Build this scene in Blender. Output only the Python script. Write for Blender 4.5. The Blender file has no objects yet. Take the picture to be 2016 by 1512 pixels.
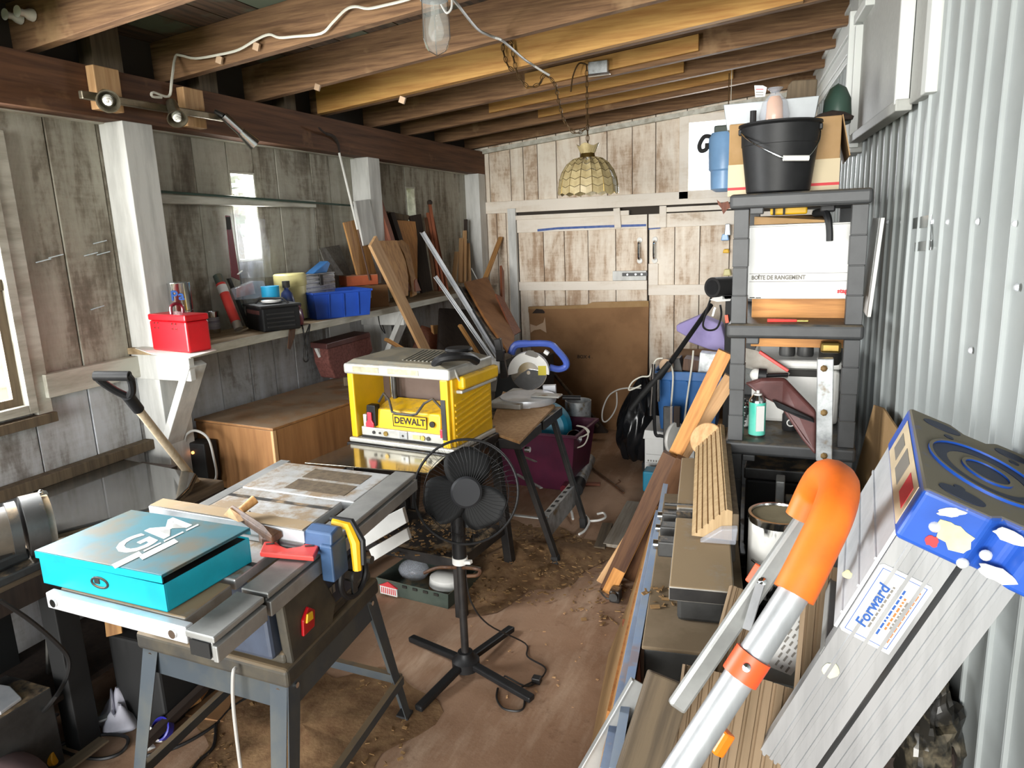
import bpy, bmesh, math, random
from mathutils import Vector as V, Matrix
random.seed(11)
sc = bpy.context.scene
COL = sc.collection
PI = math.pi

# ---------------------------------------------------------------- camera, world, light, exposure
F_PX, CXP, CYP, EYE = 1400.0, 1008.0, 756.0, 1.70
_p, _y, _r = math.radians(12.06), math.radians(21.9), math.radians(2.2)
FW = V((-math.sin(_y)*math.cos(_p), math.cos(_y)*math.cos(_p), -math.sin(_p)))
_r0 = V((math.cos(_y), math.sin(_y), 0)); _u0 = _r0.cross(FW)
RT = _r0*math.cos(_r) - _u0*math.sin(_r); UP = RT.cross(FW)
EYEP = V((0, 0, EYE))
cam_data = bpy.data.cameras.new('camera'); cam = bpy.data.objects.new('camera', cam_data); COL.objects.link(cam)
cam_data.sensor_width = 36.0; cam_data.lens = 36.0*F_PX/2016.0; cam_data.clip_start = 0.02
_m = Matrix((RT, UP, -FW)).transposed().to_4x4(); _m.translation = EYEP
cam.matrix_world = _m; sc.camera = cam

w = bpy.data.worlds.new('overcast_sky'); sc.world = w; w.use_nodes = True
_bg = w.node_tree.nodes['Background']
_bg.inputs[0].default_value = (0.86, 0.93, 1.0, 1); _bg.inputs[1].default_value = 2.4
def daylight(name, loc, rot, sx, sy, watts, col=(1, .985, .95)):
    d = bpy.data.lights.new(name, 'AREA'); o = bpy.data.objects.new(name, d); COL.objects.link(o)
    d.shape = 'RECTANGLE'; d.size = sx; d.size_y = sy; d.energy = watts; d.color = col; o.location = loc; o.rotation_euler = [math.radians(a) for a in rot]
daylight('doorway_daylight', (-1.1, -11.0, 2.0), (90, 0, 0), 7.0, 4.0, 2500)
daylight('back_window_daylight', (-.62, 6.55, 2.40), (-90, 0, 0), 1.1, 1.1, 160, (.95, .98, 1))
daylight('left_window_daylight', (-2.80, 1.29, 1.6), (90, 0, -90), .90, .90, 130, (.97, .99, 1))
daylight('slot_window_daylight', (-2.78, 3.09, 1.84), (90, 0, -90), .16, .42, 8, (.95, .98, 1))
sc.view_settings.view_transform = 'Standard'; sc.view_settings.look = 'None'
sc.view_settings.gamma = 1; sc.view_settings.use_curve_mapping = False
sc.view_settings.exposure = 0.2
sc.cycles.max_bounces = 8; sc.cycles.diffuse_bounces = 5; sc.cycles.glossy_bounces = 4; sc.cycles.transmission_bounces = 6
sc.cycles.caustics_reflective = False; sc.cycles.caustics_refractive = False

# ---------------------------------------------------------------- measuring: where a sight line of the photograph meets a real plane
def ray(px, py): return FW + RT*((px-CXP)/F_PX) - UP*((py-CYP)/F_PX)
def AX(px, py, c): d = ray(px, py); return EYEP + d*(c/d.x)
def AY(px, py, c): d = ray(px, py); return EYEP + d*(c/d.y)
def AZ(px, py, c): d = ray(px, py); return EYEP + d*((c-EYE)/d.z)
def AP(px, py, p, n):
    d = ray(px, py); n = V(n); return EYEP + d*((V(p)-EYEP).dot(n)/d.dot(n))

# ---------------------------------------------------------------- materials
def C(h, a=1.0):
    h = h.lstrip('#'); o = []
    for i in (0, 2, 4):
        c = int(h[i:i+2], 16)/255; o.append(c/12.92 if c <= .04045 else ((c+.055)/1.055)**2.4)
    return (*o, a)
class NT:
    def __init__(s, name):
        s.m = bpy.data.materials.new(name); s.m.use_nodes = True; s.n = s.m.node_tree.nodes; s.l = s.m.node_tree.links
        s.b = s.n['Principled BSDF']; s._c = None
    def put(s, sock, val):
        if isinstance(val, bpy.types.NodeSocket): s.l.new(val, sock)
        else: sock.default_value = val
    def vec(s, stretch=(1, 1, 1), rnd=True):
        if s._c is None:
            tc = s.n.new('ShaderNodeTexCoord'); s._c = tc.outputs['Object']
            if rnd:
                oi = s.n.new('ShaderNodeObjectInfo'); mu = s.n.new('ShaderNodeMath'); mu.operation = 'MULTIPLY'; mu.inputs[1].default_value = 53.0
                s.l.new(oi.outputs['Random'], mu.inputs[0]); ad = s.n.new('ShaderNodeVectorMath'); ad.operation = 'ADD'
                s.l.new(s._c, ad.inputs[0]); s.l.new(mu.outputs[0], ad.inputs[1]); s._c = ad.outputs[0]
        mp = s.n.new('ShaderNodeMapping'); s.l.new(s._c, mp.inputs[0]); mp.inputs['Scale'].default_value = stretch
        return mp.outputs[0]
    def noise(s, scale=5, stretch=(1, 1, 1), detail=5, rough=.6, dist=0):
        t = s.n.new('ShaderNodeTexNoise'); s.l.new(s.vec(stretch), t.inputs['Vector'])
        t.inputs['Scale'].default_value = scale; t.inputs['Detail'].default_value = detail; t.inputs['Roughness'].default_value = rough; t.inputs['Distortion'].default_value = dist
        return t.outputs[0]
    def ramp(s, fac, lo, hi, a=0.0, b=1.0):
        t = s.n.new('ShaderNodeMapRange'); s.put(t.inputs[0], fac)
        for i, v in enumerate((lo, hi, a, b)): t.inputs[i+1].default_value = v
        return t.outputs[0]
    def mix(s, fac, a, b, mode='MIX'):
        t = s.n.new('ShaderNodeMix'); t.data_type = 'RGBA'; t.blend_type = mode
        s.put(t.inputs[0], fac); s.put(t.inputs[6], a); s.put(t.inputs[7], b); return t.outputs[2]
    def math(s, op, a, b=0.0):
        t = s.n.new('ShaderNodeMath'); t.operation = op; s.put(t.inputs[0], a); s.put(t.inputs[1], b); return t.outputs[0]
    def bump(s, h, strength=.3, dist=.004):
        t = s.n.new('ShaderNodeBump'); s.l.new(h, t.inputs['Height']); t.inputs['Strength'].default_value = strength; t.inputs['Distance'].default_value = dist
        s.l.new(t.outputs[0], s.b.inputs['Normal'])
    def up(s):
        g = s.n.new('ShaderNodeNewGeometry'); x = s.n.new('ShaderNodeSeparateXYZ'); s.l.new(g.outputs['Normal'], x.inputs[0]); return x.outputs[2]
def mat(name, c1, c2=None, scale=8, stretch=(1, 1, 1), lo=.4, hi=.65, rough=.6, metal=0, bump=0, bscale=None, dust=0, dustc='#9a8263', spec=None, detail=5, dist=0, c3=None, s3=3, lo3=.55, hi3=.62):
    t = NT(name); col = C(c1)
    if c2: nf = t.noise(scale, stretch, detail, .62, dist); col = t.mix(t.ramp(nf, lo, hi), C(c1), C(c2))
    if c3: col = t.mix(t.ramp(t.noise(s3, (1, 1, 1), 4), lo3, hi3), col, C(c3))
    if bump: t.bump(t.noise(bscale or scale*2, stretch, 4), bump)
    ro = rough; me = metal
    if dust:
        f = t.math('MULTIPLY', t.ramp(t.up(), .45, .9), t.ramp(t.noise(9, (1, 1, 1), 6, .7), .62-.5*dust, .72-.3*dust))
        col = t.mix(f, col, C(dustc)); 
        if metal: me = t.math('MULTIPLY', t.math('SUBTRACT', 1.0, f), metal)
        ro = t.math('MAXIMUM', t.math('MULTIPLY', f, .95), rough)
    t.put(t.b.inputs['Base Color'], col); t.put(t.b.inputs['Roughness'], ro); t.put(t.b.inputs['Metallic'], me)
    if spec is not None: t.b.inputs['Specular IOR Level'].default_value = spec
    return t.m
def glassy(name, c='#ffffff', rough=.02, alpha=.18, ior=1.45):
    t = NT(name); t.b.inputs['Base Color'].default_value = C(c); t.b.inputs['Roughness'].default_value = rough; t.b.inputs['Alpha'].default_value = alpha; t.b.inputs['IOR'].default_value = ior
    return t.m
def emit(name, c, s):
    t = NT(name); t.b.inputs['Base Color'].default_value = C(c); t.b.inputs['Emission Color'].default_value = C(c); t.b.inputs['Emission Strength'].default_value = s; return t.m
def whitewash(name, white, mid, dark, cover, zaxis=2):
    t = NT(name); st = [5, 5, 5]; st[zaxis] = .55; st2 = [1.5, 1.5, 1.5]; st2[zaxis] = .6; st3 = [.6, .6, .6]; st3[zaxis] = 9
    a = t.noise(2.6, st, 6, .68, .5); b = t.noise(1.9, st2, 6, .66, .8); c = t.noise(7, st3, 3, .5, .4); e = t.noise(26, (1, 1, 1), 4, .7)
    f = t.math('ADD', t.math('MULTIPLY', a, .40), t.math('ADD', t.math('MULTIPLY', b, .62), t.math('ADD', t.math('MULTIPLY', c, .07), t.math('MULTIPLY', e, .14))))
    f = t.math('ADD', f, cover)
    col = t.mix(t.ramp(f, .48, .62), C(dark), C(mid)); col = t.mix(t.ramp(f, .56, .72), col, C(white))
    t.put(t.b.inputs['Base Color'], col); t.b.inputs['Roughness'].default_value = .85; t.b.inputs['Specular IOR Level'].default_value = .25
    t.bump(f, .25, .004); return t.m
WZ = (9, 9, .55)
M = {}
M['wash_left'] = whitewash('whitewashed_boards_left', '#b3b0a3', '#989284', '#675e52', .0)
M['wash_low'] = whitewash('whitewashed_boards_low', '#c2c4c8', '#a3a19e', '#716a64', .02)
M['wash_back'] = whitewash('whitewashed_boards_back', '#e6dccd', '#cbb8a3', '#9a7d63', .015)
M['wash_rail'] = whitewash('whitewashed_rail_back', '#e6ddd0', '#d6c8b6', '#a88f76', .10, 0)
M['white_post'] = mat('white_painted_post', '#d5d5d1', '#b9b9b5', 5, (3, 3, .5), rough=.7, bump=.1)
M['white_rail'] = mat('white_painted_rail', '#c6c4b8', '#a19c8e', 6, (3, .5, 3), rough=.75, bump=.1)
M['backing'] = mat('wall_backing', '#3a332c', rough=.9)
M['rafter'] = mat('rafter_brown_wood', '#8c6a4a', '#5b3f29', 7, (.5, 9, 9), .35, .68, .85, bump=.3, c3='#a2825f', s3=4, lo3=.6, hi3=.75)
M['beam'] = mat('beam_brown_wood', '#6e4a31', '#452b1c', 5, (7, 7, .35), .35, .68, .8, bump=.3, c3='#8a6645', s3=5, lo3=.62, hi3=.8)
M['deck'] = mat('roof_deck_boards', '#594431', '#33291f', 6, (9, .6, 9), rough=.9, bump=.2, c3='#56604f', s3=1.6, lo3=.52, hi3=.6)
M['yellow_wood'] = mat('yellow_sister_board', '#c99a55', '#a87338', 6, (.5, 9, 9), .38, .7, .7, bump=.15, c3='#7c8a63', s3=2.2, lo3=.68, hi3=.78)
M['steel_wall'] = mat('galvanized_wall_steel', '#9ea3a2', '#959a99', 3, (1, 1, 1), rough=.5, metal=.1)
M['grey_panel'] = mat('grey_vent_panel', '#a2a29d', '#9b9b96', 40, rough=.6)
M['white_flange'] = mat('pale_flange', '#cfd1cd', rough=.5)
M['floor'] = None
def floor_mat():
    t = NT('plywood_floor_with_sawdust'); t._c = None
    n1 = t.noise(1.1, (1, 1, 1), 6, .65, .4); n2 = t.noise(9, (1, 1, 1), 6, .75); n3 = t.noise(3.0, (2.2, .5, 1), 5, .7)
    col = t.mix(t.ramp(n1, .35, .68), C('#b3937a'), C('#94735a')); col = t.mix(t.ramp(n3, .5, .75), col, C('#c2a78f')); col = t.mix(t.ramp(n2, .58, .74, 0, .6), col, C('#6e4f3b'))
    t.put(t.b.inputs['Base Color'], col); t.b.inputs['Roughness'].default_value = .9; t.b.inputs['Specular IOR Level'].default_value = .2; t.bump(n2, .3, .006); return t.m
M['floor'] = floor_mat()
# object materials
M['black_plastic'] = mat('black_plastic', '#1d1d1e', '#171718', 20, rough=.5, spec=.3)
M['black_metal'] = mat('black_painted_metal', '#1d1c1c', '#2e2b29', 14, rough=.45, dust=.25)
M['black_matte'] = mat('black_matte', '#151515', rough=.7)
M['dark_rubber'] = mat('dark_rubber', '#232222', rough=.8)
M['shelf_black'] = mat('black_resin_shelf', '#3a3b3c', '#2e2f30', 9, rough=.5, dust=.35, dustc='#6f6351')
M['alu'] = mat('aluminium', '#b2b4b6', '#9fa1a3', 6, (4, 4, .3), rough=.4, metal=.5)
M['alu_dull'] = mat('dull_aluminium', '#a9aaa8', '#8e8f8d', 5, rough=.5, metal=.55, c3='#b8b0a0', s3=9, lo3=.68, hi3=.72)
M['alu_white'] = mat('bright_aluminium', '#e4e6ea', '#c9cdd2', 6, rough=.35, metal=.35)
M['chrome'] = mat('chrome', '#d6d8d8', rough=.15, metal=1)
M['steel_dark'] = mat('dark_steel', '#4b4b4a', '#383736', 8, rough=.5, metal=.5, dust=.3)
M['cast_iron'] = mat('dusty_cast_metal', '#a09b92', '#857d72', 8, rough=.55, metal=.2, dust=.9, dustc='#9c8667')
M['saw_top'] = mat('dusty_saw_table', '#c2c4c6', '#a9aaa8', 6, (1, 1, 1), rough=.42, metal=.3, dust=.42, dustc='#8d7a62')
M['saw_blue'] = mat('blue_grey_saw_body', '#3d4657', '#333a48', 8, rough=.6, dust=.8, dustc='#7a684f')
M['saw_dark'] = mat('charcoal_saw_plastic', '#33312d', '#4b4538', 7, rough=.65, dust=.8, dustc='#7a684f')
M['saw_leg'] = mat('grey_saw_stand', '#394148', '#4a4d4b', 6, rough=.6, dust=.7, dustc='#7a684f')
M['teal'] = mat('teal_painted_steel', '#16b2c8', '#149fb4', 6, rough=.4)
M['teal_lid'] = mat('worn_teal_lid', '#296976', '#285e69', 5, rough=.55, c3='#5c5a4c', s3=6, lo3=.46, hi3=.64)
M['red'] = mat('red_paint', '#c2101c', '#a90d18', 6, rough=.35)
M['red_plastic'] = mat('red_plastic', '#d8463f', '#c9403b', 9, rough=.4)
M['orange'] = mat('orange_foam', '#f0731c', '#d8611a', 7, rough=.55, c3='#a35526', s3=5, lo3=.64, hi3=.8)
M['orange_plastic'] = mat('orange_plastic', '#ee5526', rough=.45)
M['yellow'] = mat('yellow_tool_plastic', '#e9bb18', '#dcae14', 7, rough=.42, dust=.3, dustc='#a08250')
M['yellow_flat'] = mat('yellow_plastic', '#e6b416', rough=.5)
M['red_pink'] = mat('red_switch', '#d2404f', rough=.4)
M['planer_grey'] = mat('planer_silver_casting', '#c9c9c4', '#b3b2ab', 7, rough=.45, metal=.3, dust=.25)
M['planer_top'] = mat('planer_dusty_top', '#6f6d63', '#5a584f', 9, rough=.6, dust=.55, dustc='#857c68')
M['blue'] = mat('blue_plastic', '#2853b8', '#234aa8', 7, rough=.4)
M['blue_bin'] = mat('blue_tote_plastic', '#1f5f9f', '#1b568f', 6, rough=.45)
M['blue_saw'] = mat('blue_handle_plastic', '#4a62b8', '#4058a8', 7, rough=.35)
M['blue_cap'] = mat('blue_ladder_cap', '#2456b6', '#1f4ca4', 6, rough=.4, c3='#c9c8c0', s3=11, lo3=.66, hi3=.69, dust=1.0, dustc='#7d7767')
M['teal_blue'] = mat('teal_blue_plastic', '#1b87a8', '#1a7c9b', 5, rough=.4)
M['purple_tub'] = mat('wine_purple_tub', '#5a1636', '#4a1230', 6, rough=.5)
M['lavender'] = mat('lavender_fabric', '#a599c9', '#978bbd', 9, rough=.8)
M['light_blue'] = mat('light_blue_plastic', '#86b0dc', '#7da6d2', 8, rough=.35)
M['cyan'] = mat('cyan_plastic', '#2ba7d6', rough=.4)
M['maroon'] = mat('maroon_plastic', '#6a1f2b', rough=.25)
M['maroon_cloth'] = mat('maroon_vinyl', '#5d3734', '#4e2d2b', 12, rough=.5)
M['cream'] = mat('cream_plastic', '#d9cf92', '#cdc384', 8, rough=.45)
M['green_dark'] = mat('dark_green_plastic', '#33493f', rough=.45)
M['mint'] = mat('mint_label', '#4fc7b0', '#6ed5c0', 12, rough=.35)
M['white_plastic'] = mat('white_plastic', '#e6e5e0', '#dad9d4', 8, rough=.4)
M['white_cloth'] = mat('white_cloth', '#cfcdd6', '#b9b7c2', 9, rough=.9)
M['white_card'] = mat('white_cardboard', '#dcdcd9', '#d2d2cf', 6, rough=.7)
M['card'] = mat('brown_cardboard', '#a5845c', '#957549', 5, rough=.8)
M['card_dark'] = mat('dark_brown_cardboard', '#8c6743', '#7b5836', 4, rough=.8)
M['kraft_tape'] = mat('kraft_tape', '#c0a285', rough=.6)
M['paper'] = mat('white_paper', '#e4e2da', rough=.8)
M['plywood'] = mat('chest_plywood', '#9c7046', '#7d5633', 5, (5, 5, .5), .35, .7, .55, dust=.7, dustc='#877057')
M['wood'] = mat('light_wood', '#c79f72', '#b0865a', 6, WZ, rough=.7, bump=.1)
M['wood_mid'] = mat('tan_wood', '#b98a52', '#94673a', 6, WZ, rough=.65, bump=.1)
M['wood_dark'] = mat('dark_stained_wood', '#5e4029', '#43291a', 6, WZ, rough=.6, bump=.15)
M['wood_red'] = mat('reddish_wood', '#8a4f35', '#6f3b28', 6, WZ, rough=.6)
M['wood_orange'] = mat('orange_pine', '#c98d4a', '#a97035', 6, WZ, rough=.6)
M['wood_grey'] = mat('weathered_grey_wood', '#6a5b47', '#514536', 5, WZ, rough=.85, bump=.2)
M['wood_black'] = mat('blackened_wood', '#33261e', '#241a14', 6, WZ, rough=.8)
M['chipboard'] = mat('brown_hardboard', '#9b693c', '#86572f', 9, rough=.7)
M['decking'] = mat('tan_ribbed_decking', '#8a745a', '#77634a', 6, WZ, rough=.75)
M['fence_rib'] = mat('pale_ribbed_wood', '#c0a47c', '#ad9068', 6, WZ, rough=.7)
M['blue_strip'] = mat('pale_blue_paint', '#a9bcd6', '#8fa3c2', 7, rough=.7, c3='#b7b0b6', s3=5, lo3=.6, hi3=.64)
M['shovel_wood'] = mat('pale_handle_wood', '#c2b095', '#ab987c', 7, WZ, rough=.6)
M['smoke'] = glassy('smoked_acrylic', '#2b2b29', .05, .93)
M['pane'] = glassy('window_glass', '#ffffff', .02, .10)
M['clear'] = glassy('clear_glass', '#e8ece6', .03, .10)
M['baggie'] = glassy('clear_plastic_film', '#cfd4de', .12, .30)
M['capiz'] = mat('capiz_shell', '#9b8a63', '#b0a078', 30, rough=.4)
M['brass'] = mat('brass', '#8f7842', rough=.3, metal=.9)
M['nickel'] = mat('dull_nickel', '#8f8774', '#6f6857', 9, rough=.35, metal=.8)
M['cfl'] = mat('white_lamp_glass', '#f2f0e8', rough=.3)
M['cable_white'] = mat('white_cable', '#d6d3c6', rough=.5)
M['cable_grey'] = mat('grey_cable', '#a9a7a2', rough=.5)
M['cable_black'] = mat('black_cable', '#1c1b1b', rough=.5)
M['cable_brown'] = mat('brown_cord_chain', '#5b452b', rough=.5, metal=.4)
M['bag_black'] = mat('black_bin_bag', '#121315', '#1c1d20', 6, rough=.22)
M['green_plastic'] = mat('green_grey_plastic', '#4c564e', '#3f4a43', 8, rough=.6, dust=.4)
M['sawdust'] = mat('sawdust', '#8a6c4a', '#6b4c30', 22, lo=.35, hi=.7, rough=.95, bump=.6)
M['shaving'] = mat('wood_shaving', '#8f7049', '#74552f', 9, rough=.9)
M['galv'] = mat('galvanized_scrap', '#bcbfc0', '#8c8f90', 16, rough=.4, metal=.5, c3='#7f6a48', s3=8, lo3=.6, hi3=.68)
M['rust'] = mat('rusty_bolt', '#8a7046', '#6d5433', 20, rough=.7, metal=.3)
M['sponge'] = mat('peach_foam', '#d9a06f', '#c98f5f', 14, rough=.9)
M['ink'] = mat('black_print', '#26241f', rough=.7)
M['ink_red'] = mat('red_print', '#c63a3f', rough=.7)
M['ink_blue'] = mat('blue_print', '#25539b', rough=.7)
M['ink_grey'] = mat('grey_print', '#77736c', rough=.7)
M['ink_orange'] = mat('orange_print', '#d0703a', rough=.7)
M['yellow_label'] = mat('yellow_green_label', '#c9b91c', rough=.5)
M['blue_tape'] = mat('blue_painters_tape', '#3f5a9a', '#5a6ea3', 30, rough=.7)
M['siding'] = mat('cream_vinyl_siding', '#e8e4c0', rough=.6)
M['grass'] = mat('lawn', '#6f8050', '#53683c', 3, rough=.9)
M['leaf'] = mat('tree_foliage', '#55704a', '#3f5a38', 4, rough=.9)
M['lamp_glow'] = emit('orange_power_lamp', '#ff9a50', 4.0)

# ---------------------------------------------------------------- mesh builder
def frame(z, up=(0, 0, 1)):
    z = V(z).normalized(); up = V(up)
    if abs(z.dot(up.normalized())) > .99: up = V((1, 0, 0)) if abs(z.x) < .9 else V((0, 1, 0))
    x = up.cross(z).normalized(); y = z.cross(x); return Matrix((x, y, z)).transposed()
def xf(loc=(0, 0, 0), rz=0, rx=0, ry=0):
    return Matrix.Translation(loc) @ Matrix.Rotation(rz, 4, 'Z') @ Matrix.Rotation(ry, 4, 'Y') @ Matrix.Rotation(rx, 4, 'X')
class MB:
    def __init__(s): s.v = []; s.f = []; s.X = None
    def add(s, vs, fs, m=None):
        k = len(s.v); vs = [V(p) for p in vs]
        if m is not None: vs = [m @ p for p in vs]
        if s.X is not None: vs = [s.X @ p for p in vs]
        s.v += vs; s.f += [[i+k for i in f] for f in fs]; return s
    def box(s, c, d, m=None, top=None):
        x, y, z = d[0]/2, d[1]/2, d[2]/2; a, b = top or (1, 1); c = V(c)
        p = [V((i*x*(a if k > 0 else 1), j*y*(b if k > 0 else 1), k*z)) for k in (-1, 1) for j in (-1, 1) for i in (-1, 1)]
        if m is not None and len(m.col) == 3: p = [m @ q for q in p]; m = None
        return s.add([q+c for q in p], [(0, 2, 3, 1), (4, 5, 7, 6), (0, 1, 5, 4), (2, 6, 7, 3), (0, 4, 6, 2), (1, 3, 7, 5)], m)
    def b2(s, lo, hi, m=None):
        lo, hi = V(lo), V(hi); return s.box((lo+hi)/2, hi-lo, m)
    def bar(s, p0, p1, w, h, up=(0, 0, 1)):
        p0, p1 = V(p0), V(p1); R = frame(p1-p0, up); return s.box((p0+p1)/2, (w, h, (p1-p0).length), R)
    def hexa(s, p): return s.add(p, [(0, 3, 2, 1), (4, 5, 6, 7), (0, 1, 5, 4), (1, 2, 6, 5), (2, 3, 7, 6), (3, 0, 4, 7)])
    def cyl(s, p0, p1, r0, r1=None, n=16, cap=True):
        p0, p1 = V(p0), V(p1); r1 = r0 if r1 is None else r1; R = frame(p1-p0); vs = []
        for p, r in ((p0, r0), (p1, r1)): vs += [p + R @ V((r*math.cos(2*PI*i/n), r*math.sin(2*PI*i/n), 0)) for i in range(n)]
        fs = [(i, (i+1) % n, n+(i+1) % n, n+i) for i in range(n)]
        if cap: fs += [tuple(reversed(range(n))), tuple(range(n, 2*n))]
        return s.add(vs, fs)
    def tube(s, pts, r, n=6, closed=False):
        pts = [V(p) for p in pts]; N = len(pts); vs = []; rr = r if isinstance(r, (list, tuple)) else [r]*N; prev = None
        for i, p in enumerate(pts):
            a = pts[(i-1) % N] if (i or closed) else p; b = pts[(i+1) % N] if (i < N-1 or closed) else p; z = (b-a).normalized()
            if prev is None: R = frame(z); x = R.col[0]
            else: x = (prev - z*prev.dot(z)).normalized()
            prev = x; y = z.cross(x)
            vs += [p + x*(rr[i]*math.cos(2*PI*k/n)) + y*(rr[i]*math.sin(2*PI*k/n)) for k in range(n)]
        fs = []
        for i in range(N if closed else N-1):
            j = (i+1) % N; fs += [(i*n+k, i*n+(k+1) % n, j*n+(k+1) % n, j*n+k) for k in range(n)]
        if not closed: fs += [tuple(reversed(range(n))), tuple(range((N-1)*n, N*n))]
        return s.add(vs, fs)
    def lathe(s, prof, n=24, m=None, sx=1, sy=1):
        vs = []; K = len(prof)
        for r, z in prof: vs += [V((r*sx*math.cos(2*PI*i/n), r*sy*math.sin(2*PI*i/n), z)) for i in range(n)]
        fs = [(k*n+i, k*n+(i+1) % n, (k+1)*n+(i+1) % n, (k+1)*n+i) for k in range(K-1) for i in range(n)]
        fs += [tuple(reversed(range(n))), tuple(range((K-1)*n, K*n))]
        return s.add(vs, fs, m)
    def prism(s, poly, z0, z1, m=None):
        n = len(poly); vs = [V((x, y, z0)) for x, y in poly] + [V((x, y, z1)) for x, y in poly]
        return s.add(vs, [tuple(reversed(range(n))), tuple(range(n, 2*n))] + [(i, (i+1) % n, n+(i+1) % n, n+i) for i in range(n)], m)
    def sphere(s, c, r, n=14, k=8, sc_=(1, 1, 1)):
        prof = [(max(.0005, r*math.sin(PI*i/k)), -r*math.cos(PI*i/k)) for i in range(k+1)]
        m = Matrix.Translation(c) @ Matrix.Diagonal((*sc_, 1)); return s.lathe(prof, n, m)
    def slab(s, pts, off):
        n = len(pts); pts = [V(p) for p in pts]; off = V(off); vs = pts + [p+off for p in pts]
        return s.add(vs, [tuple(reversed(range(n))), tuple(range(n, 2*n))] + [(i, (i+1) % n, n+(i+1) % n, n+i) for i in range(n)])
    def grid(s, fn, nu, nv):
        vs = [fn(i/nu, j/nv) for j in range(nv+1) for i in range(nu+1)]; w_ = nu+1
        return s.add(vs, [(j*w_+i, j*w_+i+1, (j+1)*w_+i+1, (j+1)*w_+i) for j in range(nv) for i in range(nu)])
    def build(s, name, m, parent=None, bevel=0, smooth=False, org=None, seg=2, world=False, solid=0):
        o0 = V(org) if org is not None else (parent.location.copy() if (world and parent) else V((0, 0, 0)))
        me = bpy.data.meshes.new(name); me.from_pydata([tuple(p-o0) for p in s.v], [], s.f); me.validate()
        bm = bmesh.new(); bm.from_mesh(me); bmesh.ops.recalc_face_normals(bm, faces=bm.faces); bm.to_mesh(me); bm.free()
        me.materials.append(M[m] if isinstance(m, str) else m)
        if smooth:
            for p in me.polygons: p.use_smooth = True
            me.set_sharp_from_angle(angle=math.radians(smooth if smooth is not True else 40))
        o = bpy.data.objects.new(name, me); COL.objects.link(o)
        if parent is not None: o.parent = parent
        if org is not None: o.location = o0
        if solid:
            md = o.modifiers.new('thickness', 'SOLIDIFY'); md.thickness = solid; md.offset = 0
        if bevel:
            md = o.modifiers.new('edge', 'BEVEL'); md.width = bevel; md.segments = seg; md.limit_method = 'ANGLE'; md.angle_limit = math.radians(35)
        return o
def tag(o, label=None, cat=None, group=None, kind=None):
    if label: o['label'] = label
    if cat: o['category'] = cat
    if group: o['group'] = group
    if kind: o['kind'] = kind
    return o
def thing(name, label, cat, loc=(0, 0, 0), rz=0, group=None, mtx=None, kind=None):
    o = bpy.data.objects.new(name, None); COL.objects.link(o); o.empty_display_size = .05
    if mtx is not None: o.matrix_world = mtx
    else: o.location = loc; o.rotation_euler = (0, 0, rz)
    return tag(o, label, cat, group, kind)
def board(name, p0, p1, w_, t_, m, up=(0, 0, 1), label=None, cat=None, group=None, parent=None, bevel=.0015, poly=None):
    """a straight piece whose own z axis runs along its length"""
    p0, p1 = V(p0), V(p1); L = (p1-p0).length; R = frame(p1-p0, up)
    b = MB()
    if poly: b.prism(poly, 0, L)
    else: b.box((0, 0, L/2), (w_, t_, L))
    o = b.build(name, m, parent, bevel=bevel); mm = R.to_4x4(); mm.translation = p0; o.matrix_world = mm
    if parent is not None: o.parent = parent; o.matrix_basis = parent.matrix_basis.inverted() @ mm
    return tag(o, label, cat, group)
def smoothpts(pts, k=6, closed=False):
    P = [V(p) for p in pts]; n = len(P); out = []
    g = (lambda i: P[i % n]) if closed else (lambda i: P[max(0, min(n-1, i))])
    for i in range(n if closed else n-1):
        a, b, c, d = g(i-1), g(i), g(i+1), g(i+2)
        for j in range(k):
            t = j/k; out.append(.5*((2*b)+(c-a)*t+(2*a-5*b+4*c-d)*t*t+(3*b-a-3*c+d)*t**3))
    if not closed: out.append(P[-1])
    return out
def text(name, s, size, m, parent, mtx, bold=.0, depth=.0006, shear=0, sx=1.0, align='CENTER'):
    cu = bpy.data.curves.new(name, 'FONT'); cu.body = s; cu.size = size; cu.extrude = depth; cu.offset = bold; cu.shear = shear; cu.align_x = align; cu.align_y = 'CENTER'; cu.resolution_u = 3
    t = bpy.data.objects.new(name, cu); COL.objects.link(t)
    dg = bpy.context.evaluated_depsgraph_get(); me = bpy.data.meshes.new_from_object(t.evaluated_get(dg)); bpy.data.objects.remove(t)
    me.materials.clear(); me.materials.append(M[m]); o = bpy.data.objects.new(name, me); COL.objects.link(o)
    if parent is not None: o.parent = parent
    o.matrix_basis = mtx @ Matrix.Diagonal((sx, 1, 1, 1)); return o
def facing(loc, n, up=(0, 0, 1)):
    """matrix whose +z looks along n and +y is as near up as can be: for lettering on a face"""
    z = V(n).normalized(); x = V(up).cross(z).normalized(); y = z.cross(x)
    m = Matrix((x, y, z)).transposed().to_4x4(); m.translation = V(loc); return m
def copy_thing(o, parent=None):
    c = o.copy(); COL.objects.link(c)
    if parent is not None: c.parent = parent
    for ch in list(o.children): copy_thing(ch, c)
    return c
# ---------------------------------------------------------------- the shed itself
LX, BY = -2.72, 6.0            # board face of the left wall, board face of the back wall
def rwx(y): return .56-.077*y  # the steel wall runs slightly askew
fl = MB().grid(lambda u, v: V((-3.0+3.8*u, -1.6+7.9*v, .004*math.sin(9*u*3.8)*math.sin(5*v*7.9))), 30, 60).build('floor', 'floor'); tag(fl, kind='structure')
MB().b2((-40, -40, -.3), (40, 40, -.12)).build('lawn_ground', 'grass')
tag(bpy.data.objects['lawn_ground'], kind='structure')

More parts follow.
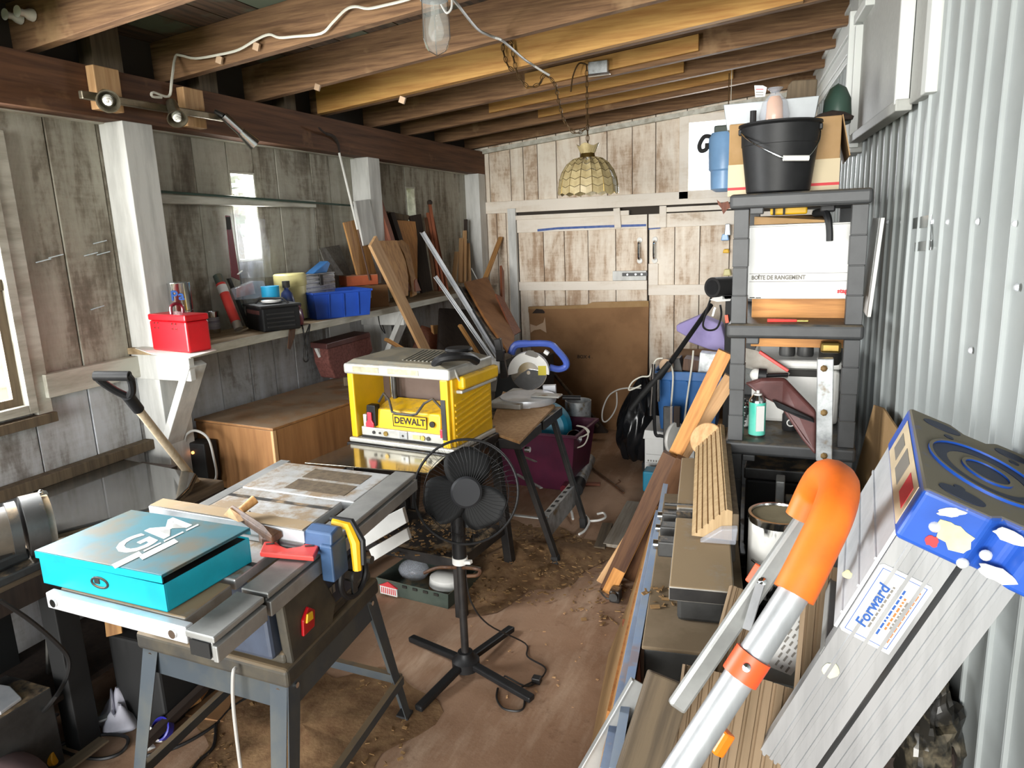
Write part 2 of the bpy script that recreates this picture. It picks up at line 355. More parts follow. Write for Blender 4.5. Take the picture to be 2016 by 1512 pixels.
# left wall: backing with openings, then upright boards
W1 = (.78, 1.80, 1.09, 2.08)      # y0 y1 z0 z1 of the big window
W2 = (2.995, 3.185, 1.60, 2.06)
W3 = (4.80, 4.945, 1.60, 2.06)
def holed(b, x0, x1, ys, ye, zs, ze, holes):
    cuts = sorted(set([ys, ye]+[h[0] for h in holes]+[h[1] for h in holes]))
    for a, c in zip(cuts, cuts[1:]):
        mid = (a+c)/2; hs = [h for h in holes if h[0] < mid < h[1]]; z = zs
        for h in sorted(hs, key=lambda q: q[2]): b.b2((x0, a, z), (x1, c, h[2])); z = h[3]
        b.b2((x0, a, z), (x1, c, ze))
b = MB(); holed(b, LX-.06, LX-.022, -1.6, BY+.06, -.1, 2.62, [W1, W2, W3])
wl = b.build('wall_left', 'backing'); tag(wl, kind='structure')
seams = [-1.5, -1.2, -.92, -.62, -.34, -.05, .22, .5, .78, 1.80, 2.035, 2.26, 2.52, 2.77, 2.995, 3.185, 3.37, 3.68, 3.86, 4.12, 4.36, 4.60, 4.80, 4.945, 5.20, 5.47, 5.72, 6.0]
random.seed(3)
for a, c in zip(seams, seams[1:]):
    g = .0025; tt = .02+random.uniform(-.003, .003); mid = (a+c)/2; segs = [(-.02, 1.165), (1.165, 2.28)]
    for h in (W1, W2, W3):
        if h[0] < mid < h[1]: segs = [(-.02, h[2]), (h[3], 2.28)]
    for z0, z1 in segs:
        MB().b2((LX-.022, a+g, z0), (LX-.022+tt, c-g, z1)).build('plank', 'wash_left' if z0 > 1 else 'wash_low', wl, bevel=.002, org=((LX, a, z0)))
# nailing strips and posts
def trim(n, lo, hi, m): o = MB().b2(lo, hi).build('trim_%d' % n, m, org=lo, bevel=.003); return tag(o, kind='structure')
trim(1, (LX-.01, -1.5, 2.20), (LX+.035, BY, 2.29), M['white_rail'])
for i, (y, w_) in enumerate(((2.275, .15), (4.10, .14), (5.84, .14), (.35, .15))):
    trim(2+i, (LX, y, 0 if i else 0), (-2.585, y+w_, 2.205), M['white_post'])
bm_ = board('plate_beam', (-2.64, -1.5, 2.30), (-2.64, BY, 2.30), .19, .10, 'beam', up=(1, 0, 0)); 
bm_.name = 'trim_6'; tag(bm_, kind='structure')
trim(7, (LX, 1.84, 1.135), (LX+.04, 2.275, 1.228), M['white_rail'])
trim(8, (LX, -1.0, .80), (LX+.05, 2.275, .845), M['wood_grey'])
trim(9, (LX, 2.43, 1.885), (-2.66, 3.62, 1.925), M['white_rail'])
rod = MB().cyl((-2.645, 2.44, 1.935), (-2.645, 4.07, 1.90), .006, n=8).build('green_rod', 'green_dark', org=(-2.645, 2.44, 1.935)); tag(rod, 'thin dark green rod lying along the white strip on the left wall', 'rod')
# bent nails left in the boards
nb = MB()
for px, py in ((70, 517), (95, 508), (183, 480), (165, 504), (190, 502), (178, 610)):
    p = AX(px, py, LX+.002); nb.bar(p, p+V((.02, .05, .012)), .004, .004)
o = nb.build('nail', 'chrome', wl); o['kind'] = 'stuff'

# big window in the left wall
def window(n, x, y0, y1, z0, z1, cas, rails=()):
    r = thing('window_%d' % n, None, None, (x, y0, z0), kind='structure')
    def bb(nm, lo, hi, m): MB().b2(lo, hi).build(nm, m, r, bevel=.002, world=True)
    bb('window_frame', (x-.05, y0, z0), (x+.03, y0+cas, z1), 'white_rail'); bb('window_frame', (x-.05, y1-cas, z0), (x+.03, y1, z1), 'white_rail')
    bb('window_frame', (x-.05, y0+cas, z1-cas), (x+.03, y1-cas, z1), 'white_rail'); bb('window_sill', (x-.05, y0+cas, z0), (x+.03, y1-cas, z0+cas), 'white_rail')
    for zr in rails: bb('meeting_rail', (x-.03, y0+cas, zr), (x+.01, y1-cas, zr+.04), 'wood_grey')
    MB().b2((x-.034, y0+cas, z0+cas), (x-.03, y1-cas, z1-cas)).build('pane', 'pane', r, world=True)
    return r
w1 = window(1, LX, W1[0], W1[1], W1[2], W1[3], .035, (1.56,))
for d, z0, z1, x in ((.035, 1.60, 2.05, -.03), (.035, 1.125, 1.56, -.012)):
    b = MB()
    for ya, yb in ((W1[0]+d, W1[0]+d+.035), (W1[1]-d-.035, W1[1]-d)): b.b2((LX+x-.01, ya, z0), (LX+x+.012, yb, z1))
    b.b2((LX+x-.01, W1[0]+d+.035, z0), (LX+x+.012, W1[1]-d-.035, z0+.03)); b.build('sash', 'wood_grey', w1, world=True)
# casing boards round it and a sill
MB().b2((LX-.002, W1[1], W1[2]-.03), (LX+.022, W1[1]+.06, 2.13)).build('casing', 'white_rail', w1, world=True, bevel=.002)
MB().b2((LX-.002, W1[0]-.06, W1[2]-.05), (LX+.045, W1[1]+.06, W1[2]-.012)).build('casing', 'wood_grey', w1, world=True, bevel=.002)
window(2, LX-.03, *W2, .012); window(3, LX-.03, *W3, .012)

# back wall
b = MB(); W4 = (-.845, -.40, 1.955, 2.49)
def holed_x(b, y0, y1, xs, xe, zs, ze, holes):
    cuts = sorted(set([xs, xe]+[h[0] for h in holes]+[h[1] for h in holes]))
    for a, c in zip(cuts, cuts[1:]):
        mid = (a+c)/2; z = zs
        for h in sorted([h for h in holes if h[0] < mid < h[1]], key=lambda q: q[2]): b.b2((a, y0, z), (c, y1, h[2])); z = h[3]
        b.b2((a, y0, z), (c, y1, ze))
holed_x(b, BY+.022, BY+.06, LX-.06, .5, -.1, 3.0, [W4])
wb = b.build('wall_back', 'backing'); tag(wb, kind='structure')
def roofz(x): return 2.42+.09*(x+2.68)       # underside of the rafters
ups = [LX, -2.55, -2.35, -2.23, -2.10, -1.93, -1.72, -1.49, -1.28, -1.09, -.845, -.40, -.2, .05, .3]
for a, c in zip(ups, ups[1:]):
    g = .003; tt = .02+random.uniform(-.003, .003); zt = roofz((a+c)/2)+.1
    segs = [(1.90, zt)] if not (W4[0] < (a+c)/2 < W4[1]) else [(1.90, W4[2]), (W4[3], zt)]
    for z0, z1 in segs: MB().b2((a+g, BY+.022-tt, z0), (c-g, BY+.022, z1)).build('plank', 'wash_back', wb, bevel=.002, org=(a, BY, z0))
for a, c in zip([LX, -2.6, -2.5, -2.41], [-2.6, -2.5, -2.41, -2.34]): MB().b2((a+.003, BY+.002, -.02), (c-.003, BY+.022, 1.9)).build('plank', 'wash_back', wb, bevel=.002, org=(a, BY, 0))
def railb(lo, hi, m='wash_rail', nm='rail', par=wb): return MB().b2(lo, hi).build(nm, m, par, bevel=.003, org=lo if par is wb else None, world=par is not wb)
railb((LX, BY-.03, 1.865), (.3, BY+.002, 1.965)); railb((-2.31, BY-.045, 1.80), (-1.3, BY-.005, 1.838)); railb((-1.0, BY-.045, 1.81), (.2, BY-.005, 1.848))
railb((-2.375, BY-.05, 0), (-2.30, BY-.005, 1.90), 'white_post', 'door_jamb')
o = railb((LX, BY-.035, 2.36), (-2.6, BY, 2.41), 'white_rail', 'cleat')
o = MB().bar((-2.6, BY-.02, roofz(-2.6)-.035), (.1, BY-.02, roofz(.1)-.035), .05, .035, up=(0, 0, 1)).build('rake_trim', 'white_rail', wb, org=(0, 0, 0))
for n, x0, x1, ps in ((1, -2.295, -1.152, (-2.295, -2.06, -1.87, -1.66, -1.42, -1.152)), (2, -1.14, .10, (-1.14, -.93, -.73, -.5, -.27, -.08, .10))):
    d = thing('door_%d' % n, None, None, (x0, BY, 0), kind='structure')
    for a, c in zip(ps, ps[1:]):
        tt = random.uniform(0, .004); MB().b2((a+.003, BY-.012-tt, .03), (c-.003, BY+.01, 1.80)).build('plank', 'wash_back', d, bevel=.002, world=True)
    def rl(za, zb, xa=x0, xb=x1, y=BY-.036): o = railb((xa, y, za), (xb, BY-.012, zb), 'wash_rail', 'rail', d)
    rl(1.69, 1.80); rl(1.185 if n == 1 else 1.14, 1.262 if n == 1 else 1.225); rl(.06, .17)
    if n == 2: rl(1.225, 1.40, -1.14, -1.06)
    # pull handle
    hx = -1.215 if n == 1 else -1.09; h = thing('handle', None, None); h.parent = d; h.matrix_basis = xf(V((hx, BY-.02, 1.51))-d.location)
    bh = MB().tube(smoothpts([(0, -.012, -.075), (0, -.045, -.06), (0, -.05, 0), (0, -.045, .06), (0, -.012, .075)], 4), .009, 8); bh.build('grip', 'chrome', h, smooth=True)
    b2_ = MB(); b2_.lathe([(.001, -.01), (.024, -.008), (.022, 0), (.01, .004), (.001, .005)], 14, Matrix.Translation((0, -.004, .085)) @ Matrix.Rotation(PI/2, 4, 'X')); b2_.lathe([(.001, -.01), (.024, -.008), (.022, 0), (.01, .004), (.001, .005)], 14, Matrix.Translation((0, -.004, -.085)) @ Matrix.Rotation(PI/2, 4, 'X')); b2_.build('rosette', 'white_plastic', h, smooth=True)
d1 = bpy.data.objects['door_1']; d2 = bpy.data.objects['door_2']
MB().b2((-1.44, BY-.05, 1.265), (-1.155, BY-.013, 1.345)).build('latch_block', 'white_post', d1, world=True, bevel=.003)
lb = MB().b2((-1.355, BY-.06, 1.302), (-1.145, BY-.05, 1.33)).build('latch_bar', 'black_metal', d1, world=True)
bb_ = MB()
for x in (-1.31, -1.24, -1.19): bb_.cyl((x, BY-.066, 1.316), (x, BY-.06, 1.316), .008, n=8)
bb_.build('bolt', 'chrome', d1, world=True)
for xa, za, xb, zb in ((-1.39, 1.70, -1.40, 1.86), (-1.02, 1.69, -1.02, 1.86)): MB().bar((xa, BY-.052, za), (xb+.0, BY-.052, zb), .055, .02, up=(0, 1, 0)).build('turn_block', 'wash_rail', wb, bevel=.003)
# strip of blue tape
tp = []
for px, py in ((1058, 453), (1100, 449), (1150, 447), (1200, 445), (1272, 443)): tp.append(AY(px, py, BY-.042))
b = MB()
for p, q in zip(tp, tp[1:]): b.add([p-V((0, 0, .012)), q-V((0, 0, .010)), q+V((0, 0, .008)), p+V((0, 0, .008))], [(0, 1, 2, 3)])
tag(b.build('masking_tape', 'blue_tape', org=tp[0], solid=.001), 'long strip of blue masking tape across the left back door leaf', 'tape')
q0, q1 = AY(1277, 452, BY-.042), AY(1300, 450, BY-.042)
tag(MB().add([q0, q1, q1+V((0, 0, .008)), q0+V((0, 0, .01))], [(0, 1, 2, 3)]).build('masking_tape', 'blue_tape', org=q0, solid=.001), 'short end of blue masking tape on the right back door leaf', 'tape')
# window in the back wall
r4 = thing('window_4', None, None, (W4[0], BY, W4[2]), kind='structure')
for lo, hi in (((W4[0]-.055, BY-.03, W4[2]-.05), (W4[0]+.02, BY+.04, W4[3]+.05)), ((W4[1]-.02, BY-.03, W4[2]-.05), (W4[1]+.055, BY+.04, W4[3]+.05)), ((W4[0]+.02, BY-.03, W4[3]-.01), (W4[1]-.02, BY+.04, W4[3]+.05)), ((W4[0]+.02, BY-.036, W4[2]-.052), (W4[1]-.02, BY+.04, W4[2]+.013))):
    MB().b2(lo, hi).build('window_frame', 'wash_rail', r4, world=True, bevel=.003)
MB().b2((W4[0]+.02, BY+.02, W4[2]+.01), (W4[1]-.02, BY+.024, W4[3]-.01)).build('pane', 'pane', r4, world=True)

# steel wall on the right: ribbed sheets in its own frame (x towards the back, y into the room)
_ex = V((-.077, 1, 0)).normalized(); _ey = V((-1, -.077, 0)).normalized()
RWM = Matrix((_ex, _ey, V((0, 0, 1)))).transposed().to_4x4(); RWM.translation = V((.56, 0, 0))
def RP(px, py): return AP(px, py, (.56, 0, 0), (1, .077, 0))
def rws(p): return RWM.inverted() @ V(p)
wr = thing('wall_right', None, None, mtx=RWM, kind='structure')
random.seed(5)
def sheet(s0, s1, z0, z1, par, per=.1325, h=.0075, lift=0, ripple=0):
    xs = []; k = math.floor(s0/per)
    while k*per < s1:
        x0 = k*per
        for dx, y in ((0, 0), (.05, 0), (.057, .003), (.062, .010), (.066, h), (.070, .010), (.075, .003), (.082, 0), (.1, .0018), (.116, 0)):
            if s0 <= x0+dx <= s1: xs.append((x0+dx, y))
        k += 1
    xs = [(s0, 0)]+xs+[(s1, 0)]; zs = [z0+(z1-z0)*j/14 for j in range(15)]
    vs = [(x, y+lift+ripple*.004*math.sin(x*3.1+z*2.2)*math.sin(z*3), z) for z in zs for x, y in xs]; n = len(xs)
    return MB().add(vs, [(j*n+i, j*n+i+1, (j+1)*n+i+1, (j+1)*n+i) for j in range(14) for i in range(n-1)]).build('steel_sheet', 'steel_wall', par, smooth=30, solid=.0012)
sheet(-1.6, .95, -.05, 2.95, wr); sheet(.93, 2.62, -.05, 2.95, wr, lift=.002, ripple=1); sheet(2.60, 4.3, -.05, 2.95, wr, lift=.001, ripple=1); sheet(4.28, 6.1, -.05, 2.95, wr)
MB().b2((-1.6, -.05, -.1), (6.1, -.02, 3.0)).build('backing', 'backing', wr)
scr = None
for px, py in ((1730, 437), (1752, 437), (1780, 437), (1842, 436), (1872, 437), (1932, 436), (2006, 440), (1918, 690), (2010, 566), (1745, 690), (1840, 690)):
    q = rws(RP(px, py))
    if scr is None: scr = MB().lathe([(.009, 0), (.008, .003), (.005, .006), (.001, .007)], 8, Matrix.Rotation(-PI/2, 4, 'X')).build('screw', 'alu_white', wr)
    s_ = scr if not scr.get('used') else scr.copy()
    if scr.get('used'): COL.objects.link(s_)
    scr['used'] = 1; s_.matrix_basis = xf((q.x, .006, q.z))
# bits of foil tape left on it
for (xa, ya), (xb, yb), wd in (((1806, 440), (1842, 434), .034), (1808, 484, 1842, 482, .03)[0:0] or ((1810, 486), (1842, 482), .028), ((1841, 432), (1842, 486), .008)):
    p, q = rws(RP(xa, ya)), rws(RP(xb, yb)); p.y = q.y = .012
    MB().bar(p, q, wd, .002, up=(0, 1, 0)).build('foil_tape', 'chrome', wr)
# blanked opening with flanges high on the steel wall
w5 = thing('window_5', None, None, mtx=RWM, kind='structure')
sA, sB, zA, zB = 2.56, 3.80, 2.05, 2.60
MB().b2((sA+.22, .035, zA+.02), (sB-.06, .045, zB+.25)).build('blank_panel', 'grey_panel', w5)
MB().b2((sA-.03, .0, zA+.005), (sA+.03, .035, zB+.25)).build('flange', 'white_flange', w5, bevel=.004)
MB().b2((sA+.03, .0, zA+.005), (sA+.20, .03, zB+.25)).build('flange', 'grey_panel', w5, bevel=.004)
MB().b2((sA+.205, .03, zA+.01), (sA+.222, .072, zB+.25)).build('flange', 'white_flange', w5, bevel=.002)
MB().b2((sB-.075, .03, zA+.02), (sB-.05, .075, zB-.07)).build('flange', 'white_flange', w5, bevel=.002)
MB().b2((sB-.03, .03, zA-.03), (sB, .095, zB)).build('flange', 'white_flange', w5, bevel=.002)
MB().b2((sB, .0, zA-.05), (sB+.25, .06, zB+.2)).build('flange', 'grey_panel', w5, bevel=.004)
MB().b2((sA+.2, .02, zA-.012), (sB, .07, zA+.025)).build('flange', 'grey_panel', w5, bevel=.004)
MB().b2((sA+.9, .03, zB-.06), (sB+.1, .08, zB-.02)).build('flange', 'white_flange', w5, bevel=.004)
# horizontal flashing along the top of the steel wall, towards the back
fl_ = MB(); fl_.b2((4.0, .0, 2.53), (6.1, .03, 2.95)); fl_.b2((3.9, .03, 2.60), (6.1, .045, 2.615)); fl_.b2((3.9, .03, 2.72), (6.1, .05, 2.735)); fl_.b2((3.95, .0, 2.50), (6.1, .02, 2.54))
fl_.build('flashing', 'white_flange', wr, bevel=.002)

# roof: deck boards over rafters
ce = MB().b2((-3.0, -1.6, 2.98), (.9, 6.1, 3.0)).build('ceiling', 'backing'); tag(ce, kind='structure')
RS = .09
ce_v = ce.data.vertices
for v in ce_v: v.co.z = (2.62 if v.co.z < 2.99 else 2.64) + RS*(v.co.x+2.68)
x = -2.95; k = 0
while x < .7:
    wd = .165; MB().hexa([(x+.004, -1.6, roofz(x)+.175), (x+wd-.004, -1.6, roofz(x+wd)+.175), (x+wd-.004, 6.08, roofz(x+wd)+.175), (x+.004, 6.08, roofz(x)+.175)]+[(x+.004, -1.6, roofz(x)+.195), (x+wd-.004, -1.6, roofz(x+wd)+.195), (x+wd-.004, 6.08, roofz(x+wd)+.195), (x+.004, 6.08, roofz(x)+.195)]).build('roof_board', 'deck', ce, org=(x, 0, 0)); x += wd
def rafter(y, m='rafter', x0=-2.80, x1=None, w_=.045, h=.175, nm='rafter', dz=0):
    x1 = rwx(y)-.02 if x1 is None else x1; b = MB(); z0, z1 = roofz(x0)+dz, roofz(x1)+dz
    b.hexa([(x0, y, z0), (x1, y, z1), (x1, y+w_, z1), (x0, y+w_, z0), (x0, y, z0+h), (x1, y, z1+h), (x1, y+w_, z1+h), (x0, y+w_, z0+h)])
    return b.build(nm, m, ce, bevel=.002, org=(x0, y, z0))
for y in (-1.0, -.4, .2, .8, 1.40, 1.98, 2.62, 3.20, 3.76, 4.33, 4.82, 5.36, 5.92): rafter(y)
rafter(3.71, 'yellow_wood', -2.66, -.02, h=.165, nm='sister_board')
for y, xa, xb, dz in ((4.30, -1.57, -.55, .025), (4.79, -2.02, -.7, .03), (5.33, -1.85, -.45, .035)): rafter(y, 'yellow_wood', xa, xb, .028, .085, 'sister_board', dz)
for px, py, w_, h in ((200, 130, .14, .2), (400, 185, .12, .12), (560, 210, .1, .1)):
    p = AX(px, py, -2.70); MB().b2((p.x-.04, p.y-w_/2, 2.39), (p.x+.04, p.y+w_/2, 2.42+h)).build('blocking', 'wood_grey', ce, bevel=.002)

# what stands outside: a neighbour's cream siding and some trees
nh = thing('neighbour_house', 'cream clapboard house wall seen through the large left window', 'house', (-5.2, .5, -.1))
MB().b2((-5.6, -2.5, -.1), (-5.25, 5.2, 3.6)).build('wall', 'siding', nh, world=True)
for i in range(22):
    z = -.05+i*.16; MB().hexa([(-5.25, -2.5, z), (-5.215, -2.5, z), (-5.215, 5.2, z), (-5.25, 5.2, z), (-5.25, -2.5, z+.16), (-5.235, -2.5, z+.16), (-5.235, 5.2, z+.16), (-5.25, 5.2, z+.16)]).build('clapboard', 'siding', nh, world=True)
random.seed(9)
# ---------------------------------------------------------------- helpers for things standing on a level surface
def seat(L, K, R, z, top=None, minw=None):
    """frame of a box standing at height z whose base shows the corners L, K (nearest) and R: x axis L->K, y axis away from the viewer"""
    a, k, r = AZ(*L, z), AZ(*K, z), AZ(*R, z); ex = (k-a); w_ = ex.length; ex.normalize(); ey = V((-ex.y, ex.x, 0)); d = (r-k).dot(ey)
    m = Matrix((ex, ey, V((0, 0, 1)))).transposed().to_4x4(); m.translation = a
    h = None
    if top:
        n = V((a.x, a.y, 0)).normalized(); h = AP(*top, a, n).z - z
    return m, w_, d, h
def hgt(base, px, py): return AP(px, py, base, V((base.x, base.y, 0)).normalized()).z - base.z
ZS = 1.265
ws = thing('wall_shelf', 'long white-edged wooden shelf along the left plank wall', 'shelf', (LX, 2.27, ZS))
sb_ = MB(); sb_.b2((LX, 2.25, ZS-.028), (-2.375, 5.62, ZS)); sb_.build('shelf_board', mat('shelf_top_wood', '#a58f70', '#7f6a4d', 5, (5, .5, 5), rough=.8), ws, world=True, bevel=.002)
MB().b2((-2.375, 2.25, ZS-.036), (-2.36, 5.62, ZS+.001)).build('front_edge', 'white_rail', ws, world=True, bevel=.002)
for y in (2.31, 4.12):
    MB().bar((-2.60, y, .83), (-2.40, y, ZS-.07), .035, .10, up=(0, 1, 0)).build('brace', 'white_post', ws, world=True, bevel=.003)
    MB().b2((LX, y-.045, ZS-.14), (-2.39, y-.015, ZS-.03)).build('bracket_arm', 'white_post', ws, world=True, bevel=.003)

# red metal box
pp = [AZ(x, y, ZS+.002) for x, y in ((266, 686), (300, 698), (372, 705), (426, 690), (404, 679), (330, 672))]
tag(MB().slab(pp, (0, 0, .002)).build('paper_sheet', 'paper', org=pp[0]), 'white paper sheet under the red metal box on the wall shelf', 'paper')
m, w_, d, h = seat((301, 689), (373, 696), (411, 682), ZS+.005, (290, 618)); d *= .68; t = thing('metal_box', 'glossy red metal box with a top handle on the wall shelf', 'tool box', mtx=m)
MB().b2((0, 0, 0), (w_, d, h*.82)).build('body', 'red', t, bevel=.008)
MB().b2((-.002, -.002, h*.83), (w_+.002, d+.002, h)).build('lid', 'red', t, bevel=.006)
MB().tube(smoothpts([(w_*.5, d*.25, h), (w_*.5, d*.27, h+.03), (w_*.5, d*.5, h+.04), (w_*.5, d*.73, h+.03), (w_*.5, d*.75, h)], 4), .007, 8).build('handle', 'maroon', t, smooth=True)
for fx in (.22, .70):
    b = MB()
    for dx in (-.012, .012):
        for dz in (-.01, .01): b.cyl((w_*fx+dx, -.004, h*.70+dz), (w_*fx+dx, .001, h*.70+dz), .004, n=8)
    b.build('rivet', 'chrome', t)
def tin(name, label, cat, x, y, z, r, h, lab=None, lm='white_plastic', l0=.15, l1=.8, bodym='chrome', rim=True):
    t = thing(name, label, cat, (x, y, z))
    MB().lathe([(r*.97, 0), (r, .004), (r, h-.006), (r*1.02, h-.003), (r*1.02, h), (r*.9, h), (r*.88, h-.006)], 24).build('can', bodym, t, smooth=True)
    MB().lathe([(r*.87, h-.005), (r*.87, h-.002), (r*.3, h-.001)], 20).build('lid', bodym, t, smooth=True)
    if lm: MB().lathe([(r*1.004, h*l0), (r*1.012, h*l0+.001), (r*1.012, h*l1), (r*1.004, h*l1)], 24).build('paper_label', lm, t, smooth=True)
    if lab: text('lettering', lab[0], lab[1], lab[2], t, facing((r*1.02*math.sin(lab[3]), -r*1.02*math.cos(lab[3]), h*lab[4]), (math.sin(lab[3]), -math.cos(lab[3]), 0)), bold=.001)
    return t
p = AX(355, 611, -2.585); z2 = p.z; q = V((-2.585, p.y, ZS))
tin('paint_can', 'open-labelled silver can under the one lettered Pa behind the red box', 'can', q.x, q.y, ZS, .055, z2-ZS, None, 'white_plastic')
tin('paint_can', 'shiny small paint can lettered Pa, topmost behind the red box', 'can', q.x, q.y, z2, .056, .125, ('Pa', .06, 'ink_blue', .75, .55), None)
p = AZ(421, 656, ZS); tin('paint_can', 'small can with purple band just right of the red box', 'can', p.x, p.y, ZS, .034, hgt(p, 421, 613), None, mat('purple_band_label', '#5b5368', '#c9c6c6', 14, (.1, .1, 3)), .2, .75)

# leaning tube and bar
p0 = AZ(470, 648, ZS+.02); p1 = AX(428, 543, LX+.035); d = p1-p0
t = thing('spirit_tube', 'long red and white cardboard tube with grey ends leaning on the shelf', 'tube', p0)
for nm, a, b_, r, m_ in (('end_cap', 0, .13, .022, 'cast_iron'), ('sleeve', .13, .66, .024, 'red_plastic'), ('paper_label', .66, .80, .0245, 'white_card'), ('sleeve', .80, .84, .024, 'red_plastic'), ('end_cap', .84, 1.0, .022, 'green_plastic')):
    MB().cyl(d*a, d*b_, r, n=16).build(nm, m_, t, smooth=True)
board('metal_bar', AZ(489, 643, ZS+.002), AX(450, 548, LX+.03), .035, .012, 'steel_dark', label='dark grey steel bar leaning beside the red tube', cat='bar')

# black charger box with a maroon jar and other bits
m, w_, d, h = seat((487, 647), (520, 655), (556, 640), ZS, (490, 597)); d = .19; t = thing('charger_box', 'black plastic box with ribbed front on the shelf edge', 'box', mtx=m)
MB().b2((0, 0, 0), (w_, d, h*.9)).build('body', 'black_plastic', t, bevel=.008); MB().b2((-.01, -.01, h*.9), (w_+.01, d+.01, h)).build('lid', 'black_matte', t, bevel=.005)
for i in range(4): MB().b2((w_, .02, h*(.15+.16*i)), (w_+.006, d-.03, h*(.22+.16*i))).build('rib', 'dark_rubber', t, bevel=.002)
MB().b2((w_*.15, -.004, h*.65), (w_*.85, 0, h*.8)).build('paper_label', 'maroon_cloth', t)
MB().tube([(w_*.3, .03, h), (w_*.35, .05, h+.025), (w_*.8, .13, h+.025), (w_*.85, .15, h)], .006, 8).build('handle', 'dark_rubber', t, smooth=True)
o = MB().lathe([(.02, 0), (.045, .003), (.05, .012), (.03, .016), (.001, .017)], 18).build('white_saucer', 'white_plastic', org=(0, 0, 0), smooth=True); o.location = m @ V((w_*.55, .09, h+.003)); tag(o, 'small white plastic lid lying on the black box', 'lid')
p = AZ(574, 643, ZS); h = hgt(p, 574, 599); t = thing('storage_jar', 'glossy maroon jar with flat lid beside the black box', 'jar', p)
MB().lathe([(.045, 0), (.062, .01), (.066, h*.4), (.06, h*.75), (.05, h*.85), (.05, h*.88)], 20).build('body', 'maroon', t, smooth=True); MB().lathe([(.054, h*.86), (.056, h*.88), (.056, h), (.05, h*1.01), (.001, h*1.01)], 20).build('lid', 'maroon', t, smooth=True)
c0 = AZ(590, 628, ZS+.01); hang = [c0+V((-.03, -.02, .02)), c0] + [AX(x, y, -2.34) for x, y in ((596, 645), (600, 672), (607, 705), (601, 712), (596, 700), (600, 668), (607, 645), (610, 640), (606, 668), (603, 705))]
tag(MB().tube(smoothpts(hang, 5), .004, 6).build('black_cable', 'cable_black', smooth=True, org=c0), 'looped black cord hanging over the shelf edge', 'cord')
b = MB(); P = [AX(x, y, -2.35) for x, y in ((571, 640), (583, 638), (580, 664), (572, 688), (567, 686))]; b.slab(P, (-.004, 0, 0)); tag(b.build('scraper_blade', 'wood_dark', org=P[0]), 'brown scraper hanging under the shelf edge by the cord', 'scraper')

# things along the wall behind
def standing(px, pyb, pyt, x): p = AX(px, pyb, x); q = V((x, p.y, ZS)); return q, hgt(q, px, pyt)
q, h = standing(535, 600, 563, -2.53); tin('small_can', 'bright cyan small can behind the black box', 'can', q.x, q.y, ZS, .045, h, None, None, bodym=M['cyan'])
q, h = standing(567, 600, 553, -2.50); t = thing('oil_bottle', 'navy oil bottle with white label behind the maroon jar', 'bottle', q, -.4)
navy = mat('navy_plastic', '#27345f', rough=.35)
MB().lathe([(.03, 0), (.05, .006), (.052, h*.55), (.04, h*.72), (.018, h*.8), (.016, h*.86)], 16, sy=.6).build('body', navy, t, smooth=True); MB().lathe([(.02, h*.85), (.02, h), (.001, h)], 14).build('cap', 'ink', t, smooth=True)
MB().box((0, -.0325, h*.35), (.07, .004, h*.35)).build('paper_label', 'white_card', t, bevel=.001)
q, h = standing(576, 600, 538, -2.60); t = thing('plastic_tub', 'cream plastic tub with lid left of the silver case', 'tub', q)
MB().lathe([(.055, 0), (.075, .01), (.082, h*.72), (.08, h*.74)], 20).build('body', 'cream', t, smooth=True); MB().lathe([(.086, h*.74), (.088, h*.76), (.088, h*.97), (.08, h), (.001, h)], 20).build('lid', 'cream', t, smooth=True)
a0 = AX(598, 566, -2.54); a1 = AX(661, 563, -2.54); zt = AX(628, 541, -2.54).z; t = thing('ribbed_case', 'silver ribbed metal case behind the blue bin', 'case', (-2.54, a0.y, ZS)); L_ = a1.y-a0.y; hh = zt-ZS
MB().b2((-.13, 0, 0), (0, L_, hh)).build('body', 'galv', t, bevel=.006)
for i in range(4): MB().b2((0, .01, hh-.02-.024*i), (.006, L_-.01, hh-.006-.024*i)).build('rib', 'alu', t, bevel=.002)
MB().b2((0, L_*.47, hh-.06), (.012, L_*.56, hh)).build('latch', 'steel_dark', t, bevel=.002)
MB().b2((-.13, 0, hh), (.002, L_, hh+.008)).build('lid', 'alu', t, bevel=.003)
p = AX(625, 540, -2.58); tag(MB().prism([(0, 0), (.13, 0), (.17, .05), (.15, .065), (.03, .015)], -.03, .03, Matrix.Rotation(PI/2, 4, 'Z') @ Matrix.Rotation(PI/2, 4, 'X')).build('blue_scoop', mat('mid_blue_plastic', '#3f7fc4', rough=.4), org=(0, 0, 0), bevel=.004), 'light blue plastic piece lying on the silver case', 'scoop').location = (-2.585, p.y-.07, ZS+hh+.008)
# clear hang bag with red edge on the wall
P = [AX(x, y, LX+.025) for x, y in ((472, 548), (538, 545), (521, 432), (452, 420))]; t = thing('zip_bag', 'clear plastic zip bag with red edge hung below the slot window', 'bag', P[0])
b = MB(); b.grid(lambda u, v: P[0].lerp(P[1], u).lerp(P[3].lerp(P[2], u), v) + V((.012*math.sin(u*17+v*4)*math.sin(v*6)+.008*math.sin(u*7), 0, 0)), 24, 14); b.build('film', 'baggie', t, world=True, smooth=True)
Q = [AX(x, y, LX+.032) for x, y in ((455, 545), (471, 552), (452, 425), (443, 424))]; MB().slab(Q, (.006, 0, 0)).build('edge_strip', 'maroon', t, world=True, bevel=.002)
Q = [AX(x, y, LX+.04) for x, y in ((444, 427), (452, 427), (454, 452), (446, 452))]; MB().slab(Q, (.004, 0, 0)).build('hang_tab', 'ink', t, world=True)
MB().bar(AX(468, 540, LX+.045), AX(477, 533, LX+.045), .008, .004).build('white_tag', 'white_plastic', t, world=True)
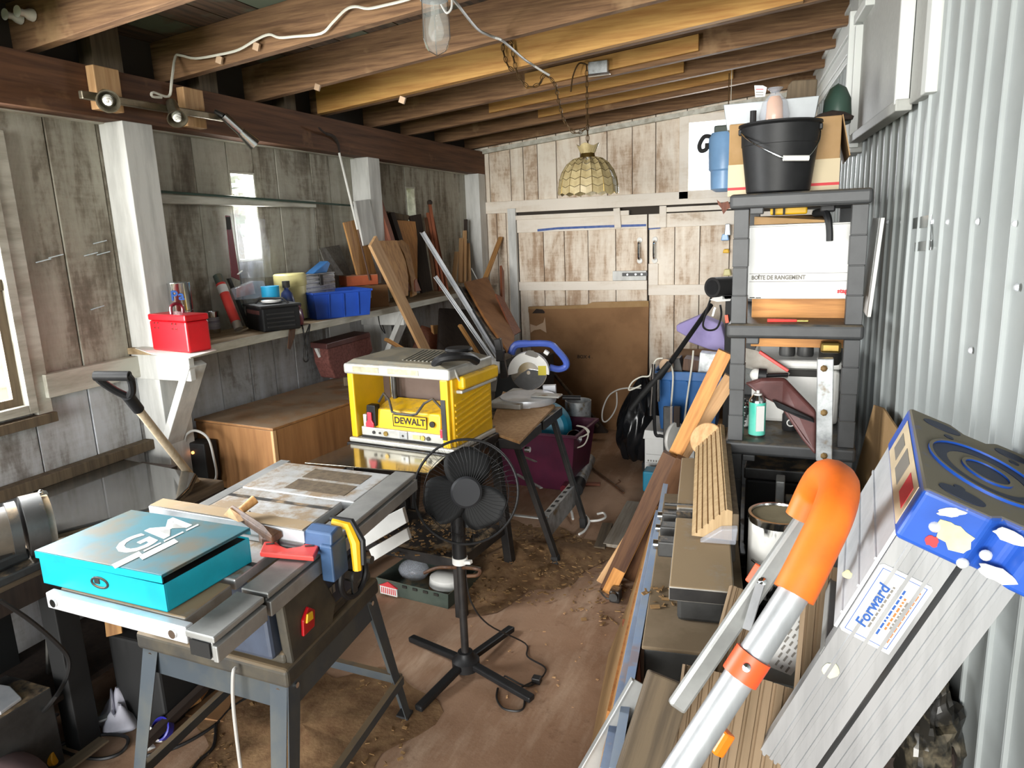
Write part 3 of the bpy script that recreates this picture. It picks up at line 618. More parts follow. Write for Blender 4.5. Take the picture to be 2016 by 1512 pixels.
Q = [AX(x, y, -2.6) for x, y in ((464, 591), (505, 588), (527, 580), (520, 553), (500, 553), (463, 568))]; t = thing('blister_pack', 'clear blister pack with pink card under the zip bag', 'pack', Q[0])
MB().slab(Q, (-.03, 0, 0)).build('shell', 'baggie', t, world=True, bevel=.004); MB().slab([AX(x, y, -2.61) for x, y in ((466, 586), (503, 578), (498, 556), (466, 568))], (-.002, 0, 0)).build('card', mat('pink_card', '#c58a84', '#d9d4cf', 9), t, world=True)
# blue stacking bin
m, w_, d, h = seat((588, 624), (621, 631), (674, 609), ZS, (581, 573)); t = thing('stacking_bin', 'bright blue stacking bin at the shelf edge', 'bin', mtx=m); w_ = max(w_, .14)
b = MB(); th = .004; f = .012
def open_bin(b, w_, d, h, th=.004, fl=.015, base=0):
    b.hexa([(fl, fl, base), (w_-fl, fl, base), (w_-fl, d-fl, base), (fl, d-fl, base), (fl, fl, base+th), (w_-fl, fl, base+th), (w_-fl, d-fl, base+th), (fl, d-fl, base+th)])
    q0 = [V((fl, fl, base)), V((w_-fl, fl, base)), V((w_-fl, d-fl, base)), V((fl, d-fl, base))]; q1 = [V((0, 0, h)), V((w_, 0, h)), V((w_, d, h)), V((0, d, h))]; c = V((w_/2, d/2, 0))
    for i in range(4):
        j = (i+1) % 4; n = ((q0[i]+q0[j])/2-c); n.z = 0; n = -n.normalized()*th
        b.add([q0[i], q0[j], q1[j], q1[i], q0[i]+n, q0[j]+n, q1[j]+n, q1[i]+n], [(0, 1, 2, 3), (7, 6, 5, 4), (0, 4, 5, 1), (1, 5, 6, 2), (2, 6, 7, 3), (3, 7, 4, 0)])
open_bin(b, w_, d, h); b.build('bin_body', 'blue', t, bevel=.002)
b = MB(); b.b2((-.006, -.006, h-.012), (w_+.006, .004, h)); b.b2((-.006, d-.004, h-.012), (w_+.006, d+.006, h)); b.b2((-.006, .004, h-.012), (.004, d-.004, h)); b.b2((w_-.004, .004, h-.012), (w_+.006, d-.004, h)); b.build('rim', 'blue', t, bevel=.003)
for i in range(3): MB().bar((w_+.001-.009, d*(.25+.25*i), .01), (w_+.004, d*(.25+.25*i), h-.015), .006, .008, up=(0, 1, 0)).build('rib', 'blue', t)
# cardboard box with the orange carton on it
m, w_, d, h = seat((674, 606), (705, 613), (756, 601), ZS, (672, 563)); w_ = .17; t = thing('carton', 'small brown cardboard box right of the blue bin', 'box', mtx=m)
MB().b2((0, 0, 0), (w_, d, h)).build('body', 'card_dark', t, bevel=.003); MB().b2((w_, d*.25, h*.45), (w_+.001, d*.55, h*.85)).build('torn_label', 'paper', t); MB().b2((0, d*.45, h), (w_, d*.55, h+.001)).build('tape', 'kraft_tape', t)
MB().b2((0, 0, h), (w_, .09, h+.002)).build('flap', 'card_dark', t, bevel=.001)
q = m @ V((0, 0, h+.003)); mm = m.copy(); mm.translation = q; t = thing('carton', 'flat orange carton lying on the small cardboard box', 'box', mtx=mm)
orc = mat('orange_carton', '#b9603c', '#a8522f', 5, rough=.7); MB().b2((-.02, .0, 0), (w_-.03, d*.8, .06)).build('body', orc, t, bevel=.003); MB().b2((-.02, .0, .06), (w_-.03, d*.8, .064)).build('lid', mat('pinkish_carton_top', '#b98468', rough=.8), t, bevel=.002)
MB().b2((w_-.03, .03, .012), (w_-.029, .10, .048)).build('paper_label', orc, t)

# sheets leaning on the wall further along
def sheet_px(name, px, x, t_, m, label, cat, bev=.0015, group=None, dx=None):
    """flat board whose outline is seen at px; the top may lean: x can be (x at the bottom, x at the top)"""
    x0, x1 = x if isinstance(x, tuple) else (x, x); ys = [p[1] for p in px]; lo, hi = max(ys), min(ys)
    zb = AX(px[0][0], lo, x0).z; zt = AX(px[0][0], hi, x1).z
    sl = (x1-x0)/(zt-zb); n = V((1, 0, -sl)).normalized(); P = [AP(a, b, (x0, 0, zb), n) for a, b in px]
    return tag(MB().slab(P, -n*t_).build(name, m, bevel=bev, org=P[0]), label, cat, group)
sheet_px('wire_mesh', ((648, 542), (692, 542), (668, 482), (629, 489)), (-2.63, LX+.03), .006, mat('grey_mesh', '#6d6a63', '#55524c', 60), 'grey dirty panel leaning behind the orange carton', 'panel')
sheet_px('plywood_offcut', ((704, 542), (742, 540), (712, 430), (677, 438)), (-2.57, -2.60), .012, 'wood_mid', 'tan plywood offcut leaning behind the grey panel', 'board')
sheet_px('wood_block', ((716, 484), (744, 478), (728, 392), (700, 396)), (-2.56, -2.57), .02, 'white_post', 'short whitewashed board fixed on the second wall post', 'board')
t = thing('tall_rod', 'slim white rod with dark hooked tip leaning by the second post', 'rod', AX(722, 520, -2.50))
MB().cyl(AX(704, 452, -2.53), AX(665, 290, -2.60), .007, n=8).build('shaft', 'white_plastic', t, world=True, smooth=True); MB().cyl(AX(728, 552, -2.49), AX(704, 452, -2.53), .006, n=8).build('lower_shaft', 'wood_dark', t, world=True, smooth=True)
MB().tube(smoothpts([AX(666, 300, -2.598), AX(664, 282, -2.59), AX(655, 268, -2.57), AX(640, 262, -2.55), AX(627, 251, -2.53)], 5), [.012]*5+[.011]*5+[.009]*5+[.006]*5+[.004], 8).build('hook', 'wood_black', t, world=True, smooth=True)
_a, _b = AX(880, 778, -2.25), AX(733, 474, -2.33); board('lumber_offcut', _b+(_a-_b)*((_b.z-.015)/(_b.z-_a.z)), _b, .105, .02, 'wood', up=(1, 0, .2), label='long pale board leaning on the shelf edge behind the planer', cat='board')
t = board('wood_post', AX(800, 575, -2.47), AX(743, 396, -2.64), .055, .05, 'wood_red', label='red-brown square leg topmost of the boards on the shelf', cat='board')
board('wood_branch', AX(815, 570, -2.50), AX(768, 420, -2.66), .05, .045, 'wood_black', label='dark knobby stick between the red-brown leg and the pine panel', cat='stick')
tag(MB().slab([AX(x, y, -2.665) for x, y in ((763, 416), (806, 424), (804, 436), (766, 428))], (-.05, 0, 0)).build('wood_block', 'wood_grey', bevel=.003, org=AX(763, 416, -2.665)), 'grey wooden block on top of the boards under the narrow slot window', 'block')
sheet_px('pine_board', ((822, 560), (822, 470), (818, 436), (782, 433), (800, 540)), (-2.57, -2.66), .018, 'wood_orange', 'orange pine panel behind the two curved panels', 'board')
sheet_px('dark_board', ((832, 577), (852, 572), (829, 421), (806, 425), (818, 450), (818, 530)), (-2.60, -2.665), .02, 'wood_black', 'dark brown board right of the pine panel', 'board')
sheet_px('curved_board', ((821, 580), (812, 584), (808, 545), (796, 500), (781, 474), (792, 472), (805, 484), (817, 540)), (-2.43, -2.56), .02, 'wood_mid', 'second curved tan panel behind the front one', 'board')
sheet_px('curved_board', ((792, 584), (804, 582), (804, 545), (799, 515), (782, 473), (743, 474), (752, 500), (775, 552)), (-2.39, -2.50), .02, 'wood_mid', 'front curved tan panel on the shelf beside the leaning board', 'board')
sheet_px('wood_scrap', ((818, 574), (829, 572), (820, 548), (817, 552)), (-2.40, -2.42), .01, 'wood_red', 'small pointed scrap at the foot of the curved panels', 'scrap')
for k, (xb, xt, yt, m_, lb) in enumerate(((858, 838, 430, 'wood_dark', 'brown'), (866, 842, 420, 'wood_red', 'reddish'), (873, 846, 402, 'wood_red', 'tallest dark-tipped reddish'), (880, 851, 430, 'wood_red', 'rightmost reddish'))):
    a, c = AX(xb, 572, -2.44), AX(xt, yt, -2.665); board('wooden_dowel', a, c, .025, .022, m_, label=lb+' dowel leaning in the bundle right of the slot window', cat='stick', group='dowels leaning in a bundle')
o = MB().sphere((0, 0, 0), .022).build('ball_finial', 'wood_black', smooth=True, org=(0, 0, 0)); o.location = AX(846, 399, -2.665); tag(o, 'dark round knob on top of the tallest dowel', 'knob')
for k, (xb, xt, yt, lb) in enumerate(((893, 899, 497, 'short pale'), (906, 908, 470, 'middle pale'), (914, 915, 455, 'tall pale'), (924, 921, 480, 'rightmost pale'))):
    board('wood_strip', AX(xb, 556, -2.56), AX(xt, yt, -2.665), .035, .02, 'wood', label=lb+' strip leaning in the corner left of the third post', cat='stick', group='pale strips in the corner')
board('dark_strip', AX(917, 470, -2.66), AX(917, 432, -2.665), .03, .02, 'wood_black', label='dark strip fixed in the corner above the pale strips', cat='stick')
board('angle_strip', AX(985, 715, -1.95), AX(829, 458, -2.58), .05, .004, 'alu_white', up=(1, 0, .3), label='long bright aluminium strip slanting down past the shelf end', cat='strip', poly=[(-.02, -.002), (.02, -.002), (.02, .002), (-.016, .002), (-.016, .022), (-.02, .022)])
board('angle_strip', AX(975, 718, -1.95), AX(855, 545, -2.36), .05, .004, 'alu', up=(1, 0, .3), label='shorter dull aluminium strip below the long bright one', cat='strip', poly=[(-.014, -.002), (.014, -.002), (.014, .002), (-.01, .002), (-.01, .018), (-.014, .018)])
sheet_px('hardboard_sheet', ((1000, 690), (1012, 682), (1013, 662), (980, 588), (960, 545), (915, 555), (955, 625)), (-1.75, -2.35), .02, 'chipboard', 'large orange-brown hardboard sheet leaning left of the big carton', 'sheet')
t = sheet_px('dark_edge_sheet', ((984, 692), (1001, 690), (918, 554), (904, 562)), (-1.78, -2.37), .02, 'steel_dark', 'dark grey edged panel in front of the hardboard sheet', 'panel')
sheet_px('thin_brown_board', ((1012, 660), (1026, 652), (990, 585), (976, 578)), (-1.85, -2.1), .012, 'wood_red', 'thin brown board behind the hardboard sheet', 'board')
board('wood_post', AX(990, 612, -2.2), AX(988, 529, -2.35), .075, .02, 'wood_red', up=(1, 0, 0), label='short brown board standing against the back door jamb', cat='board')
board('pale_stick', AX(954, 552, -2.42), AX(986, 468, -2.45), .04, .02, 'wood_mid', label='pale stick crossing in front of the third post', cat='stick')
board('thin_lath', AX(942, 555, -2.5), AX(928, 528, -2.55), .012, .008, 'white_post', label='thin pale lath tip behind the hardboard sheet', cat='stick')
# dark sheets under the far end of the shelf
sheet_px('black_board', ((860, 740), (968, 735), (935, 610), (866, 606)), (-2.15, -2.45), .015, 'wood_black', 'large blackened board leaning under the far shelf end', 'sheet')
sheet_px('brown_board', ((800, 720), (868, 735), (862, 650), (830, 640)), (-2.25, -2.5), .015, 'wood_red', 'dull red-brown board leaning under the shelf behind the pale board', 'sheet')
board('garden_stake', AX(962, 730, -2.1), AX(905, 640, -2.2), .03, .02, 'wood_mid', label='tan stake slanting across the dark board', cat='stick')
board('short_lath', AX(815, 700, -2.3), AX(760, 668, -2.4), .05, .02, 'wood_mid', label='short tan lath under the shelf behind the planer', cat='stick')
tag(MB().slab([AX(x, y, -2.40) for x, y in ((862, 690), (872, 672), (866, 640), (852, 640), (856, 668))], (-.02, 0, 0)).build('curved_offcut', 'wood_mid', bevel=.003, org=AX(862, 690, -2.4)), 'small curved tan offcut standing under the shelf', 'offcut')

# plywood chest on a dark trunk, with things on it
ZC = .885
m, w_, d, h = seat((384, 824), (536, 843), (690, 772), ZC); d = 1.15; hc = .33; m.translation.z = ZC-hc
t = thing('plywood_chest', 'long dusty plywood chest under the wall shelf', 'chest', mtx=m)
MB().b2((0, 0, 0), (w_, .018, hc-.014)).build('end_panel', 'plywood', t, bevel=.002); MB().b2((0, d-.018, 0), (w_, d, hc-.014)).build('end_panel', 'plywood', t, bevel=.002)
MB().b2((w_-.018, .018, 0), (w_, d-.018, hc-.014)).build('front_panel', 'plywood', t, bevel=.002); MB().b2((0, .018, 0), (.018, d-.018, hc-.014)).build('back_panel', 'plywood', t, bevel=.002)
MB().b2((-.005, -.004, hc-.012), (w_+.006, d+.004, hc)).build('lid', 'plywood', t, bevel=.003); MB().b2((.018, .018, 0), (w_-.018, d-.018, .012)).build('bottom', 'plywood', t)
MB().b2((w_-.012, -.003, 0), (w_+.003, .018, hc-.014)).build('corner_strip', 'wood', t, bevel=.002)
mt = m.copy(); mt.translation = m @ V((.04, .06, 0)); mt.translation.z = 0
t2 = thing('storage_chest', 'dark trunk beneath the plywood chest', 'trunk', mtx=mt); MB().b2((0, 0, 0), (w_-.1, d-.12, .45)).build('body', 'wood_black', t2, bevel=.01); MB().b2((-.01, -.01, .45), (w_-.09, d-.11, .552)).build('lid', 'black_matte', t2, bevel=.006)
P = [AX(x, y, -2.50) for x, y in ((660, 745), (692, 748), (735, 690), (728, 655), (643, 678), (648, 715))]
t = thing('woven_mat', 'brick-red woven hamper piece standing behind the planer', 'hamper', P[0]); mm = mat('woven_brown', '#7a4a42', '#5e342f', 60, rough=.85, bump=.4, bscale=80)
MB().slab(P, (-.12, .02, 0)).build('body', mm, t, world=True, bevel=.01); MB().slab([AX(x, y, -2.49) for x, y in ((644, 688), (730, 664), (728, 654), (643, 677))], (-.13, .02, .003)).build('rim', 'maroon_cloth', t, world=True, bevel=.004)
p = m @ V((.25, .86, hc+.002)); tag(MB().box((0, 0, .025), (.10, .05, .05), Matrix.Rotation(.5, 3, 'Z')).build('wood_block', 'wood_grey', bevel=.004, org=(0, 0, 0)), 'small grey block on the far end of the plywood chest', 'block').location = p
p = m @ V((.30, .98, hc+.002)); tag(MB().box((0, 0, .02), (.12, .09, .04), Matrix.Rotation(.2, 3, 'Z')).build('wood_block', 'wood', bevel=.004, org=(0, 0, 0)), 'pale block on the far end of the plywood chest', 'block').location = p
tag(MB().slab([AX(x, y, -2.56) for x, y in ((636, 712), (642, 722), (640, 684), (624, 686))], (-.02, 0, 0)).build('white_card', 'white_card', org=AX(636, 712, -2.56)), 'white card propped behind the plywood chest', 'card')
tag(MB().slab([AX(x, y, LX+.004) for x, y in ((650, 666), (690, 655), (688, 632), (648, 640))], (-.003, 0, 0)).build('whitewash_patch', 'white_card', org=AX(650, 666, LX+.004)), 'pale card tacked to the wall under the shelf', 'card')
# wire on the second post
wp = [AX(x, y, -2.575) for x, y in ((742, 606), (748, 640), (757, 655), (757, 652), (745, 616))]
tag(MB().tube(smoothpts(wp, 5), .003, 6).build('thin_wire', 'cable_black', org=wp[0]), 'thin black wire stapled to the second wall post', 'wire')
# lathe-like charger with glowing lamp beside the chest and its cord loop
pl = AZ(404, 940, .62); t = thing('power_bar', 'dark power bar with small glowing orange lamp by the chest end', 'power bar', pl)
o = MB().box((0, 0, .09), (.12, .08, .18)).build('body', 'black_matte', t, bevel=.006); MB().cyl((-.01, -.046, .135), (-.01, -.038, .135), .007, n=10).build('lamp', 'lamp_glow', t)
MB().b2((-.05, -.03, -.62), (.05, .03, 0)).build('pedestal', 'wood_black', t)
loop = [V(pl)+V(q) for q in ((-.04, -.05, .16), (-.02, -.06, .22), (.04, -.06, .25), (.11, -.06, .22), (.13, -.06, .13), (.12, -.05, .03), (.06, -.05, -.03))]
tag(MB().tube(smoothpts(loop, 6), .006, 8).build('grey_cable', 'cable_grey', smooth=True, org=loop[0]), 'grey cord looping out in front of the plywood chest', 'cord')

# D-handled shovel
S0, S1 = AZ(432, 1008, .50), AX(268, 800, -2.16); dv = (S1-S0); S0 = S1-dv*1.0
t = thing('shovel', 'shovel with black D grip and pale shaft leaning behind the table saw', 'shovel', S0)
MB().cyl(S0, S1, .017, .015, n=12).build('shaft', 'shovel_wood', t, world=True, smooth=True)
ax = dv.normalized(); sd = RT.copy(); sd = (sd-ax*sd.dot(ax)).normalized(); 
b = MB(); b.cyl(S1-ax*.02, S1+ax*.07, .02, .021, n=12); b.tube(smoothpts([S1+ax*.06, S1+ax*.10+sd*.03, S1+ax*.16+sd*.052, S1+ax*.19+sd*.05], 5), .013, 8); b.tube(smoothpts([S1+ax*.06, S1+ax*.10-sd*.03, S1+ax*.16-sd*.052, S1+ax*.19-sd*.05], 5), .013, 8); b.cyl(S1+ax*.185-sd*.058, S1+ax*.185+sd*.058, .017, n=12)
b.build('grip', 'black_plastic', t, world=True, smooth=True)
b = MB(); nn = ax.cross(sd); q = S0; b.slab([q-ax*.3+sd*.09, q-ax*.3-sd*.09, q+sd*-.10, q+sd*.10], nn*.004); b.cyl(q-ax*.02, q+ax*.08, .02, n=10); b.build('blade', 'steel_dark', t, world=True)
# ---------------------------------------------------------------- table saw on its steel stand
_c = V((-1.48, 1.59, 0)); SX = Matrix(((math.cos(-.035), -.094, 0, _c.x), (math.sin(-.035), .9956, 0, _c.y), (0, 0, 1, 0), (0, 0, 0, 1)))
def SP(x, y, z): return SX @ V((x, y, z))
saw = thing('table_saw', 'blue-grey table saw with silver extension wings on a splayed steel stand', 'table saw', _c)
def SM(): b = MB(); b.X = SX; return b
def sb(n, b, m, par=None, **k): return b.build(n, m, par or saw, world=True, **k) if par is None else b.build(n, m, par, org=None, world=False, **k)
ZT = .87
tb = SM(); tb.b2((-.255, -.318, ZT-.03), (.168, .222, ZT)); sb('main_table', tb, 'saw_top', bevel=.004)
for y in (-.245, .145):
    b = SM(); b.b2((-.256, y, ZT+.0003), (.168, y+.02, ZT+.0008)); sb('miter_slot', b, 'steel_dark')
b = SM(); b.b2((-.2, -.035, ZT+.0003), (.12, .035, ZT+.001)); sb('throat_plate', b, 'cast_iron')
b = SM(); b.b2((-.262, .232, ZT-.034), (.21, .50, ZT)); sb('extension_wing', b, 'saw_top', bevel=.005)
b = SM(); b.b2((-.1, .265, ZT+.0002), (.15, .355, ZT+.0012)); b.b2((-.1, .375, ZT+.0002), (.15, .465, ZT+.0012)); sb('recess', b, 'wood_grey')
b = SM(); b.b2((.21, .235, ZT-.03), (.235, .50, ZT-.004)); sb('wing_edge', b, 'alu_white', bevel=.003)
b = SM(); b.b2((-.256, -.50, ZT-.034), (.172, -.335, ZT-.002)); sb('extension_wing', b, 'cast_iron', bevel=.005)
b = SM()
for x in (-.16, -.04, .08): b.b2((x, -.47, ZT-.002), (x+.03, -.36, ZT+.001))
sb('wing_rib', b, 'cast_iron', bevel=.001)
b = SM(); b.b2((-.275, -.528, ZT-.045), (.20, -.503, ZT-.004)); wb_ = sb('wing_face', b, 'alu_white', bevel=.003)
b = SM()
for x in (-.245, .16): b.cyl((x, -.534, ZT-.025), (x, -.526, ZT-.025), .011, n=10)
sb('bolt', b, 'chrome', smooth=True)
for y0, y1 in ((-.545, -.365), (-.35, .53)):
    b = SM(); b.b2((.215, y0, ZT-.012), (.30, y1, ZT+.003)); b.b2((.29, y0, ZT-.058), (.305, y1, ZT-.018)); b.b2((.225, y0+.004, ZT-.058), (.29, y1-.004, ZT-.012))
    sb('guide_rail', b, 'alu_dull', bevel=.003)
    b = SM(); b.b2((.228, y0-.003, ZT-.05), (.286, y0+.001, ZT-.014)); sb('rail_end', b, 'black_matte')
b = SM(); b.b2((-.31, -.30, ZT-.05), (-.262, .53, ZT-.004)); sb('guide_rail', b, 'alu_dull', bevel=.003)
# fence with lever handle
b = SM(); b.b2((-.335, -.12, ZT+.002), (.255, -.06, ZT+.056)); fe = sb('fence', b, 'alu_white', bevel=.002)
b = SM(); b.b2((-.33, -.118, ZT+.057), (.25, -.063, ZT+.06)); sb('fence_top', b, 'cast_iron')
b = SM(); b.b2((-.335, -.1225, ZT+.018), (.255, -.12, ZT+.023)); sb('fence_groove', b, 'alu_dull')
b = SM(); b.prism([(-.125, .0), (-.055, .0), (-.055, .058), (-.08, .066), (-.115, .06)], .255, .345, Matrix(((0, 0, 1, 0), (1, 0, 0, 0), (0, 1, 0, ZT-.002), (0, 0, 0, 1)))); b.b2((.31, -.13, ZT-.075), (.35, -.05, ZT+.03)); sb('fence_head', b, mat('steel_blue_plastic', '#3e5a82', '#345072', 9, rough=.5), bevel=.005)
b = SM(); b.tube([(.30, -.035, ZT+.055), (.352, -.035, ZT+.05), (.38, -.05, ZT+.01), (.385, -.06, ZT-.065)], [.012, .014, .016, .013], 8); sb('lever', b, 'yellow_flat', smooth=True)
b = SM(); b.tube([(.29, -.03, ZT+.062), (.36, -.028, ZT+.062), (.398, -.04, ZT+.015), (.40, -.05, ZT-.05)], .009, 8); sb('lever_grip', b, 'black_plastic', smooth=True)
# blade
R_ = .125; b = MB(); n = 40; ring = []
for i in range(n):
    a = 2*PI*i/n; ring += [(R_*math.cos(a), R_*math.sin(a)), ((R_-.010)*math.cos(a+.03), (R_-.010)*math.sin(a+.03))]
b.X = SX @ Matrix.Translation((-.055, 0.0, ZT-.092)) @ Matrix.Rotation(PI/2, 4, 'X'); b.prism(ring, -.0015, .0015); sb('blade', b, 'steel_dark')
# body and moulded base
b = SM(); b.box((-.02, -.045, .735), (.50, .47, .215), top=(.94, .98)); sb('body', b, 'saw_blue', bevel=.012)
b = SM(); b.b2((-.30, -.27, .545), (.262, .262, .60)); sb('base_tray', b, 'saw_dark', bevel=.012, seg=3)
b = SM(); b.b2((-.28, -.25, .60), (.245, .245, .635)); sb('base_step', b, 'saw_dark', bevel=.012, seg=3)
b = SM(); b.prism([(-.24, .60), (-.03, .60), (.0, .66), (-.10, .84), (-.26, .84)], .23, .262, Matrix(((0, 0, 1, 0), (1, 0, 0, 0), (0, 1, 0, 0), (0, 0, 0, 1)))); sb('switch_panel', b, 'saw_dark', bevel=.008)
b = SM(); b.prism([(.02, .635), (.23, .635), (.20, .82), (-.08, .82)], .228, .245, Matrix(((0, 0, 1, 0), (1, 0, 0, 0), (0, 1, 0, 0), (0, 0, 0, 1)))); sb('front_panel', b, 'saw_blue', bevel=.006)
b = SM(); b.prism([(-.19, .655), (-.135, .655), (-.125, .70), (-.155, .725), (-.185, .70)], .262, .272, Matrix(((0, 0, 1, 0), (1, 0, 0, 0), (0, 1, 0, 0), (0, 0, 0, 1)))); sw = sb('switch', b, 'red', bevel=.003)
b = SM(); b.prism([(-.178, .688), (-.145, .685), (-.145, .708), (-.17, .712)], .272, .278, Matrix(((0, 0, 1, 0), (1, 0, 0, 0), (0, 1, 0, 0), (0, 0, 0, 1)))); sb('switch_key', b, 'yellow_flat', bevel=.002)
# tilt slot and handwheel
b = SM(); b.tube(smoothpts([(.247, -.06, .755), (.247, -.02, .745), (.247, .03, .752), (.247, .07, .775), (.247, .10, .805)], 5), .012, 6); sb('tilt_slot', b, 'wood_grey', smooth=True)
hw = SP(.295, .055, .715); b = MB(); ax_ = (SP(1, 0, 0)-SP(0, 0, 0)).normalized(); Rf = frame(ax_)
b.tube([hw + Rf @ V((.062*math.cos(2*PI*i/28), .062*math.sin(2*PI*i/28), 0)) for i in range(28)], .009, 8, closed=True); hwo = sb('handwheel', b, 'black_plastic', smooth=True)
b = MB(); b.cyl(hw-ax_*.06, hw+ax_*.012, .018, n=12)
for i in range(3): a = 2*PI*i/3+.5; b.bar(hw, hw + Rf @ V((.06*math.cos(a), .06*math.sin(a), 0)), .022, .008, up=tuple(ax_))
b.cyl(hw + Rf @ V((.03, .045, .005)), hw + Rf @ V((.03, .045, .05)), .012, n=10); sb('wheel_spokes', b, 'steel_dark', smooth=True)
for k, y in enumerate((-.03, -.012, .006)):
    b = SM(); b.b2((.2455, y, .675), (.2475, y+.013, .70)); sb('faded_mark', b, 'cast_iron')
# stand
ST = [(-.285, -.255), (.25, -.255), (.25, .245), (-.285, .245)]; FT = [(-.315, -.40), (.285, -.40), (.285, .385), (-.315, .385)]
for (x, y), (u, v) in zip(ST, FT):
    b = SM(); sx_ = 1 if x > 0 else -1; sy_ = 1 if y > 0 else -1
    for du, dv, wx, wy in ((0, -sy_*.03, .004, .06), (-sx_*.03, 0, .06, .004)):
        t0, b0 = V((x+du, y+dv, .56)), V((u+du, v+dv, .012)); p = []
        for q, k in ((b0, .62), (t0, 1.0)): p += [q+V((i*wx/2*k if wx > .01 else i*wx/2, j*wy/2*k if wy > .01 else j*wy/2, 0)) for i, j in ((-1, -1), (1, -1), (1, 1), (-1, 1))]
        b.hexa(p)
    lg = sb('leg', b, 'saw_leg', bevel=.001); b = SM()
    b.cyl((x-sx_*.03, y+sy_*.004, .53), (x-sx_*.03, y+sy_*.009, .53), .008, n=8); b.cyl((x+sx_*.004, y-sy_*.03, .53), (x+sx_*.009, y-sy_*.03, .53), .008, n=8); sb('leg_bolt', b, 'chrome')
    b = SM(); b.box((u-sx_*.02, v-sy_*.02, .008), (.05, .05, .016)); sb('rubber_foot', b, 'dark_rubber', bevel=.003)
def apron(p, q, nm='apron', z0=.47, z1=.555, t_=.004):
    b = SM(); p, q = V((*p, (z0+z1)/2)), V((*q, (z0+z1)/2)); b.bar(p, q, t_, z1-z0, up=(0, 0, 1)); return b
for i in range(4):
    j = (i+1) % 4; b = SM(); p, q = V((*ST[i], .513)), V((*ST[j], .513)); L_ = (q-p); R3 = Matrix.Rotation(math.atan2(L_.y, L_.x), 3, 'Z'); b.box((p+q)/2, (L_.length, .004, .085), R3); sb('apron', b, 'saw_leg')
    k = .70; p, q = V((*ST[i], .56)).lerp(V((*FT[i], 0)), k), V((*ST[j], .56)).lerp(V((*FT[j], 0)), k); L_ = q-p; R3 = Matrix.Rotation(math.atan2(L_.y, L_.x), 3, 'Z'); b = SM(); b.box((p+q)/2, (L_.length, .022, .03), R3); sb('brace', b, 'saw_leg')
cd = [SP(*q) for q in ((.10, -.285, .585), (.10, -.30, .57), (.09, -.305, .45), (.095, -.31, .2), (.11, -.30, .02), (.16, -.24, .012))]
tag(MB().tube(smoothpts(cd, 6), .005, 8).build('power_cord', 'cable_grey', saw, world=True, smooth=True))

# wooden marking gauge / brush lying over the fence
q = AZ(498, 1030, ZT+.075); t = thing('bench_brush', 'dark wooden bench brush with tan handle lying across the saw fence', 'brush', q)
dirv = (AZ(528, 1050, ZT+.03)-AZ(448, 985, ZT+.10)); 
MB().slab([AZ(450, 1000, ZT+.085), AZ(458, 992, ZT+.095), AZ(520, 1033, ZT+.065), AZ(556, 1045, ZT+.05), AZ(535, 1058, ZT+.045), AZ(500, 1035, ZT+.06)], (0, 0, -.02)).build('head', 'wood_dark', t, world=True, bevel=.004)
MB().cyl(AZ(475, 1005, ZT+.085), AZ(502, 983, ZT+.105), .011, .014, n=10).build('handle', 'wood_mid', t, world=True, smooth=True)
MB().slab([AZ(505, 1045, ZT+.03), AZ(520, 1037, ZT+.035), AZ(551, 1052, ZT+.03), AZ(545, 1066, ZT+.025), AZ(515, 1060, ZT+.025)], (0, 0, -.025)).build('block', 'wood_dark', t, world=True, bevel=.003)
MB().slab([AZ(440, 1014, ZT+.062), AZ(452, 1000, ZT+.09), AZ(485, 1023, ZT+.066), AZ(470, 1028, ZT+.06)], (0, .012, -.003)).build('angled_face', 'wood', t, world=True)
# red push block with a scalloped edge
zz = ZT+.022; P = [AZ(x, y, zz) for x, y in ((511, 1087), (617, 1096), (629, 1071), (603, 1069), (592, 1075), (565, 1079), (552, 1074), (543, 1065), (520, 1066))]
t = thing('push_block', 'red plastic push block with scalloped edge on the saw rail', 'push block', P[0]); MB().slab(P, (0, 0, -.014)).build('plate', 'red_plastic', t, world=True, bevel=.003)
MB().slab([AZ(x, y, zz+.001) for x, y in ((524, 1070), (541, 1069), (540, 1071), (523, 1072))], (0, 0, .0006)).build('slot', 'ink', t, world=True); MB().slab([AZ(x, y, zz+.001) for x, y in ((600, 1074), (618, 1073), (618, 1075), (600, 1076))], (0, 0, .0006)).build('slot', 'ink', t, world=True)

# teal metal case on the near wing
m, w_, d, h = seat((86, 1148), (330, 1206), (506, 1108), ZT+.002, (66, 1084)); t = thing('tool_case', 'teal steel case lettered GM with dusty lid on the table saw', 'tool case', mtx=m); hb = h-.022
b = MB(); b.b2((0, 0, 0), (w_, d, .004)); b.b2((0, 0, 0), (w_, .003, hb)); b.b2((0, d-.003, 0), (w_, d, hb)); b.b2((0, .003, 0), (.003, d-.003, hb)); b.b2((w_-.003, .003, 0), (w_, d-.003, hb)); b.build('case_body', 'teal', t, bevel=.002)
MB().b2((.004, .004, .004), (w_-.004, d-.004, hb-.004)).build('dark_contents', 'black_matte', t)
lm = xf((-.004, -.004, hb+.006), 0, 0, math.radians(-.6)); b = MB(); b.X = lm; W2_, D2_ = w_+.008, d+.008; b.b2((0, 0, .012), (W2_, D2_, .016)); b.b2((0, 0, -.004), (W2_, .003, .012)); b.b2((0, .003, -.004), (.003, D2_, .012)); b.b2((0, D2_-.003, -.004), (W2_, D2_, .012)); b.b2((W2_-.003, .003, .008), (W2_, D2_-.003, .012))
b.build('case_lid', 'teal_lid', t, bevel=.002)
b = MB(); b.X = lm; b.b2((.0, -.0012, -.004), (W2_, -.0002, .014)); b.build('lid_front', 'teal', t)
lt = lm @ Matrix(((0, -1, 0, w_*.53), (1, 0, 0, d*.55), (0, 0, 1, .0165), (0, 0, 0, 1)))
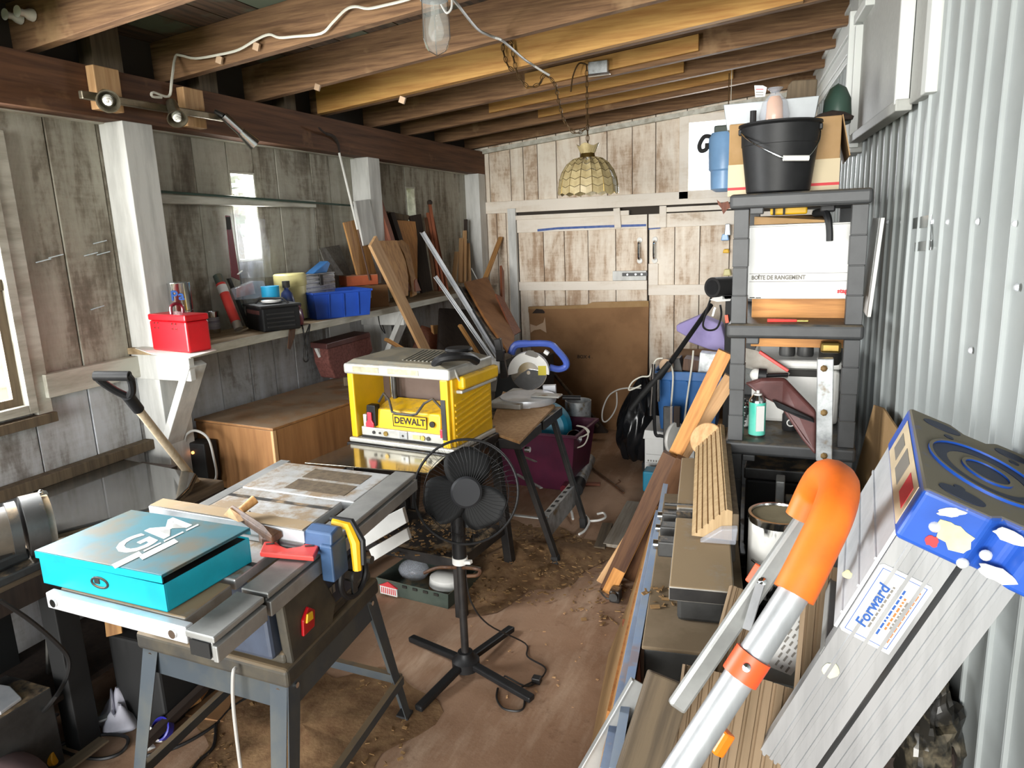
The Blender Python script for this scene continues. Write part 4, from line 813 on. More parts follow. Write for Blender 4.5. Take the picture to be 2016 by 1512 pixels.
text('lettering', 'GM', .135, 'white_card', t, lt, bold=.003, shear=.25, depth=.0004)
b = MB(); b.X = lt
for x0, x1, y0 in ((-.16, -.085, -.075), (-.105, .0, -.098)): b.prism([(x0, y0), (x1, y0), (x1+.012, y0+.028), (x0+.012, y0+.028)], 0, .0008)
for x0, x1 in ((-.07, -.02), (-.01, .05), (.06, .10)): b.prism([(x0, -.062), (x1, -.062), (x1+.004, -.054), (x0+.004, -.054)], 0, .0008)
o = b.build('logo_bars', 'white_card', t)
b = MB(); b.X = Matrix.Translation((w_*.5, -.001, hb*.55)) @ Matrix.Rotation(PI/2, 4, 'X'); b.tube([(.028*math.cos(2*PI*i/20), .013*math.sin(2*PI*i/20), 0) for i in range(20)], .003, 6, closed=True); b.build('latch_ring', 'steel_dark', t, smooth=True)
MB().b2((w_*.46, -.003, hb*.5), (w_*.5, 0, hb*.75)).build('latch_tongue', 'steel_dark', t, bevel=.001)

# ---------------------------------------------------------------- thickness planer
ZP = .75
m, w_, d, h = seat((694, 868), (893, 894), (930, 856), ZP, (684, 709)); d = .36; t = thing('thickness_planer', 'yellow and silver thickness planer lettered DEWALT on its stand'.replace(' lettered DEWALT', ' with ribbed side'), 'planer', mtx=m)
Bk = MB().b2
MB().b2((-.01, -.01, 0), (w_+.01, d+.01, .022)).build('base', 'planer_grey', t, bevel=.006)
b = MB(); b.b2((0, 0, .022), (.035, d, h-.06)); b.build('side_column', 'yellow', t, bevel=.006)
b = MB(); b.b2((w_-.06, .02, .022), (w_, d, h-.06)); b.build('side_column', 'yellow', t, bevel=.006)
MB().b2((w_-.052, -.002, .022), (w_-.012, .02, h-.062)).build('front_post', 'yellow', t, bevel=.005)
MB().b2((w_-.050, -.006, .06), (w_-.026, -.002, h*.62)).build('depth_scale', 'steel_dark', t, bevel=.001)
for i in range(7): MB().bar((w_+.002, .03, .045+.028*i), (w_+.002, d-.02, .085+.028*i), .012, .008, up=(1, 0, 0)).build('rib', 'yellow', t, bevel=.003)
MB().b2((w_-.002, .06, h-.115), (w_+.035, d+.02, h-.055)).build('motor_guard', 'yellow', t, bevel=.012)
MB().b2((w_-.01, .05, h-.13), (w_+.03, d+.005, h-.115)).build('carry_grip', 'planer_grey', t, bevel=.005)
b = MB(); b.b2((-.01, -.012, h-.062), (w_+.006, d+.012, h-.012)); tp_ = b.build('top_casting', 'planer_grey', t, bevel=.012, seg=3)
b = MB(); b.hexa([(0, 0, h-.012), (w_-.01, 0, h-.012), (w_-.01, d, h-.012), (0, d, h-.012), (.03, .02, h+.006), (w_-.06, .02, h+.0), (w_-.08, d-.02, h+.006), (.05, d-.02, h+.012)]); b.build('top_cover', 'planer_top', t, bevel=.004)
for i in range(8): MB().bar((w_*.5+.022*i, .06, h+.004), (w_*.42+.022*i, d-.07, h+.012), .008, .006).build('vent_rib', 'planer_top', t)
for x0, x1 in ((.05, .20), (.25, .42)): MB().b2((x0, -.0145, h-.048), (x1, -.012, h-.022)).build('name_plate', mat('dusty_plate', '#a8a48c', '#8e8a73', 30, rough=.5), t, bevel=.001)
b = MB(); b.lathe([(.012, 0), (.012, .03), (.06, .032), (.065, .04), (.06, .05), (.001, .052)], 18, Matrix.Translation((w_-.07, d*.55, h))); b.build('crank_wheel', 'black_plastic', t, smooth=True)
b = MB(); b.tube(smoothpts([(w_-.09, .03, h+.0), (w_-.05, .02, h+.03), (w_-.0, .06, h+.035), (w_+.02, .14, h+.02), (w_+.02, .2, h-.01)], 4), .02, 8); b.build('chip_hose', 'black_plastic', t, smooth=True)
b = MB(); b.tube([(w_+.002, .04, h-.02), (w_+.012, .05, h-.06), (w_+.014, .09, h-.10)], .005, 6); b.build('trim_edge', 'planer_grey', t, smooth=True)
for x in (.105, w_-.075):
    MB().cyl((x, d*.55, .02), (x, d*.55, h-.06), .009, n=10).build('rod', 'chrome', t, smooth=True); MB().cyl((x+.03, d*.5, .02), (x+.03, d*.5, h-.06), .012, n=10).build('screw_rod', 'steel_dark', t, smooth=True)
MB().b2((.03, d*.62, .10), (w_-.05, d*.66, h-.06)).build('dust_shroud', mat('brown_shroud', '#5f5048', '#4a3c35', 4, rough=.35), t)
# cutter head
hz = .06; MB().hexa([(.105, .03, hz), (w_-.082, .03, hz), (w_-.07, d*.6, hz), (.09, d*.6, hz), (.12, .045, hz+.10), (w_-.09, .045, hz+.10), (w_-.075, d*.55, hz+.125), (.10, d*.55, hz+.125)]).build('cutter_head', 'yellow', t, bevel=.008)
MB().b2((.045, .02, .03), (w_-.058, .05, hz+.012)).build('head_bar', 'planer_grey', t, bevel=.004); MB().b2((.05, .03, hz), (.085, .06, hz+.07)).build('head_bracket', 'planer_grey', t, bevel=.004)
MB().b2((.05, .012, .022), (w_-.06, .02, .03)).build('roller', 'black_matte', t)
for x, r_, mm_ in ((.12, .008, 'steel_dark'), (.19, .012, 'brass'), (.29, .006, 'steel_dark'), (.40, .012, 'brass'), (.43, .010, 'steel_dark'), (.155, .005, 'steel_dark')): MB().cyl((x, .014, .05), (x, .022, .05), r_, n=10).build('bolt', mm_, t, smooth=True)
MB().b2((.27, .015, .036), (.315, .021, .072)).build('gauge_block', 'alu', t, bevel=.002)
MB().b2((.345, .016, .042), (.385, .0215, .060)).build('gauge_label', 'cream', t)
# switch with red paddle
MB().hexa([(.075, .018, hz+.02), (.135, .018, hz+.02), (.135, .045, hz+.02), (.075, .045, hz+.02), (.085, .02, hz+.12), (.135, .02, hz+.12), (.135, .06, hz+.12), (.085, .06, hz+.12)]).build('switch_box', 'black_plastic', t, bevel=.004)
b = MB(); b.prism([(.082, hz+.015), (.128, hz+.015), (.128, hz+.035), (.118, hz+.05), (.118, hz+.088), (.094, hz+.088), (.094, hz+.05), (.082, hz+.035)], -.018, -.008, Matrix(((1, 0, 0, 0), (0, 0, -1, 0), (0, 1, 0, 0), (0, 0, 0, 1)))); b.build('switch_paddle', 'red_pink', t, bevel=.003)
MB().b2((w_-.078, .016, hz+.0), (w_-.052, .03, hz+.04)).build('lock_lever', 'red_pink', t, bevel=.003)
b = MB(); b.tube([(.13, .06, hz+.13), (.17, .05, hz+.175), (.215, .03, hz+.15), (.25, .0, hz+.075+.03), (.28, -.005, hz+.10), (.36, -.005, hz+.10), (.385, .0, hz+.105), (.41, .03, hz+.15), (.445, .05, hz+.17), (.49, .06, hz+.12)], .006, 8); b.build('carry_bar', 'steel_dark', t, smooth=True)
fm = Matrix(((1, 0, 0, w_*.56), (0, 0, -1, .0295+.004), (0, 1, 0, hz+.056), (0, 0, 0, 1))) @ Matrix.Rotation(0, 4, 'X')
b = MB(); b.X = fm
for lo, hi in (((-.095, .026, 0), (.095, .029, .002)), ((-.095, -.029, 0), (.095, -.026, .002)), ((-.095, -.026, 0), (-.092, .026, .002)), ((.092, -.026, 0), (.095, .026, .002))): b.b2(lo, hi)
b.build('logo_frame', 'ink', t); b = MB(); b.X = fm; b.b2((-.092, -.026, -.004), (.092, .026, .0006)); b.build('logo_plate', 'yellow_flat', t)
text('lettering', 'DEWALT', .043, 'ink', t, fm @ Matrix.Translation((0, 0, .001)), bold=.0012, sx=1.0)
MB().cyl((w_*.56+.125, .028, hz+.055), (w_*.56+.125, .034, hz+.055), .014, n=16).build('sight_hole', 'ink', t)
# in- and outfeed tables
pl = mat('polished_table', '#a9a393', '#8d8673', 5, rough=.13, metal=.9)
P = [AZ(x, y, ZP-.01) for x, y in ((700, 873), (874, 897), (838, 929), (740, 934), (612, 909))]
P = [AZ(x, y, ZP-.006) for x, y in ((690, 874), (880, 896), (842, 931), (600, 911))]; MB().slab(P, (0, 0, -.006)).build('infeed_table', pl, t, bevel=.001).matrix_basis = m.inverted()
MB().b2((.02, d+.01, .01), (w_-.02, d+.06, .018)).build('outfeed_table', pl, t, bevel=.002)
# planer stand
mt = m.copy(); mt.translation.z = 0; t = thing('planer_stand', 'black steel stand with lower tray beneath the thickness planer', 'stand', mtx=mt)
MB().b2((-.02, -.02, ZP-.045), (w_+.02, d+.02, ZP-.002)).build('top_frame', 'black_metal', t, bevel=.004)
for px, qx in ((0, -.035), (w_, w_+.035)):
    for py_, qy in ((0, -.06), (d, d+.06)): MB().bar((px, py_, ZP-.04), (qx, qy, 0.0), .045, .045, up=(0, 1, 0)).build('leg', 'black_metal', t, bevel=.004)
zb = .24; MB().b2((-.02, -.04, zb), (w_+.02, d+.04, zb+.012)).build('tray', 'black_metal', t); b = MB(); b.b2((-.03, -.05, zb-.02), (w_+.03, -.04, zb+.03)); b.build('tray_edge', 'black_metal', t); MB().b2((w_+.02, -.04, zb-.02), (w_+.03, d+.04, zb+.03)).build('tray_edge', 'black_metal', t)
random.seed(4)
def litter(name, lab, c, r, n, size, m, parent=None, lift=0, fn=None):
    b = MB()
    for i in range(n):
        a, q = random.uniform(0, 2*PI), r*math.sqrt(random.random()); s_ = size*random.uniform(.4, 1.2); R3 = Matrix.Rotation(random.uniform(0, PI), 3, 'Z') @ Matrix.Rotation(random.uniform(-.4, .4), 3, 'X')
        x, y = c[0]+q*math.cos(a), c[1]+q*math.sin(a); z = c[2]+s_*.12+(fn(x, y) if fn else 0); b.box((x, y, z), (s_, s_*random.uniform(.2, .6), s_*.15), R3)
    o = b.build(name, m, parent, org=c if parent is None else None); o['kind'] = 'stuff'
    return tag(o, lab, 'shavings')
q = m @ V((w_*.5, d*.4, 0)); litter('wood_shavings', 'wood shavings on the tray of the planer stand', (q.x, q.y, zb+.012), .24, 160, .022, 'shaving')
# white drawer fronts / panels under the saw's far wing
for k, (pts, y_) in enumerate(((((705, 1085), (800, 1030), (792, 1000), (712, 1040)), 2.55), (((735, 1105), (806, 1062), (800, 1040), (726, 1082)), 2.62))):
    P = [t.matrix_basis.inverted() @ AY(x, yy, y_) for x, yy in pts]; MB().slab(P, (0, .02, 0)).build('drop_panel', 'white_card', t, bevel=.002)

# ---------------------------------------------------------------- pedestal fan
base = V((-1.151, 2.26, 0)); hd = AY(918, 968, 2.23); t = thing('pedestal_fan', 'black pedestal fan with cross base standing beside the table saw', 'fan', base)
for ex, ey in ((-.060, -.285), (.315, -.10), (.068, .322), (-.315, .118)):
    a = V((ex, ey, 0)); p0 = base+a*.06+V((0, 0, .045)); p1 = base+a+V((0, 0, .018)); MB().bar(p0, p1, .034, .024).build('foot', 'black_plastic', t, world=True, bevel=.006)
b = MB(); b.lathe([(.055, .02), (.055, .055), (.035, .07), (.03, .09), (.001, .09)], 20, Matrix.Translation(base)); b.build('hub', 'black_plastic', t, world=True, smooth=True)
cz = AY(908, 1108, 2.24).z
MB().cyl(base+V((0, 0, .05)), base+V((0, 0, cz-.01)), .0155, n=14).build('lower_pole', 'black_metal', t, world=True, smooth=True)
MB().cyl(base+V((0, 0, cz-.012)), base+V((0, 0, cz+.014)), .030, n=18).build('collar', 'white_plastic', t, world=True, smooth=True); MB().bar(base+V((.025, -.01, cz)), base+V((.055, -.015, cz+.006)), .02, .014).build('collar_knob', 'white_plastic', t, world=True, bevel=.003)
MB().cyl(base+V((0, 0, cz+.014)), V((base.x, base.y, hd.z-.11)), .027, .026, n=18).build('upper_pole', 'black_plastic', t, world=True, smooth=True)
nf = (EYEP-hd); nf.z *= .75; nf.normalize(); Fm = facing(hd, nf); RF = .192
b = MB(); b.X = Fm; b.lathe([(.045, -.17), (.062, -.15), (.065, -.06), (.05, -.045)], 20); b.cyl((0, -.03, -.09), (0, -.14, -.11), .022, n=12); b.build('motor', 'black_plastic', t, world=True, smooth=True)
b = MB(); b.X = Fm; b.lathe([(.001, .034), (.050, .033), (.058, .026), (.058, .016)], 32); b.build('hub_disc', mat('charcoal_disc', '#2a2b2e', rough=.6, spec=.3), t, world=True, smooth=True)
b = MB(); b.X = Fm; b.tube([(RF*math.cos(2*PI*i/64), RF*math.sin(2*PI*i/64), -.01) for i in range(64)], .005, 8, closed=True); b.build('guard_rim', 'black_plastic', t, world=True, smooth=True)
b = MB(); b.X = Fm
for i in range(54):
    a = 2*PI*i/54
    def q(r, z, sw_=0): return (r*math.cos(a+sw_), r*math.sin(a+sw_), z)
    b.tube([q(.05, .024), q(.11, .030, .10), q(.165, .018, .18), q(RF, -.008, .2)], .0007, 3); b.tube([q(.06, -.075), q(.13, -.07, -.05), q(.175, -.04, -.08), q(RF, -.01, -.1)], .0007, 3)
o = b.build('guard_wire', 'black_plastic', t, world=True); o['kind'] = 'stuff'
for r_, z_ in ((.155, .0215),): b = MB(); b.X = Fm; b.tube([(r_*math.cos(2*PI*i/48), r_*math.sin(2*PI*i/48), z_) for i in range(48)], .0012, 4, closed=True); b.build('guard_hoop', 'black_plastic', t, world=True)
for ang in (84, 196, 312):
    b = MB(); b.X = Fm @ Matrix.Rotation(math.radians(ang), 4, 'Z'); n = 10; vs = []
    for i in range(n+1):
        r_ = .035+.130*i/n; wdt = .030+.072*math.sin(PI*min(1, (i/n)*.62+.08)); wdt *= (1-max(0, (i/n-.86)/.14)**2*.75)
        for j in range(9): v_ = (j/8-.5)*2; vs.append((r_*math.cos(v_*wdt/r_*.95)*1.0, r_*math.sin(v_*wdt/r_*.95), -.025+.022*v_*(.5+.5*i/n)))
    b.add(vs, [(i*9+j, i*9+j+1, (i+1)*9+j+1, (i+1)*9+j) for i in range(n) for j in range(8)]); b.build('fan_blade', mat('dark_fan_blade', '#161718', rough=.6, spec=.25) if ang == 84 else bpy.data.materials['dark_fan_blade'], t, world=True, smooth=True, solid=.002)
cdp = [base+V(q_) for q_ in ((.01, .02, cz-.02), (.02, .03, .30), (.06, .10, .16), (.16, .24, .012), (.20, .16, .008), (.30, .10, .008), (.27, -.02, .008), (.16, .01, .008), (.22, -.06, .008), (.30, .04, .012))]
MB().tube(smoothpts(cdp, 6), .0035, 6).build('power_cord', 'cable_black', t, world=True, smooth=True); MB().box(base+V((.29, .02, .014)), (.035, .03, .025)).build('plug', 'cable_black', t, world=True, bevel=.004)
lp = [AZ(x, y, .006) for x, y in ((980, 1355), (978, 1375), (990, 1394), (1015, 1400), (1030, 1395), (1033, 1378))]
MB().tube(smoothpts(lp, 5), .004, 6).build('cord_loop', 'cable_black', t, world=True, smooth=True)

# ---------------------------------------------------------------- mitre saw on a folding workbench
ZB = .72; t = thing('folding_workbench', 'black folding workbench with splayed legs carrying the mitre saw', 'workbench', (-1.45, 3.38, 0))
MB().b2((-1.80, 3.06, ZB-.05), (-1.20, 3.38, ZB)).build('jaw_top', 'black_metal', t, world=True, bevel=.004); MB().b2((-1.80, 3.42, ZB-.05), (-1.20, 3.74, ZB)).build('jaw_top', 'black_metal', t, world=True, bevel=.004)
for y, yt in ((3.227, 3.12), (3.749, 3.68)):
    for xb, xt in ((-1.09, -1.24), (-1.93, -1.78)):
        MB().bar((xt, yt, ZB-.05), (xb, y, 0.05), .028, .04, up=(0, 1, 0)).build('leg', 'black_metal', t, world=True, bevel=.004); MB().bar((xb-.004*(1 if xb > -1.5 else -1), y, .06), (xb, y, 0), .036, .046, up=(0, 1, 0)).build('rubber_foot', 'dark_rubber', t, world=True, bevel=.003)
MB().cyl((-1.18, 3.14, ZB-.07), (-1.205, 3.14, ZB-.07), .014, n=10).build('pivot_bolt', 'chrome', t, world=True)
pA, pB = V((-1.135, 3.24, .22)), V((-1.135, 3.74, .22)); MB().b2((-1.14, 3.25, .14), (-1.13, 3.735, .26)).build('side_panel', 'galv', t, world=True, bevel=.002); MB().b2((-1.17, 3.25, .258), (-1.13, 3.735, .264)).build('slotted_flange', 'galv', t, world=True)
for i in range(6): MB().b2((-1.162, 3.30+.07*i, .2645), (-1.142, 3.33+.07*i, .2655)).build('slot', 'ink', t, world=True)
for a_, c_ in (((-1.23, 3.13, .62), (-1.35, 3.68, .40)), ((-1.16, 3.23, .42), (-1.40, 3.5, .38)), ((-1.13, 3.24, .25), (-1.6, 3.2, .27))): MB().bar(a_, c_, .016, .006).build('stay_bar', 'alu_dull', t, world=True)
# base board
P = [AZ(x, y, ZB+.016) for x, y in ((962, 848), (1023, 869), (1093, 797), (990, 770))]; tag(MB().slab(P, (0, 0, -.015)).build('base_board', 'wood', bevel=.002, org=P[0]), 'square of tan board under the mitre saw', 'board')
zM = ZB+.018; cM = AZ(1030, 790, zM); t = thing('mitre_saw', 'white mitre saw with blue loop handle on the folding workbench', 'mitre saw', cM)
nB = V((.22, -.97, 0)).normalized(); xB = V((.97, .22, 0)).normalized(); cB = AP(1041, 733, cM+V((0, -.02, 0)), nB); FmB = Matrix((xB, V((0, 0, 1)), nB)).transposed().to_4x4(); FmB.translation = cB
def bp(px, py): v = FmB.inverted() @ AP(px, py, cB, nB); return (v.x, v.y)
RB = .105
b = MB(); b.lathe([(.16, 0), (.165, .012), (.16, .035), (.001, .036)], 28, Matrix.Translation(cM+V((.03, .0, 0)))); b.build('turntable', 'alu_white', t, world=True, smooth=True)
MB().b2(cM+V((-.14, -.20, .0)), cM+V((.06, .20, .03))).build('base_casting', 'planer_grey', t, world=True, bevel=.006)
MB().b2(cM+V((.06, -.04, .036)), cM+V((.23, .04, .048))).build('table_arm', 'planer_grey', t, world=True, bevel=.006)
P = [AP(x, y, cM+V((0, -.17, 0)), nB) for x, y in ((975, 797), (1044, 796), (1044, 826), (1027, 823), (1018, 812), (985, 808))]; MB().slab(P, -nB*.02).build('fence_left', 'alu_white', t, world=True, bevel=.003)
P = [AP(x, y, cM+V((0, .16, 0)), nB) for x, y in ((1068, 759), (1094, 758), (1095, 780), (1070, 780))]; MB().slab(P, -nB*.03).build('fence_right', 'alu_white', t, world=True, bevel=.003)
b = MB(); b.X = FmB; b.lathe([(RB, -.001), (RB, .001), (.001, .0011)], 36); b.build('blade', 'chrome', t, world=True)
b = MB(); b.X = FmB; g_in = bp(1041, 712); n = 24; ro, ri = .118, .062; poly = [(ro*math.cos(a), ro*math.sin(a)) for a in [math.radians(-6+192*i/n) for i in range(n+1)]]+[(ri*math.cos(a), ri*math.sin(a)) for a in [math.radians(176-200*i/n) for i in range(n+1)][:0] or [math.radians(180-180*i/n) for i in range(n+1)]]
k = len(poly)//2; vs = [(x, y, z) for z in (-.03, .018) for x, y in poly]; N = len(poly); fs = []
for i in range(k-1): fs += [(i, i+1, N-2-i, N-1-i), (N+i, N+N-1-i, N+N-2-i, N+i+1)]
for i in range(N): j = (i+1) % N; fs.append((i, N+i, N+j, j))
b.add(vs, fs); b.build('upper_guard', 'white_plastic', t, world=True, smooth=30)
b = MB(); b.X = FmB; n = 20; poly = [(.102*math.cos(a), .102*math.sin(a)) for a in [math.radians(-150+152*i/n) for i in range(n+1)]]+[(0.05, .012), (0.0, 0.02), (-.05, -.01)]; b.prism(poly, .003, .008); b.build('lower_guard', mat('smoky_guard', '#4a4b4c', '#5c5d5e', 9, rough=.2), t, world=True)
b = MB(); b.X = FmB; b.cyl((0, 0, 0), (0, 0, .014), .011, n=12); b.build('arbor_bolt', 'chrome', t, world=True)
b = MB(); b.X = FmB; x, y = bp(1069, 728); b.b2((x-.026, y-.028, .0185), (x+.020, y+.026, .0192)); b.build('yellow_sticker', 'yellow_label', t, world=True)
x, y = bp(1044, 696); b = MB(); b.X = FmB; b.prism([(x-.03, y), (x-.01, y+.022), (x+.02, y+.02), (x+.05, y-.012), (x+.035, y-.022), (x+.0, y-.012)], .0185, .019); b.build('grey_sticker', 'ink_grey', t, world=True)
hp = [bp(*q_) for q_ in ((1003, 700), (1012, 683), (1040, 680), (1080, 681), (1097, 695), (1112, 714), (1112, 726), (1098, 731), (1080, 727))]
b = MB(); b.X = FmB; b.tube(smoothpts([(x, y, -.06) for x, y in hp], 4), [.022]*8+[.019]*25, 8); b.build('loop_handle', 'blue_saw', t, world=True, smooth=True)
b = MB(); b.X = FmB; x, y = bp(1074, 697); b.box((x, y, -.05), (.03, .022, .03), Matrix.Rotation(-.6, 3, 'Z')); b.build('trigger', 'white_plastic', t, world=True, bevel=.004)
b = MB(); b.X = FmB; p, q_ = bp(978, 668), bp(993, 745); b.bar((*p, -.02), (*q_, -.02), .04, .05, up=(0, 0, 1)); p2 = bp(985, 700); b.box((p2[0], p2[1], .0), (.045, .06, .05)); b.build('pivot_post', 'black_metal', t, world=True, bevel=.004)
b = MB(); b.X = FmB; p = bp(968, 722); b.cyl((p[0]-.045, p[1], -.02), (p[0]+.05, p[1], -.02), .045, n=18); b.build('motor', 'white_plastic', t, world=True, smooth=True)
p = AP(958, 770, cM, nB); MB().bar(p, p+V((.02, .03, .16)), .07, .09).build('tilt_support', 'cast_iron', t, world=True, bevel=.01)
p = cM+V((.22, .06, .02)); MB().cyl(p, p+V((.10, .03, -.005)), .014, n=10).build('lock_knob', 'black_plastic', t, world=True, smooth=True)
litter('chips_and_scraps', 'dusty heap of scraps and shavings on the workbench behind the planer', (-1.52, 3.2, ZB), .14, 120, .05, 'cast_iron')
def DP(px, py, d): return EYEP + ray(px, py)*d
# ---------------------------------------------------------------- black resin shelving unit, seen end on
SHX0, SHX1, SHY0, SHY1 = -.229, .228, 2.70, 3.56
shu = thing('shelving_unit', 'tall black resin shelving unit standing against the steel wall', 'shelving unit', (0, 3.1, 0))
SZ = (1.80, 1.34, .895, .44)
for z in SZ:
    b = MB(); b.b2((SHX0, SHY0, z-.052), (SHX1, SHY1, z)); b.build('shelf', 'shelf_black', shu, world=True, bevel=.012, seg=3)
    b = MB(); b.b2((SHX0-.004, SHY0-.006, z-.008), (SHX1+.004, SHY1+.006, z+.004)); 
    MB().b2((SHX0+.07, SHY0-.005, z-.072), (SHX0+.115, SHY0+.03, z-.048)).build('peg', 'shelf_black', shu, world=True, bevel=.004)
for za, zb in zip(SZ[1:]+(0,), SZ):
    for x0, x1 in ((SHX0+.014, SHX0+.068), (SHX1-.062, SHX1-.008)):
        for y0 in (SHY0+.012, SHY1-.068):
            h_ = zb-.052-za; b = MB()
            for k in range(4): b.box(((x0+x1)/2, y0+.028, za+h_*(k+.5)/4), (x1-x0-.003*(k % 2), .056-.003*(k % 2), h_/4-.002))
            b.box(((x0+x1)/2, y0+.028, za+h_/2), (x1-x0-.006, .05, h_)); b.build('post', 'shelf_black', shu, world=True, bevel=.002)
ZT1, ZT2, ZT3 = SZ[:3]
# top of the shelf
def carton(name, label, x0, x1, y0, y1, z, h, m='card', cat='box'):
    t = thing(name, label, cat, (x0, y0, z)); W_, D_ = x1-x0, y1-y0
    MB().b2((0, 0, 0), (W_, D_, h)).build('body', m, t, bevel=.004); return t, W_, D_
t, W_, D_ = carton('carton', 'large two-tone brown carton behind the black bucket', -.255, .13, 2.92, 3.35, ZT1+.001, .262)
MB().b2((-.001, -.0012, .0), (W_+.001, 0, .115)).build('pale_band', mat('beige_print', '#c9b99a', rough=.8), t); MB().b2((W_, -.001, 0), (W_+.0012, D_, .115)).build('pale_band', bpy.data.materials['beige_print'], t)
MB().b2((-.001, -.002, .022), (W_+.001, -.001, .032)).build('red_stripe', 'ink_red', t); MB().b2((W_+.001, -.002, .022), (W_+.002, D_, .032)).build('red_stripe', 'ink_red', t)
MB().b2((W_+.0012, .07, .05), (W_+.002, .25, .105)).build('white_label', 'white_card', t)
MB().hexa([(W_, 0, .262), (W_+.03, .0, .12), (W_+.03, D_, .12), (W_, D_, .262), (W_+.003, 0, .264), (W_+.034, 0, .122), (W_+.034, D_, .122), (W_+.003, D_, .264)]).build('flap', 'card', t)
bc = AY(1531, 373, 2.83); bz = ZT1+.003; t = thing('bucket', 'black plastic bucket with white wire-bail grip on the shelving unit', 'bucket', (bc.x, 2.835, bz)); hB = .232
MB().lathe([(.001, .004), (.105, .0), (.109, .004), (.128, hB*.70), (.130, hB*.705), (.132, hB*.97), (.142, hB), (.141, hB+.006), (.128, hB+.006), (.124, hB*.9), (.104, .012), (.001, .012)], 40).build('body', 'black_plastic', t, smooth=30)
hp = [V((-.133, -.02, hB*.93)), V((-.09, -.12, hB*.74)), V((-.02, -.148, hB*.55)), V((.03, -.145, hB*.455)), V((.09, -.125, hB*.455)), V((.128, -.05, hB*.7)), V((.134, -.0, hB*.93))]
MB().tube(smoothpts(hp, 6), .0025, 6).build('bail', 'chrome', t, smooth=True); MB().cyl((.018, -.149, hB*.462), (.098, -.125, hB*.448), .0095, n=12).build('grip', 'white_plastic', t, smooth=True)
for x in (-.134, .134): MB().box((x, -.01, hB*.93), (.012, .03, .02)).build('bail_ear', 'black_plastic', t, bevel=.003)
# clear bag of foam and other bits behind the bucket, on top of the carton
zc = ZT1+.265
q = AY(1525, 215, 3.02); t = thing('foam_roll', 'peach foam roll in a clear bag standing above the bucket', 'roll', (q.x, 3.02, zc)); hq = AY(1525, 190, 3.02).z-zc
MB().lathe([(.028, 0), (.032, .01), (.028, hq*.8), (.018, hq), (.001, hq)], 16).build('foam', 'sponge', t, smooth=True)
b = MB(); b.lathe([(.05, 0), (.055, .03), (.045, hq*.8), (.015, hq+.015), (.03, hq+.03)], 14); b.build('plastic_bag', 'baggie', t, smooth=True)
P = [AY(x, y, 3.0) for x, y in ((1487, 192), (1506, 190), (1510, 172), (1502, 168), (1485, 168))]; MB().slab(P, (0, .003, 0)).build('header_card', 'white_card', t, world=True, bevel=.001)
for yy in (175, 181, 186): MB().slab([AY(1488, yy+1.5, 2.999), AY(1503, yy+1.5, 2.999), AY(1503, yy, 2.999), AY(1488, yy, 2.999)], (0, -.0005, 0)).build('print', 'ink_red' if yy < 180 else 'ink_grey', t, world=True)
MB().cyl((q.x-.075, 3.0, zc), (q.x-.075, 3.0, zc+.05), .012, n=10).build('black_cap', 'black_plastic', t, world=True)
b = MB(); P0, P1 = AY(1425, 213, 3.12), AY(1612, 213, 3.12); w_ = P1.x-P0.x; t = thing('storage_tub', 'shallow grey translucent tub on the carton behind the bucket', 'tub', (P0.x, 3.1, zc)); open_bin(b, w_, .24, P0.z-zc+.01); b.build('body', mat('grey_translucent', '#9aa0a4', '#8d9397', 5, rough=.35), t, bevel=.002)
P = [AY(x, y, 3.33) for x, y in ((1545, 216), (1605, 216), (1610, 155), (1560, 158), (1551, 168))]; tag(MB().slab(P, (0, .02, 0)).build('hardboard_piece', 'wood_grey', bevel=.006, org=P[0]), 'grey-brown round-cornered board standing behind the tub on the shelf top', 'board')
q = AY(1655, 222, 3.12); t = thing('green_cover', 'dark green domed cover on the carton beside the steel wall', 'cover', (q.x-.01, 3.2, zc)); b = MB(); b.lathe([(.085, 0), (.09, .02), (.08, .09), (.05, .13), (.001, .15)], 20, sx=.6); b.build('shell', 'green_dark', t, smooth=True); b = MB(); b.lathe([(.08, -.0), (.085, .012), (.05, .03), (.001, .04)], 18, Matrix.Translation((-.02, -.10, 0)), sx=.9, sy=.5); b.build('brown_pad', 'wood_black', t, smooth=True)
# second tier: storage box on two boards, red brush
t = thing('storage_box', 'white cardboard storage box printed BOITE DE RANGEMENT on the middle shelf', 'box', (-.165, 2.80, ZT2+.082))
hx = .262; W_ = .355; MB().b2((0, 0, 0), (W_, .40, hx)).build('body', 'white_card', t, bevel=.004); MB().b2((-.006, -.006, hx), (W_+.006, .406, hx+.006)).build('lid', 'white_card', t, bevel=.003)
fb = facing((.105, -.0008, .078), (0, -1, 0)); text('lettering', 'BOÎTE DE RANGEMENT', .0205, 'ink_grey', t, fb, bold=.0008, sx=.86)
for z in (.063, .092): MB().b2((.005, -.001, z), (W_-.005, 0, z+.0016)).build('rule_line', 'ink_grey', t)
text('lettering', 'stap', .022, 'ink_red', t, facing((W_-.032, -.0008, .028), (0, -1, 0)), bold=.001)
for x, z in ((.008, .004), (.03, .003)): MB().b2((x, -.001, z), (x+.018, 0, z+.003)).build('small_print', 'ink', t)
for k, (z, y0, m_, lb) in enumerate(((ZT2+.045, 2.80, 'wood', 'upper pale board under the white storage box'), (ZT2+.010, 2.785, 'wood_orange', 'lower orange board under the white storage box'))):
    o = board('shelf_plank', (-.155+.002*k, y0+.14, z+.016), (.20, y0+.14, z+.016), .28, .032, m_, up=(0, 1, 0), label=lb, cat='board')
t = thing('paint_brush', 'red-handled paintbrush lying in front of the boards on the middle shelf', 'brush', (-.05, 2.755, ZT2+.008)); 
